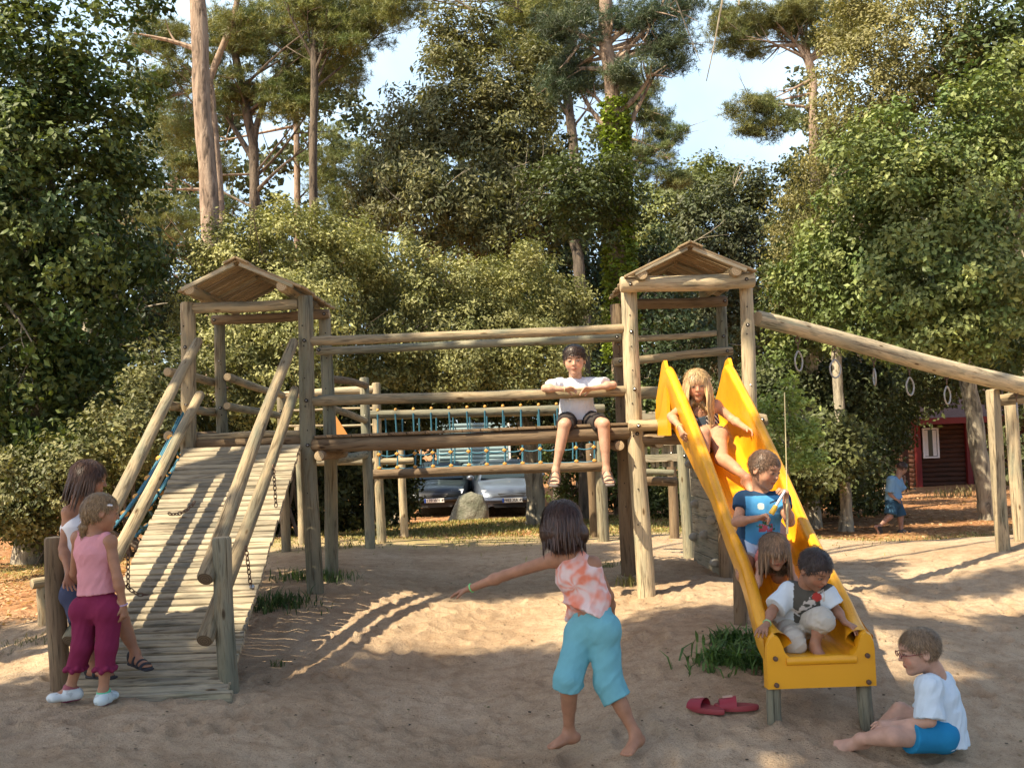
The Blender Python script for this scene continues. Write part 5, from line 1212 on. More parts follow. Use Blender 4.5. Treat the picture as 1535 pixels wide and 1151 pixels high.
# ---------------- vegetation ----------------
DENS = 2.3
tr_ = np.random.default_rng(77)
def leafmesh(name, C, size, aspect, nrm_bias, cols, parent=None, mat='leaf', center=None, fold=.25, droop=0.0, cl=None):
    """C (n,3) leaf bases, one four-sided leaf each"""
    n = len(C); Wn = tr_.normal(0, .62, (n, 3)); Wn[:, 2] += .45
    if center is not None: Wn += norm_rows(C-center)*nrm_bias
    if cl is not None: Wn += norm_rows(C-cl)*.75
    Wn = norm_rows(Wn); D = tr_.normal(0, 1, (n, 3)); D[:, 2] -= droop
    D -= (D*Wn).sum(1)[:, None]*Wn; D = norm_rows(D); U = np.cross(D, Wn); W = Wn
    L = (size*tr_.uniform(.6, 1.35, n))[:, None]; w = L*aspect*.5
    V = np.stack([C, C+D*L*.5+U*w+W*w*fold, C+D*L, C+D*L*.5-U*w+W*w*fold], 1).reshape(-1, 3)
    Fq = np.arange(n*4).reshape(n, 4)
    return fastmesh(name, V, Fq, np.repeat(cols, 4, 0), M[mat], parent, False)
def norm_rows(a): return a/(np.linalg.norm(a, axis=1)[:, None]+1e-9)
def needlemesh(name, C, Lr, w, cols, parent, per=14, up=.5):
    n = len(C); D = tr_.normal(0, 1, (n*per, 3)); D[:, 2] += up; D = norm_rows(D); B = np.repeat(C, per, 0); B = B+D*Lr*.12
    U = norm_rows(np.cross(D, tr_.normal(0, 1, (n*per, 3)))); L = (Lr*tr_.uniform(.6, 1.2, n*per))[:, None]
    V = np.stack([B-U*w, B+U*w, B+D*L], 1).reshape(-1, 3)
    return fastmesh(name, V, np.arange(n*per*3).reshape(-1, 3), np.repeat(np.repeat(cols, per, 0), 3, 0), M['needle'], parent, False)
def clumps(blobs, dens, rc, leaves, shell=.55, flat=.75):
    """blobs: list (center, radii). returns leaf points, clump id"""
    pts = []; cid = []; cc = []; k = 0
    for c, r in blobs:
        r = np.asarray(r, float); vol = 4*(r[0]*r[1]+r[1]*r[2]+r[0]*r[2])/3*3.14; n = max(3, int(dens*DENS*vol/(rc*rc*3)))
        d = norm_rows(tr_.normal(0, 1, (n, 3))); rad = 1-shell*tr_.random(n)**1.6; wob_ = 1+.22*fbm(d*2.1+np.asarray(c)*.37, 1.0, 2, 5)
        P = np.asarray(c)+d*r*(rad*wob_)[:, None]
        for p in P:
            m = int(leaves*tr_.uniform(.6, 1.4)); rr = rc*tr_.uniform(.65, 1.35)
            q = norm_rows(tr_.normal(0, 1, (m, 3)))*(rr*tr_.random(m)**.45)[:, None]*np.array([1, 1, flat]); pts.append(p+q); cid.append(np.full(m, k)); cc.append(p); k += 1
    return np.concatenate(pts), np.concatenate(cid), np.array(cc)
def bark(name, c1, c2, sc=1.0):
    m, nt, n, l, b = newmat(name); tc = N(nt, 'ShaderNodeTexCoord'); mp = N(nt, 'ShaderNodeMapping'); mp.inputs['Scale'].default_value = (7*sc, 7*sc, 1.4*sc); l.new(tc.outputs['Object'], mp.inputs[0])
    a = noise(nt, mp.outputs[0], 1.6, 6, .65, .6); r = ramp(nt, [(.36, tuple(x*.35 for x in c1)), (.46, c1), (.64, c2)]); l.new(a.outputs[0], r.inputs[0]); l.new(r.outputs[0], b.inputs['Base Color'])
    b.inputs['Roughness'].default_value = .9; bump(nt, b, a.outputs[0], .9, .05); return m
M['bark_pine'] = bark('pine_bark', (.27, .19, .13), (.42, .31, .22)); M['bark_dark'] = bark('dark_bark', (.11, .085, .06), (.17, .13, .09)); M['bark_oak'] = bark('grey_bark', (.30, .26, .19), (.46, .40, .29))
def trunk(pts, r0, r1, mat, parent, name='trunk', sides=14):
    mb = MB(); n = len(pts); P = [np.asarray(p, float) for p in pts]
    # resample with slight wander
    Q = []; 
    for i in range(n-1):
        for t in np.linspace(0, 1, 7)[:-1]: Q.append(P[i]+(P[i+1]-P[i])*t)
    Q.append(P[-1]); m = len(Q); R = [r0+(r1-r0)*(i/(m-1))**.85 for i in range(m)]
    if name == 'trunk': R[0] *= 1.35; R[1] *= 1.12
    Q = [q+np.array([math.sin(i*.9+q[0]), math.cos(i*.7+q[0]), 0])*R[min(i, m-1)]*.10 for i, q in enumerate(Q)]
    mb.tube(Q, [r*(1+.05*math.sin(i*2.3)) for i, r in enumerate(R)], sides); return mb.build(name, M[mat], parent)
def limb(a, b, r, mat, parent, sub=0, bend=.12, name='limb', mb=None):
    a = np.asarray(a, float); b = np.asarray(b, float); own = mb is None; mb = mb or MB(); L = np.linalg.norm(b-a)
    off = tr_.normal(0, 1, 3)*bend*L; off[2] = abs(off[2])*.4; P = [a+(b-a)*t+off*4*t*(1-t)*.5 for t in np.linspace(0, 1, 7)]
    mb.tube(P, [r*(1-.8*t) for t in np.linspace(0, 1, 7)], 6, caps=False)
    for _ in range(sub):
        t = tr_.uniform(.35, .95); p = a+(b-a)*t+off*4*t*(1-t)*.5; d = norm((b-a)/L+tr_.normal(0, .65, 3)); limb(p, p+d*L*tr_.uniform(.25, .5), r*.4, mat, parent, 1 if sub > 3 and L > 1.5 else 0, bend, mb=mb)
    if own: return mb.build(name, M[mat], parent)
def leafcols(pts, cid, nc, base, alt, var=.25, clumpvar=.25):
    a = tr_.random(nc)[cid][:, None]; col = np.array(base)*(1-a)+np.array(alt)*a
    col = col*(1+clumpvar*tr_.uniform(-1, 1, nc)[cid][:, None]); return np.clip(col*(1+var*tr_.uniform(-1, 1, len(pts))[:, None]), 0, 1)
def B(px, py, Y, rx, ry, dy=None):
    """blob seen at (px, py) at distance Y, half-size rx x ry photo pixels, depth half-size dy metres"""
    s = Y/F; c = at(px, py, Y); return (c, (rx*s, (rx+ry)*.5*s if dy is None else dy, ry*s))
def broadleaf(name, label, cat, base, trunkpts, r0, r1, blobs, lsize=.07, aspect=.55, dens=1.0, rc=.28, leaves=60, col=(.07, .10, .03), alt=(.11, .14, .05), barkm='bark_oak', group=None, limbs=10, shell=.6, droop=.2, mat='leaf', flat=.75, var=.3):
    o = empty(name, base, label, cat, group)
    pts, cid, cc = clumps(blobs, dens, rc, leaves, shell, flat)
    leafmesh('crown', pts, lsize, aspect, .7, leafcols(pts, cid, len(cc), col, alt, var), o, mat, np.mean([b[0] for b in blobs], 0), droop=droop, cl=cc[cid])
    if trunkpts:
        trunk(trunkpts, r0, r1, barkm, o)
        if limbs:
            mb = MB(); P = [np.asarray(p, float) for p in trunkpts]
            for k in range(limbs):
                c = cc[tr_.integers(0, len(cc))]; t = tr_.uniform(.3, 1)*(len(P)-1); i = min(int(t), len(P)-2); s_ = P[i]+(P[i+1]-P[i])*(t-i); limb(s_, c, r1*tr_.uniform(.35, .7), barkm, o, 4, mb=mb)
            mb.build('limbs', M[barkm], o)
    return o
G = lambda px, Y: (lambda p: np.array([p[0], Y, gz(p[0], Y)]))(at(px, 700, Y))
def shrubstems(o, base, blobs, n=6, r=.03, mat='bark_dark'):
    mb = MB()
    for k in range(n):
        c, rr = blobs[k % len(blobs)]; limb(np.asarray(base)+np.array([tr_.uniform(-.3, .3), tr_.uniform(-.2, .2), -.05]), np.asarray(c)+tr_.normal(0, .3, 3)*rr, r, mat, o, 4, mb=mb)
    if n: mb.build("stems", M[mat], o)
def shrub(name, label, cat, base, blobs, stems=6, **k):
    o = broadleaf(name, label, cat, base, None, 0, 0, blobs, **k); shrubstems(o, base, blobs, stems); return o
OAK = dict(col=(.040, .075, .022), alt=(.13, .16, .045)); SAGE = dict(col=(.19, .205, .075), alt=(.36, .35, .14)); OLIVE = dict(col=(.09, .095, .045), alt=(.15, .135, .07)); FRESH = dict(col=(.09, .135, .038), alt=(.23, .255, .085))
# big oak at the left edge
b_ = G(40, 15)
broadleaf('oak_tree', 'dark dense oak filling the left edge of the view', 'tree', b_, [b_, b_+[.2, .1, 3], b_+[.1, 0, 6.5]], .17, .12,
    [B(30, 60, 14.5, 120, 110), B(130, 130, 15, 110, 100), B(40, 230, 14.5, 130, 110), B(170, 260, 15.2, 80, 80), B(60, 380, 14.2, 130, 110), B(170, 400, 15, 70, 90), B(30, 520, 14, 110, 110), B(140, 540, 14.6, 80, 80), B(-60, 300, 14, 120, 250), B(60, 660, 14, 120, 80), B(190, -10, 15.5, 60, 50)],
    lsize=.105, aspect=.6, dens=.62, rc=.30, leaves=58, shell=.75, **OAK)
b_ = G(130, 17.5)
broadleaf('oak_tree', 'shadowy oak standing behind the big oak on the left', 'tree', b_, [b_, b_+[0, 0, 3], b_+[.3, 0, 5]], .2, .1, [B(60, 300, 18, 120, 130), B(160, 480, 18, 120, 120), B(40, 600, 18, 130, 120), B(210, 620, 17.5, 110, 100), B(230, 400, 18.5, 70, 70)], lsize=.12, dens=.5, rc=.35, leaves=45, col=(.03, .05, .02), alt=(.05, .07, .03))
# low shrubs, left front
b_ = G(230, 13.2)
shrub('shrub', 'grey green shrub behind the handrails left of the ramp', 'shrub', b_, [B(215, 640, 13.2, 60, 80, .8), B(150, 690, 13.4, 55, 75, .8), B(90, 720, 13.2, 60, 60, .8), B(20, 730, 13.0, 50, 55, .8), B(250, 560, 13.6, 50, 50, .7), B(10, 780, 13.0, 50, 30, .6), B(60, 775, 13.2, 40, 30, .6)], lsize=.065, dens=.9, rc=.22, leaves=70, col=(.06, .075, .025), alt=(.22, .21, .085))
# holm oak hedge behind the left tower and bridge
b_ = G(440, 16)
shrub('holm_oak', 'pale sage green holm oak rising behind the left tower roof', 'shrub', b_, [B(340, 420, 15.5, 70, 90), B(430, 370, 16, 90, 75), B(350, 530, 15, 70, 80), B(450, 480, 15.4, 90, 90), B(520, 400, 16.4, 70, 70), B(300, 470, 15.6, 45, 50), B(420, 590, 15, 90, 60)], lsize=.062, aspect=.5, dens=1.0, rc=.20, leaves=80, stems=4, **SAGE)
b_ = G(640, 17)
shrub('holm_oak', 'olive green holm oak in the middle, above the bridge rails', 'shrub', b_, [B(600, 430, 17, 80, 80), B(690, 450, 17.4, 80, 75), B(780, 440, 17.6, 80, 85), B(560, 520, 16.6, 80, 70), B(670, 540, 16.8, 100, 60), B(800, 530, 17, 80, 65), B(850, 480, 17.8, 50, 60)], lsize=.065, aspect=.5, dens=.95, rc=.22, leaves=72, stems=0, col=(.13, .145, .05), alt=(.29, .28, .11))
b_ = G(500, 18.5)
shrub('undergrowth', 'dark thicket under the holm oaks, seen below the bridge deck', 'shrub', b_, [B(330, 690, 17.5, 90, 75), B(470, 700, 17.5, 90, 75), B(560, 700, 18, 75, 75), B(400, 620, 18, 120, 50), B(560, 620, 18.5, 120, 40), B(640, 560, 19, 120, 50), B(760, 590, 19.5, 90, 40), B(860, 620, 19.5, 60, 60)], stems=0, lsize=.10, dens=.95, rc=.28, leaves=62, col=(.03, .042, .014), alt=(.08, .09, .03))  # leaf colours darkened to stand in for shade inside the thicket
shrub('undergrowth', 'dark bush with bright leaf tips right of the light bark trunk', 'shrub', G(850, 22), [B(850, 700, 22, 40, 60), B(905, 690, 22, 50, 70), B(965, 700, 21, 45, 70), B(990, 640, 21.5, 50, 60), B(930, 600, 22, 60, 60)], lsize=.085, dens=.8, rc=.25, leaves=55, col=(.07, .10, .03), alt=(.12, .15, .05))
shrub('hedge', 'low dark bushes at ground level left of the ramp', 'shrub', G(120, 15), [B(-20, 740, 14.6, 70, 70, .8), B(60, 750, 14.8, 60, 60, .8), B(140, 740, 15, 60, 70, .8), B(220, 745, 15.2, 60, 60, .8), B(290, 740, 15.6, 50, 60, .8), B(100, 650, 15.4, 80, 70, .8), B(260, 650, 15.8, 70, 70, .8), B(-20, 640, 14.6, 70, 80)], stems=0, lsize=.085, dens=.9, rc=.26, leaves=60, col=(.06, .08, .025), alt=(.15, .16, .055))
shrub('hedge', 'low bushes behind the platform posts, left of the black car', 'shrub', G(480, 20.5), [B(400, 760, 20, 60, 45, .8), B(480, 755, 20.5, 60, 50, .8), B(550, 750, 21, 50, 50, .8), B(600, 745, 22.5, 25, 40, .6), B(330, 755, 19.5, 60, 50, .8), B(440, 680, 21, 90, 60), B(560, 670, 22, 60, 50)], stems=0, lsize=.10, dens=.9, rc=.28, leaves=60, col=(.03, .042, .014), alt=(.10, .11, .035))  # shade among these low bushes is put into the dark leaf colours
shrub('hedge', 'dark bushes at ground level between the slide and the walking boy', 'shrub', G(1210, 20), [B(1130, 735, 19.5, 50, 45, .8), B(1190, 735, 19.5, 50, 45, .8), B(1250, 728, 20, 50, 45, .8), B(1300, 715, 21, 40, 50, .8), B(1070, 740, 20, 50, 45, .8), B(1010, 735, 21, 50, 45, .8), B(950, 735, 22.5, 45, 40, .8), B(1250, 640, 21, 90, 60), B(1130, 650, 21, 90, 60), B(1320, 600, 23, 60, 60), B(1150, 690, 17, 50, 60, .7), B(1210, 680, 16.8, 50, 60, .7), B(1265, 670, 17, 40, 60, .7), B(1180, 590, 18.6, 70, 50, .8), B(1260, 580, 18.6, 60, 40, .8)], stems=0, lsize=.095, dens=.9, rc=.28, leaves=60, col=(.04, .055, .018), alt=(.11, .12, .04))  # dark leaf colours carry the shade near the ground
# grey-olive tall tree, centre
b_ = G(590, 25)
broadleaf('olive_green_tree', 'tall grey olive tree with feathery crown in the centre', 'tree', b_, [b_, b_+[.6, 0, 4], b_+[1.4, 0, 7.5]], .18, .10, [B(620, 200, 23.5, 70, 70), B(700, 140, 24, 80, 80), B(770, 230, 24, 80, 90), B(640, 300, 23, 85, 70), B(740, 330, 23.4, 90, 70), B(560, 290, 24, 60, 60), B(820, 300, 24.5, 50, 80), B(690, 50, 24.5, 60, 50), B(800, 120, 24.6, 50, 70)], lsize=.12, aspect=.4, dens=.95, rc=.32, leaves=70, shell=.7, col=(.085, .095, .04), alt=(.20, .19, .08))
b_ = G(840, 26)
broadleaf('evergreen_tree', 'dark evergreen between the grey olive tree and the ivy trunk', 'tree', b_, [b_, b_+[0, 0, 3], b_+[0, 0, 6]], .22, .1, [B(820, 360, 26, 60, 80), B(880, 330, 27, 45, 60), B(790, 420, 25, 80, 50), B(960, 420, 27, 70, 80), B(900, 450, 26, 60, 60), B(1000, 520, 25, 80, 80), B(900, 540, 25, 80, 70)], lsize=.12, dens=.7, rc=.35, leaves=50, col=(.035, .055, .025), alt=(.06, .085, .035))
# right-hand tree mass
b_ = G(1215, 18.2)
broadleaf('oak_tree', 'large bright oak overhanging the right side of the playground', 'tree', b_, [b_, at(1210, 620, 18.2), at(1220, 480, 18.0), at(1300, 300, 16.5)], .13, .10,
    [B(1330, 250, 14.5, 110, 90), B(1440, 300, 13.8, 110, 110), B(1280, 360, 15, 90, 80), B(1400, 420, 14, 110, 80), B(1500, 440, 13.4, 90, 90), B(1230, 430, 15.4, 70, 70), B(1200, 500, 18, 50, 50), B(1320, 480, 14.6, 90, 60), B(1500, 180, 14, 90, 110), B(1420, 500, 14, 90, 50)],
    lsize=.078, aspect=.6, dens=.85, rc=.25, leaves=74, shell=.65, limbs=0, **FRESH)
b_ = G(1262, 21)
broadleaf('holm_oak_tree', 'tall brownish green holm oak above the bright oak on the right', 'tree', b_, [b_, b_+[0, 0, 4], b_+[.2, 0, 7]], .12, .10,
    [B(1300, 130, 17, 90, 100), B(1380, 60, 16.6, 100, 90), B(1250, 260, 18, 70, 70), B(1210, 330, 18.5, 60, 60), B(1350, 190, 17, 80, 80), B(1190, 410, 18, 60, 60), B(1300, 30, 17.5, 70, 60)], lsize=.062, aspect=.5, dens=.9, rc=.24, leaves=66, shell=.6, limbs=2, col=(.14, .135, .045), alt=(.28, .25, .10))
b_ = G(1560, 17)
broadleaf('oak_tree', 'dark oak in the top right corner', 'tree', b_, [b_, b_+[0, 0, 4], b_+[-.2, 0, 7]], .2, .12, [B(1500, 40, 16, 110, 90), B(1540, 180, 16.5, 80, 120), B(1440, 130, 17, 70, 60), B(1560, 400, 17, 70, 150), B(1540, 530, 15.5, 60, 50)], lsize=.11, dens=.65, rc=.3, leaves=55, shell=.7, col=(.055, .085, .028), alt=(.11, .135, .045))
b_ = G(1180, 19)
shrub('undergrowth', 'dark bushes below the bright oak, behind the walking boy', 'shrub', b_, [B(1190, 700, 18, 60, 60), B(1270, 690, 18.5, 60, 70), B(1200, 600, 18.5, 80, 70), B(1290, 590, 18.5, 70, 70), B(1140, 620, 19, 50, 80), B(1120, 700, 18.5, 50, 60), B(1090, 640, 19.5, 50, 80), B(1330, 640, 20, 40, 70), B(1380, 560, 20, 80, 55), B(1470, 540, 20, 80, 40)], lsize=.085, dens=.75, rc=.26, leaves=55, col=(.05, .065, .025), alt=(.09, .11, .04))
# trees behind, seen against the sky on the right
b_ = G(1080, 40)
broadleaf('round_crown_tree', 'distant tree with dark rounded crown right of the tower roof', 'tree', b_, [b_, b_+[0, 0, 5], b_+[0, 0, 9]], .3, .15, [B(1070, 330, 38, 65, 60), B(1120, 300, 39, 45, 55), B(1060, 410, 38, 75, 60), B(1130, 390, 38, 50, 60), B(1100, 500, 38, 80, 80)], lsize=.16, dens=.9, rc=.42, leaves=60, col=(.06, .075, .035), alt=(.10, .11, .05))
b_ = G(980, 45)
broadleaf('round_crown_tree', 'distant sunlit yellow green tree behind the ivy trunk', 'tree', b_, [b_, b_+[0, 0, 6], b_+[0, 0, 9]], .3, .15, [B(985, 320, 44, 55, 45), B(1040, 290, 45, 55, 45), B(1075, 262, 46, 40, 30), B(970, 380, 44, 60, 50), B(1000, 450, 44, 80, 60)], lsize=.18, dens=.9, rc=.45, leaves=60, col=(.13, .16, .05), alt=(.22, .23, .08))
# pines
def pine(name, label, base, tpts, r0, r1, blobs, needles=.14, w=.006, dens=1.0, rc=.35, tufts=26, per=14, col=(.09, .13, .035), alt=(.22, .22, .06), limbs=14, barkm='bark_pine', group='pines behind the playground', extra=None):
    o = empty(name, base, label, 'pine tree', group); trunk(tpts, r0, r1, barkm, o)
    pts, cid, cc = clumps(blobs, dens, rc, tufts, .8, .5); needlemesh('crown', pts, needles, w, leafcols(pts, cid, len(cc), col, alt, .3), o, per)
    mb = MB(); P = [np.asarray(p, float) for p in tpts]
    for k in range(limbs):
        c = cc[tr_.integers(0, len(cc))]; d = [np.linalg.norm(q-c) for q in P]; i = max(1, int(np.argmin(d))); s_ = P[i]+(P[i-1]-P[i])*tr_.uniform(0, .6); limb(s_, c, r1*tr_.uniform(.3, .6), barkm, o, 4, .1, mb=mb)
    for a, b, r in (extra or []): limb(a, b, r, barkm, o, 3, .1, mb=mb)
    mb.build('limbs', M[barkm], o); return o
b_ = G(330, 21)
pine('pine_tree', 'tall straight pine trunk crossing the upper left of the view', b_, [b_, at(322, 560, 21), at(318, 375, 21), at(305, 180, 21), at(296, 0, 21), at(292, -160, 21)], .21, .155, [B(300, -190, 21, 140, 60), B(150, -150, 21, 90, 50), B(470, -140, 21, 90, 50)], limbs=6)
b_ = G(338, 25)
pine('pine_tree', 'slim leaning pine trunk just behind the tall straight one', b_, [b_, at(333, 400, 25), at(327, 250, 25), at(314, 120, 25), at(350, 30, 25), at(362, -30, 25)], .13, .06, [B(240, 60, 25, 60, 40), B(360, 30, 25, 50, 40), B(250, 130, 25, 50, 40), B(290, 190, 25.5, 40, 35)], dens=.8, extra=[(at(296, 75, 24), at(200, 50, 24), .07), (at(325, 285, 24.8), at(240, 285, 24.5), .05)], barkm='bark_pine')
b_ = G(382, 31)
pine('pine_tree', 'dark forked pine with spreading branches, left of centre', b_, [b_, at(382, 400, 31), at(380, 215, 31), at(360, 120, 31), at(345, 40, 31)], .19, .10, [B(350, 60, 31, 80, 50), B(430, 40, 31, 80, 50), B(480, 100, 31, 70, 45), B(350, 140, 31, 60, 40), B(430, 150, 30.5, 60, 35), B(300, 250, 32, 50, 40), B(520, 30, 30, 50, 40)], dens=1.0, limbs=26, barkm='bark_dark', extra=[(at(380, 215, 31), at(440, 90, 31), .12), (at(382, 290, 31), at(480, 210, 31), .06), (at(380, 240, 31), at(310, 130, 31), .10)], alt=(.19, .19, .055))
b_ = G(472, 28)
pine('pine_tree', 'thin grey pine trunk right of the forked pine', b_, [b_, at(470, 400, 28), at(470, 200, 28), at(472, 60, 28), at(480, -60, 28)], .13, .09, [B(520, 60, 28, 60, 45), B(470, 10, 28, 60, 35), B(560, 20, 28, 50, 30)], limbs=12, barkm='bark_dark')
b_ = G(446, 36)
pine('pine_tree', 'far sunlit pine trunk between two darker trunks', b_, [b_, at(446, 400, 36), at(444, 160, 36)], .13, .10, [B(500, 250, 36, 50, 60), B(440, 140, 36, 40, 30), B(330, 320, 36, 40, 40), B(520, 330, 36, 60, 50), B(240, 330, 36, 80, 50), B(250, 200, 36, 60, 60)], col=(.10, .14, .04), alt=(.21, .22, .07), rc=.45)
b_ = G(935, 22)
ivy = pine('pine_tree', 'tall pine with its lower trunk wrapped in ivy', b_, [b_, at(928, 460, 22), at(925, 300, 22), at(918, 140, 22), at(908, 60, 22), at(906, -60, 22)], .20, .13, [B(980, 30, 22, 60, 35), B(1000, 80, 22, 50, 35), B(1020, 10, 22.5, 40, 25), B(870, 40, 22, 60, 40), B(950, 110, 21.5, 40, 25), B(860, 110, 22.5, 40, 45)], limbs=22, barkm='bark_pine', dens=.9, col=(.04, .07, .035), alt=(.09, .11, .05), extra=[(at(915, 75, 22), at(962, 54, 22), .07), (at(962, 54, 22), at(1010, 110, 21.8), .05), (at(912, 40, 22), at(850, 95, 22), .08)])
ip = []
for t in np.linspace(0, 1, 1500):
    py = 540-(540-150)*t; c = at(925+8*(1-t)-3*t, py, 22); th = tr_.uniform(0, 6.28); r = .20+.10*(1-t)+.06*tr_.random(); ip.append(c+np.array([r*math.cos(th), r*math.sin(th), 0]))
ip = np.array(ip); ip = np.repeat(ip, 7, 0)+tr_.normal(0, .035, (len(ip)*7, 3))
lf = leafmesh('ivy', ip, .085, .9, .8, np.clip(np.array([.20, .26, .04])*(1+.6*tr_.uniform(-1, 1, (len(ip), 1)))*np.array([1, 1, 1]), 0, 1), ivy, 'leaf', b_, droop=1.0)
b_ = G(960, 34)
pine('pine_tree', 'light green pine with open branches behind the ivy trunk', b_, [b_, at(948, 400, 34), at(940, 200, 34), at(935, 100, 34)], .16, .08, [B(960, 150, 34, 40, 35), B(990, 190, 34, 40, 30), B(970, 240, 34, 45, 30), B(935, 130, 34, 30, 30), B(1010, 270, 34, 35, 18), B(900, 270, 34, 50, 30)], dens=.75, limbs=18, col=(.10, .15, .05), alt=(.20, .20, .07), rc=.3)
b_ = G(870, 27)
pine('pine_tree', 'dark double trunk pine behind the ivy trunk', b_, [b_, at(875, 420, 27), at(862, 250, 27), at(850, 130, 27), at(868, -20, 27)], .16, .10, [B(800, 60, 27, 60, 50), B(850, 20, 27, 70, 40), B(790, 10, 27, 50, 30), B(600, 10, 27, 50, 25), B(880, 120, 27.5, 40, 30)], barkm='bark_dark', limbs=16, extra=[(at(855, 180, 27), at(835, 70, 27), .09)])
b_ = G(1225, 27)
pine('umbrella_pine', 'pine with a broad crown and bent limbs against the sky at top right', b_, [b_, at(1222, 300, 27), at(1218, 120, 27), at(1206, 60, 27)], .15, .09, [B(1110, 60, 27, 45, 30), B(1150, 30, 27, 60, 30), B(1210, 20, 27, 60, 30), B(1250, 60, 27, 45, 22), B(1130, 160, 26.5, 40, 25), B(1150, 190, 26.5, 45, 18), B(1090, 30, 27.5, 35, 25), B(1280, 30, 27, 50, 40)], dens=.85, limbs=12, barkm='bark_pine', rc=.3, extra=[(at(1215, 90, 27), at(1275, 60, 27), .08), (at(1215, 110, 27), at(1165, 40, 27), .09), (at(1215, 120, 27), at(1155, 150, 26.6), .05), (at(1208, 70, 27), at(1130, 75, 27), .07)], col=(.10, .13, .04), alt=(.20, .19, .06))
# small trunks on the right
for (pp, Y, r, lb, cat_) in (([(1265, 700), (1258, 600), (1252, 520)], 17.5, .09, 'pale trunk in the shade under the bright oak', 'tree'), ([(1478, 745), (1462, 640), (1450, 560), (1446, 480)], 19, .15, 'leaning trunk in front of the red cabin', 'tree'), ([(803, 775), (800, 700), (790, 640), (760, 560)], 20, .17, 'light bark trunk beside the silver car', 'tree'), ([(876, 480), (868, 400), (862, 360)], 21, .12, 'pale trunk above the boy on the bridge', 'tree')):
    pts_ = [at(x, y, Y) for x, y in pp]; b_ = G(pp[0][0], Y); pts_ = [b_]+pts_[0:]; bk_ = 'bark_dark' if Y == 21 else 'bark_oak'; o = empty('broadleaf_tree', b_, lb, cat_); trunk(pts_, r*1.1, r*.85, bk_, o)
    top = pts_[-1]; q, cid, cc = clumps([(top+np.array([.2, .3, .9]), (1.3, 1.0, 1.1))], .8, .3, 60, .7); leafmesh('crown', q, .10, .6, .6, leafcols(q, cid, len(cc), (.06, .08, .03), (.10, .12, .045), .3), o, 'leaf', top)

# sapling by the slide
b_ = G(1182, 9.7)
sp = empty('sapling', b_, 'slender sapling with light green leaves behind the slide', 'young tree')
trunk([b_, at(1180, 700, 9.7), at(1184, 620, 9.7), at(1192, 565, 9.7)], .014, .006, 'bark_oak', sp, 'stem', 8)
q, cid, cc = clumps([B(1190, 600, 9.7, 22, 35, .2), B(1165, 640, 9.7, 30, 20, .25), B(1205, 650, 9.7, 35, 25, .25), B(1160, 680, 9.7, 25, 20, .25), B(1215, 690, 9.7, 30, 18, .25), B(1150, 610, 9.8, 18, 15, .2)], .55, .10, 30, .9)
leafmesh('foliage', q, .055, .5, .5, leafcols(q, cid, len(cc), (.22, .30, .07), (.36, .42, .13), .2), sp, 'leaf', b_)
mb = MB(); [limb(at(1180+tr_.uniform(0, 8), 700-130*k/14, 9.7), cc[tr_.integers(0, len(cc))], .005, 'bark_oak', sp, 1, mb=mb) for k in range(14)]; mb.build('branches', M['bark_oak'], sp)
b_ = G(1330, 29)
broadleaf('oak_tree', 'dark spreading oak over the roof of the red cabin', 'tree', b_, [b_, b_+[0, 0, 3], b_+[1, 0, 6]], .12, .10, [(np.array([8.6, 27.5, 6.0]), (2.4, 2.0, 1.5)), (np.array([11.2, 28.5, 5.2]), (2.4, 2.0, 1.4)), (np.array([13.8, 29.5, 5.4]), (2.4, 2.0, 1.5)), (np.array([10.4, 29, 3.0]), (1.4, 1.2, .7)), (np.array([12.6, 29.4, 3.2]), (1.6, 1.2, .7)), (np.array([10.0, 30, 8]), (2.5, 2, 1.6)), (np.array([14, 30, 8]), (2.5, 2, 1.6)), B(1350, 590, 25, 50, 40), B(1410, 575, 25, 50, 35), B(1480, 560, 25, 50, 45), B(1540, 600, 25, 40, 60), B(1530, 690, 24, 40, 50)], lsize=.14, dens=.7, rc=.38, leaves=55, col=(.045, .06, .022), alt=(.10, .11, .04))
# far wood closing the view
C_ = []
for k in range(1500):
    x = tr_.uniform(-36, 36); y = tr_.uniform(44, 60); sx_ = x/y; z = tr_.uniform(-.8, 7.0) if .10 < sx_ < .27 else tr_.uniform(-.8, 21)*tr_.random()**.35; C_.append((np.array([x, y, z]), (1.5, 1.2, 1.0)))
q, cid, cc = clumps(C_, .20, .7, 34, .8); o = leafmesh('far_wood', q, .32, .6, .5, leafcols(q, cid, len(cc), (.05, .065, .03), (.10, .11, .05), .3), None, 'leaf'); tag(o, 'far wood closing the view behind the parking place', kind='stuff', cat='wood')
# trees behind the photographer: they shade the foreground
def over(sx, sy, h, r, rz=None):
    """crown blob whose shadow centre falls on ground point (sx, sy)"""
    return (np.array([sx, sy, 0])+SUN/SUN[2]*h, (r, r, rz or r*.6))
b_ = np.array([-6.5, -2.5, gz(-6.5, -2.5)])
SH = []
LITP = [(2.15, 6.75, .55), (-.9, 6.9, .25), (3.6, 6.9, .3), (.9, 5.0, .22), (-3.3, 5.6, .25)]
gx_ = np.arange(-5.2, 6.2, .62)
for iy, yy in enumerate(np.arange(2.6, 8.2, .60)):
    for xx in gx_:
        x_ = xx+(.31 if iy % 2 else 0)+tr_.uniform(-.1, .1); y_ = yy+tr_.uniform(-.1, .1); lim = min(7.75, 6.75+(x_+1.9)*.45) if x_ > -1.9 else 6.75+.2*math.sin(x_*3)
        if y_ > lim-.35 or any((x_-a)**2+(y_-b2)**2 < r*r*1.6 for a, b2, r in LITP): continue
        SH.append(over(x_, y_, 9.2+tr_.uniform(-.6, .6), .48, .32))
SH2 = []
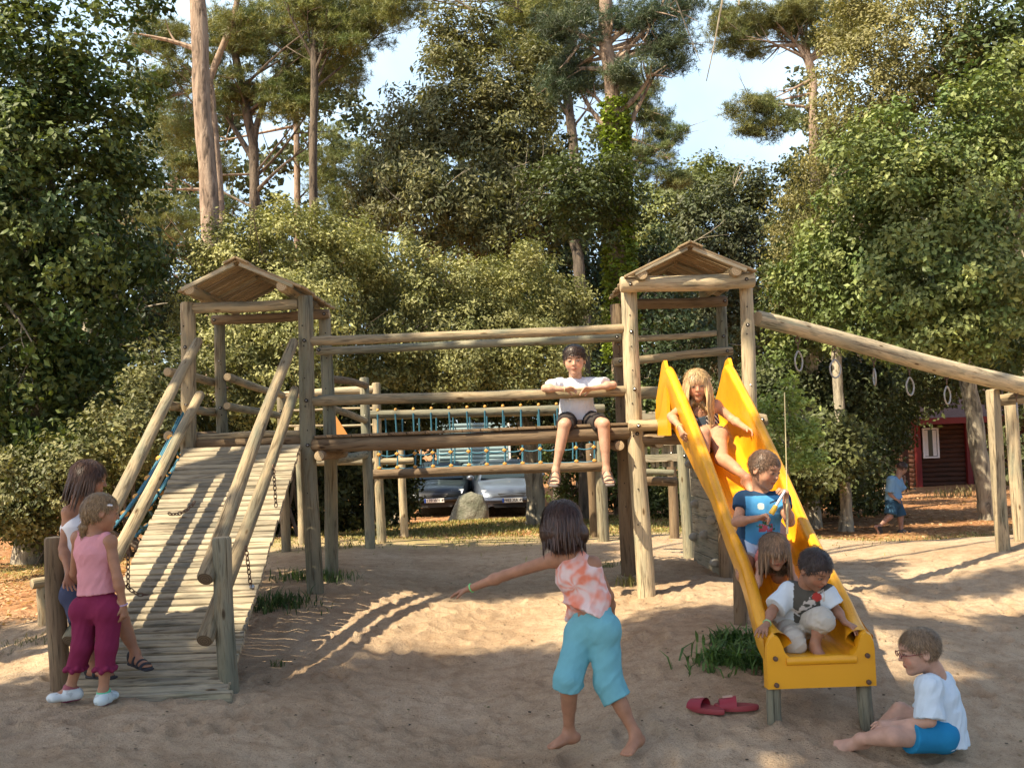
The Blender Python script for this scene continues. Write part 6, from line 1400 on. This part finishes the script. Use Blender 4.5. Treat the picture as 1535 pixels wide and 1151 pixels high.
for yy in np.arange(9.9, 12.7, .58):
    for xx in np.arange(-2.4, 1.2, .62):
        if tr_.random() < .10: continue
        x_ = xx+tr_.uniform(-.15, .15); y_ = yy+tr_.uniform(-.15, .15)
        if ((x_+.7)/1.9)**2+((y_-11.2)/1.5)**2 > 1.1: continue
        SH2.append(over(x_, y_, 8.8+tr_.uniform(-.5, .5), .46, .3))
for (x_, y_, r) in ((3.4, 9.0, .28), (3.9, 9.15, .3), (4.4, 9.2, .25), (2.9, 10.2, .3), (3.4, 10.4, .28), (5.0, 8.2, .3), (5.4, 8.6, .3), (5.8, 9.1, .3), (-4.6, 9.0, .4), (-4.0, 8.3, .35), (-5.2, 8.6, .4), (-.2, 8.9, .25), (.3, 9.2, .22), (-1.0, 9.4, .3), (2.0, 9.8, .3), (5.0, 12.6, .6), (6.4, 12.3, .6), (7.6, 12.4, .7), (6, 14.2, .7), (7.4, 15.2, .8), (8.4, 14.4, .8)):
    SH2.append(over(x_, y_, 8.8, r, .25))
b2_ = np.array([-8.2, 4.0, gz(-8.2, 4.0)])
broadleaf('oak_tree', 'second tall oak left of the viewpoint shading the sand below the bridge', 'tree', b2_, [b2_, b2_+[.3, .2, 4], b2_+[1.6, 1.6, 8.2]], .3, .16, SH2, lsize=.13, dens=1.0, rc=.26, leaves=60, shell=.95, **OAK)
broadleaf('oak_tree', 'tall oak behind the viewpoint shading the sand in front', 'tree', b_, [b_, b_+[.3, .2, 4], b_+[.6, .6, 8.5]], .3, .18, SH, lsize=.13, dens=1.0, rc=.26, leaves=60, shell=.95, **OAK)
# ---------------- parked cars, caravan, cabin, boulders ----------------
glassd, nt, n, l, b = newmat('car_glass'); b.inputs['Base Color'].default_value = (.02, .03, .03, 1); b.inputs['Roughness'].default_value = .12; b.inputs['Specular IOR Level'].default_value = .35
blackp = plain('black_plastic', (.025, .025, .025), .6); tyre = plain('tyre_rubber', (.03, .03, .03), .9)
lampm = plain('headlight_glass', (.62, .66, .68), .15, .3); whitep = plain('plate_white', (.70, .70, .66), .5); bluep = plain('plate_blue', (.03, .08, .35), .5); inkm = plain('plate_ink', (.02, .02, .03), .6); chrome = plain('chrome', (.7, .7, .7), .2, .9)
def carpaint(name, col):
    m, nt, n, l, b = newmat(name); b.inputs['Base Color'].default_value = (*col, 1); b.inputs['Metallic'].default_value = .45; b.inputs['Roughness'].default_value = .32; b.inputs['Coat Weight'].default_value = .6; return m
def textmesh(name, txt, size, loc, right, up, mat, parent):
    cu = bpy.data.curves.new(name, 'FONT'); cu.body = txt; cu.size = size; cu.align_x = 'CENTER'; cu.align_y = 'CENTER'; cu.extrude = .002
    o = bpy.data.objects.new(name, cu); COL.objects.link(o); bpy.context.view_layer.update(); dg = bpy.context.evaluated_depsgraph_get(); me = bpy.data.meshes.new_from_object(o.evaluated_get(dg)); bpy.data.objects.remove(o)
    R, U = norm(right), norm(up); Nn = np.cross(R, U); r = parent
    while r.parent is not None: r = r.parent
    org = np.array(r.location)
    for v in me.vertices: c = np.array(v.co); v.co = Vector(loc-org+R*c[0]+U*c[1]+Nn*c[2])
    me.materials.clear(); me.materials.append(mat); o = bpy.data.objects.new(name, me); o.parent = parent; COL.objects.link(o); return o
def car(label, px, Y, yaw, col, plate, zg=None, full=True):
    base = at(px, 760, Y); base[2] = gz(base[0], Y) if zg is None else zg
    o = empty('parked_car', base, label, 'car', 'cars parked behind the playground'); P = carpaint('car_paint', col)
    ca, sa = math.cos(yaw), math.sin(yaw); fx = C3_(ca, sa, 0); fy = C3_(-sa, ca, 0)     # fy points to the rear
    T = lambda x, y, z: base+fx*x+fy*y+C3_(0, 0, z)
    # stations: y, half width low, half width belt, sill z, belt z, top z, top half width
    st = [(-.02, .58, .60, .30, .50, .56, .50), (.05, .74, .76, .24, .56, .66, .62), (.25, .82, .82, .20, .64, .76, .70), (.7, .84, .84, .18, .72, .86, .74), (1.1, .85, .85, .18, .80, .92, .74), (1.55, .85, .85, .18, .86, 1.18, .62), (1.95, .85, .85, .18, .88, 1.38, .56), (2.6, .85, .85, .18, .90, 1.42, .55), (3.2, .85, .84, .18, .92, 1.38, .54), (3.7, .83, .82, .20, .92, 1.20, .56), (4.05, .78, .78, .26, .88, .96, .62), (4.15, .70, .70, .32, .70, .78, .60)]
    rows = []
    for (y, wl_, wb, z0, z1, z2, wt) in st:
        r = [(-wl_*.92, z0), (-wl_, z0+.1), (-wb, (z0+z1)/2), (-wb*.97, z1), (-wt-.04, z2-.05), (-wt*.9, z2-.01), (0, z2+.02), (wt*.9, z2-.01), (wt+.04, z2-.05), (wb*.97, z1), (wb, (z0+z1)/2), (wl_, z0+.1), (wl_*.92, z0)]; rows.append([T(x, y, z) for x, z in r])
    R = np.array(rows); mb = MB(); mb.grid(R, flip=True); mb.add(list(R[0]), [tuple(range(13))]); mb.add(list(R[-1]), [tuple(range(13))[::-1]]); body = mb.build('body', P, o)
    def quad(name, pts, mat, thick=.012, par=o):
        q = MB(); pts = [np.asarray(p, float) for p in pts]; nn = norm(np.cross(pts[1]-pts[0], pts[2]-pts[0])); nn = nn if np.dot(nn, CAMLOC-pts[0]) > 0 else -nn
        k = len(pts); a = [p+nn*thick for p in pts]; bq = [p-nn*.03 for p in pts]; q.add(a+bq, [tuple(range(k))]+[(i, k+i, k+(i+1) % k, (i+1) % k) for i in range(k)]); return q.build(name, mat, par, False)
    quad('windshield', [T(-.70, 1.14, .93), T(.70, 1.14, .93), T(.55, 1.90, 1.35), T(-.55, 1.90, 1.35)], glassd, .035)
    for s_ in (-1, 1):
        quad('side_window', [T(s_*.82, 1.5, .92), T(s_*.82, 2.5, .94), T(s_*.62, 2.5, 1.34), T(s_*.62, 1.95, 1.32)], glassd, .02)
        quad('headlight', [T(s_*.42, .03, .55), T(s_*.72, .08, .57), T(s_*.76, .22, .68), T(s_*.44, .12, .66)], lampm, .03)
        w = MB(); w.tube([T(s_*.68, .78, .30), T(s_*.87, .78, .30)], .30, 20); w = w.build('wheel', tyre, o); h = MB(); h.tube([T(s_*.80, .78, .30), T(s_*.885, .78, .30)], .19, 16); h.build('rim', chrome, w)
        w = MB(); w.tube([T(s_*.68, 3.3, .30), T(s_*.87, 3.3, .30)], .30, 20); w.build('wheel', tyre, o)
        w = MB(); w.ball(T(s_*.95, 1.45, .98), (.10, .06, .07), 10, 6); w.build('mirror', P, o)
    quad('grille', [T(-.30, .0, .52), T(.30, .0, .52), T(.36, .03, .60), T(-.36, .03, .60)], blackp, .03); quad('air_intake', [T(-.45, -.0, .26), T(.45, -.0, .26), T(.50, -.0, .36), T(-.50, -.0, .36)], blackp, .06)
    bp = MB(); bp.tube([T(-.82, .22, .45), T(-.72, .02, .45), T(-.4, -.07, .45), T(.4, -.07, .45), T(.72, .02, .45), T(.82, .22, .45)], .055, 8); bp.build('bumper', P, o)
    pm = MB(); pm.box(T(0, -.13, .44), (.52, .015, .11), (fx, fy, (0, 0, 1)), bev=.003); pl = pm.build('number_plate', whitep, o, False); bb = MB(); bb.box(T(-.24, -.14, .44), (.045, .012, .108), (fx, fy, (0, 0, 1))); bb.build('plate_band', bluep, pl, False)
    textmesh('plate_text', plate, .105, T(.015, -.140, .44), fx, (0, 0, 1), inkm, pl); return o
car('silver grey hatchback parked facing the playground, right of the boulder', 768, 27.5, .10, (.13, .155, .19), '2983 XA 49')
car('black car parked left of the boulder, half hidden by bushes', 652, 28.5, .0, (.008, .010, .012), '9139 WY 49')
car('small blue car glimpsed between the cabin porch post and its red corner', 1366, 37, 1.2, (.05, .12, .22), '')
# caravan with ribbed wall
Yc = 31.0; cl, cr = at(655, 700, Yc), at(766, 700, Yc); zg = gz(cl[0], Yc); o = empty('camper_van', ((cl[0]+cr[0])/2, Yc, zg), 'pale ribbed camper standing behind the parked cars', 'camper')
ribm = plain('pale_blue_panel', (.24, .34, .36), .5); mb = MB(); h0, h1 = zg+.45, zg+2.45; W_ = cr[0]-cl[0]
mb.box(((cl[0]+cr[0])/2, Yc+2, (h0+h1)/2), (W_, 3.9, h1-h0), bev=.08); body = mb.build('body', ribm, o, False)
mb = MB()
for i in range(17): mb.box(((cl[0]+cr[0])/2, Yc+.02, h0+.12+i*.115), (W_*.94, .06, .085), bev=.02)
mb.build('ribbed_panel', ribm, body, False)
mb = MB(); mb.box((cr[0]-.02, Yc+.0, (h0+h1)/2), (.06, .08, h1-h0-.05), bev=.01); mb.build('corner_trim', whitep, body, False)
for sx in (cl[0]+.4, cr[0]-.4): mb = MB(); mb.tube([(sx-.1, Yc+1, zg+.33), (sx+.1, Yc+1, zg+.33)], .33, 18); mb.build('wheel', tyre, o)
# boulders
def boulder(label, px, Y, pts, depth, col):
    base = at(px, 760, Y); base[2] = gz(base[0], Y); o = empty('boulder', base, label, 'boulder'); n_ = len(pts); s_ = Y/F; rows = []
    for j, t in enumerate(np.linspace(-1, 1, 13)):
        k = math.sqrt(max(0, 1-abs(t)**3.2)); row = []
        for i in range(n_):
            a, b2 = np.array(pts[i]), np.array(pts[(i+1) % n_])
            for u in (0, .25, .5, .75):
                q = a+(b2-a)*u; c = np.mean(pts, 0); c[1] = 0; q = c+(q-c)*np.array([.25+.75*k, .3+.7*k]); row.append(base+C3_(q[0]*s_, t*depth, q[1]*s_))
        row.append(row[0]); rows.append(row)
    R = np.array(rows); nn = fbm(R, 2.2, 4, 12)[..., None]; R = R+(R-R.mean((0, 1)))*nn*.10; mb = MB(); mb.grid(R); mb.add(list(R[0][:-1]), [tuple(range(R.shape[1]-1))]); mb.build('rock', stonem, o); return o
stonem, nt, n, l, b = newmat('rough_stone'); tc = N(nt, 'ShaderNodeTexCoord'); a_ = noise(nt, tc.outputs['Object'], 3.5, 6, .65); r_ = ramp(nt, [(.3, (.07, .08, .05)), (.5, (.15, .15, .11)), (.7, (.24, .23, .18))]); l.new(a_.outputs[0], r_.inputs[0]); l.new(r_.outputs[0], b.inputs['Base Color']); b.inputs['Roughness'].default_value = .95; bump(nt, b, a_.outputs[0], .9, .12)
boulder('grey boulder with a sloping left side standing between the two parked cars', 697, 24.5, [(-40, -12), (34, -12), (35, 24), (28, 45), (10, 50), (-8, 44), (-22, 18)], .35, None)
boulder('small pale boulder right of the light bark trunk', 884, 23.5, [(-14, -6), (14, -6), (14, 22), (6, 38), (-4, 34), (-12, 14)], .25, None)
# red cabin
Yk = 32.0; k0, k1 = at(1372, 700, Yk), at(1640, 700, Yk); zg = gz(k0[0], Yk)-.15; o = empty('log_cabin', ((k0[0]+k1[0])/2, Yk, zg), 'dark brown log cabin with red trim and white framed windows on the right', 'cabin')
logr = wood('cabin_siding', (.06, .028, .018), (.085, .036, .022), (.045, .026, .018)); redt = plain('red_trim', (.15, .010, .009), .6); whf = plain('white_frame', (.70, .70, .70), .5); shing = plain('bitumen_shingle', (.24, .13, .10), .95, var=.35, scale=9, bstr=.6)
ztop = at(1400, 630, Yk)[2]; W_ = k1[0]-k0[0]; xm = (k0[0]+k1[0])/2; mb = MB(); nb_ = 15; dz_ = (ztop-zg)/nb_
for i in range(nb_): mb.tube([(k0[0], Yk+.05, zg+dz_*(i+.5)), (k1[0], Yk+.05, zg+dz_*(i+.5))], dz_*.56, 10); mb.tube([(k0[0]+.05, Yk, zg+dz_*(i+.5)), (k0[0]+.05, Yk+5, zg+dz_*(i+.5))], dz_*.56, 10)
mb.box((xm, Yk+5, (zg+ztop)/2), (W_, .2, ztop-zg)); mb.build('log_wall', logr, o)
for x0_, x1_ in ((1383, 1407), (1500, 1526)):
    a, b2 = at(x0_, 643, Yk-.1), at(x1_, 685, Yk-.1); cxx, czz = (a[0]+b2[0])/2, (a[2]+b2[2])/2; ww, hh_ = b2[0]-a[0], a[2]-b2[2]; mb = MB()
    for sx in (-1, 1): mb.box((cxx+sx*ww/2, Yk-.1, czz), (.05, .08, hh_+.05), bev=.005)
    for sz in (-1, 1): mb.box((cxx, Yk-.1, czz+sz*hh_/2), (ww-.05, .078, .05), bev=.005)
    wd = mb.build('window', whf, o, False); mb = MB(); mb.box((cxx, Yk-.085, czz), (ww-.03, .02, hh_-.03)); mb.build('pane', glassd, wd, False)
    mb = MB()
    for q in (-.3, .28): mb.box((cxx+q*ww, Yk-.098, czz), (ww*(.26 if x0_ < 1400 else .34), .004, hh_*.9))
    mb.build('curtain', whf if x0_ < 1400 else redt, wd, False)
for px in (1377, 1453): p = at(px, 690, Yk-.1); mb = MB(); mb.box((p[0], Yk-.08, (zg+ztop)/2), (.16, .14, ztop-zg), bev=.01); mb.build('corner_post', redt, o, False)
mb = MB(); p = at(1350, 690, Yk-.6); mb.box((p[0], Yk-1.0, (zg+ztop)/2), (.14, .14, ztop-zg), bev=.01); mb.build('porch_post', logr, o, False)
x0_, x1_ = at(1338, 640, Yk)[0], k1[0]+.5; rz = ztop+1.25; mb = MB(); rows = []
for t in np.linspace(0, 1, 12):
    y = Yk-1.3+t*3.7; z = ztop+.02+t*(rz-ztop); rows.append([(x, y, z-.006*(j % 2)) for j, x in enumerate(np.linspace(x0_+t*.8, x1_, 40))])
mb.grid(rows, flip=True); rows2 = [[(x, y, z-.09) for x, y, z in r] for r in rows]; mb.grid(rows2); mb.add([rows[0][0], rows[-1][0], rows2[-1][0], rows2[0][0], rows[0][-1], rows[-1][-1], rows2[-1][-1], rows2[0][-1]], [(0, 1, 2, 3), (4, 7, 6, 5), (1, 5, 6, 2)])
roof = mb.build('roof', shing, o, False); mb = MB(); mb.box(((x0_+x1_)/2, Yk-1.33, ztop-.02), (x1_-x0_, .04, .18), bev=.005); mb.build('fascia', redt, roof, False)

# ---------------- weeds, grass, litter ----------------
def blades(name, P, h, w, cols, parent=None, lean=.5, mat='grassm'):
    n_ = len(P); a = tr_.uniform(0, 6.28, n_); D = np.stack([np.cos(a), np.sin(a), np.zeros(n_)], 1); S_ = np.stack([-np.sin(a), np.cos(a), np.zeros(n_)], 1)
    H_ = (h*tr_.uniform(.5, 1.3, n_))[:, None]; W2 = w*tr_.uniform(.6, 1.3, n_)[:, None]; ln = lean*tr_.uniform(.3, 1.4, n_)[:, None]; up = np.array([0, 0, 1.])
    m1 = P+up*H_*.55+D*H_*ln*.3; tip = P+up*H_*(1-.25*ln)+D*H_*ln
    V = np.stack([P-S_*W2*.6, P+S_*W2*.6, m1+S_*W2, m1-S_*W2, tip-S_*W2*.1, tip+S_*W2*.1], 1).reshape(-1, 3); k = np.arange(n_)[:, None]*6
    return fastmesh(name, V, np.concatenate([k+np.array([0, 1, 2, 3]), k+np.array([3, 2, 5, 4])]), np.repeat(cols, 6, 0), M[mat], parent, False)
def ground_pts(n_, fx, fy): x = fx(n_); y = fy(n_); return np.stack([x, y, gbase(x, y)-.02], 1)
def cvar(n_, a, b2): t = tr_.random(n_)[:, None]; return (np.array(a)*(1-t)+np.array(b2)*t)*tr_.uniform(.7, 1.3, (n_, 1))
def tuft(label, px, py, spread, n_, h, w, c1, c2, name='grass_tuft', cat='grass', lean=.6):
    p = onground(px, py); o = empty(name, p, label, cat, None); P = p+tr_.normal(0, 1, (n_, 3))*np.array([spread, spread*.6, 0]); P[:, 2] = [gsurf(x, y)-.01 for x, y in P[:, :2]]
    blades('blades', P, h, w, cvar(n_, c1, c2), o, lean); return o
tuft('dark green leafy weeds growing beside the lower end of the slide', 1118, 990, .13, 560, .11, .008, (.045, .10, .025), (.13, .22, .06), 'weed_clump', 'weeds', .9)
tuft('green weeds under the middle of the slide, behind the big clump', 1102, 962, .10, 260, .10, .008, (.045, .10, .025), (.13, .22, .06), 'weed_clump', 'weeds', .9)
tuft('grass around the front post of the left tower', 470, 868, .16, 420, .10, .004, (.05, .10, .03), (.12, .17, .05), lean=.5)
tuft('dark grass at the foot of the ramp side', 405, 905, .16, 420, .10, .005, (.03, .07, .02), (.08, .12, .035), lean=.6)
tuft('small grass tuft alone on the shaded sand right of the ramp', 417, 1000, .02, 30, .06, .003, (.06, .10, .03), (.16, .18, .06))
tuft('dry grass at the foot of the right tower post', 945, 875, .06, 130, .10, .003, (.14, .15, .05), (.30, .26, .12), lean=.8)
tuft('grass tuft behind the right tower posts', 915, 850, .06, 60, .07, .003, (.08, .13, .04), (.15, .18, .06))
tuft('dry grass left of the ramp beside the log edging', 60, 960, .22, 220, .05, .003, (.10, .11, .04), (.22, .20, .09))
tuft('dry twiggy weeds in front of the cabin', 1435, 745, .35, 160, .28, .008, (.20, .17, .08), (.34, .28, .13))
tuft('dry weeds beside the platform posts', 500, 822, .15, 120, .10, .004, (.10, .12, .04), (.22, .20, .08))
n_ = 46000; P = ground_pts(n_, lambda k: tr_.uniform(-11, 13, k), lambda k: 14.6+tr_.normal(0, 1.0, k)); nn = fbm(P*[1, 1, 0]+[0, 0, 3.3], 1.1, 3, 9); P = P[nn > -.05]
o = blades('grass', P, .055, .006, cvar(len(P), (.16, .17, .05), (.42, .36, .15))); tag(o, 'band of short dry grass between the sand and the parked cars', kind='stuff', cat='grass')
n_ = 30000; P = ground_pts(n_, lambda k: tr_.uniform(-6, 4, k), lambda k: tr_.uniform(16, 24, k)); o = blades('grass', P, .07, .009, cvar(len(P), (.14, .16, .04), (.40, .34, .13))); tag(o, 'sunlit yellow grass in front of the cars', kind='stuff', cat='grass')
# fallen leaves and twigs
n_ = 16000; x = tr_.uniform(-5, 5, n_); y = 4.8+8*tr_.random(n_)**1.2; keep = tr_.random(n_) < .30; x, y = x[keep], y[keep]; P = np.array([[a, b2, gsurf(a, b2)+.004] for a, b2 in zip(x, y)]); n_ = len(P); a = tr_.uniform(0, 6.28, n_)
D = np.stack([np.cos(a), np.sin(a), tr_.uniform(-.15, .25, n_)], 1); S_ = np.stack([-np.sin(a), np.cos(a), tr_.uniform(-.3, .3, n_)], 1); L2 = tr_.uniform(.006, .022, n_)[:, None]; w2 = L2*tr_.choice([.12, .45, .6], n_)[:, None]
V = np.stack([P, P+D*L2*.5+S_*w2, P+D*L2, P+D*L2*.5-S_*w2], 1).reshape(-1, 3); cc_ = np.array([(.10, .06, .035), (.22, .15, .07), (.06, .045, .03), (.36, .28, .16), (.13, .13, .05)])[tr_.integers(0, 5, n_)]
o = fastmesh('leaf_litter', V, np.arange(4*n_).reshape(-1, 4), np.repeat(cc_, 4, 0), M['grassm'], None, False); tag(o, 'small dry leaves and twigs scattered over the sand', kind='stuff', cat='leaf litter')
n_ = 60000; P = ground_pts(n_, lambda k: tr_.uniform(-13, 13, k), lambda k: tr_.uniform(13.5, 30, k)); P2_ = ground_pts(14000, lambda k: tr_.uniform(-8, -3, k), lambda k: tr_.uniform(9, 14, k)); P = np.concatenate([P, P2_]); P[:, 2] += .025; n_ = len(P); a = tr_.uniform(0, 6.28, n_)
D = np.stack([np.cos(a), np.sin(a), tr_.uniform(-.1, .4, n_)], 1); S_ = np.stack([-np.sin(a), np.cos(a), tr_.uniform(-.3, .3, n_)], 1); L2 = tr_.uniform(.03, .09, n_)[:, None]; w2 = L2*tr_.choice([.08, .3], n_)[:, None]; V = np.stack([P, P+D*L2*.5+S_*w2, P+D*L2, P+D*L2*.5-S_*w2], 1).reshape(-1, 3)
o = fastmesh('leaf_litter', V, np.arange(4*n_).reshape(-1, 4), np.repeat(cvar(n_, (.26, .12, .05), (.62, .40, .22)), 4, 0), M['grassm'], None, False); tag(o, 'reddish brown litter of needles and leaves under the trees', kind='stuff', cat='leaf litter')
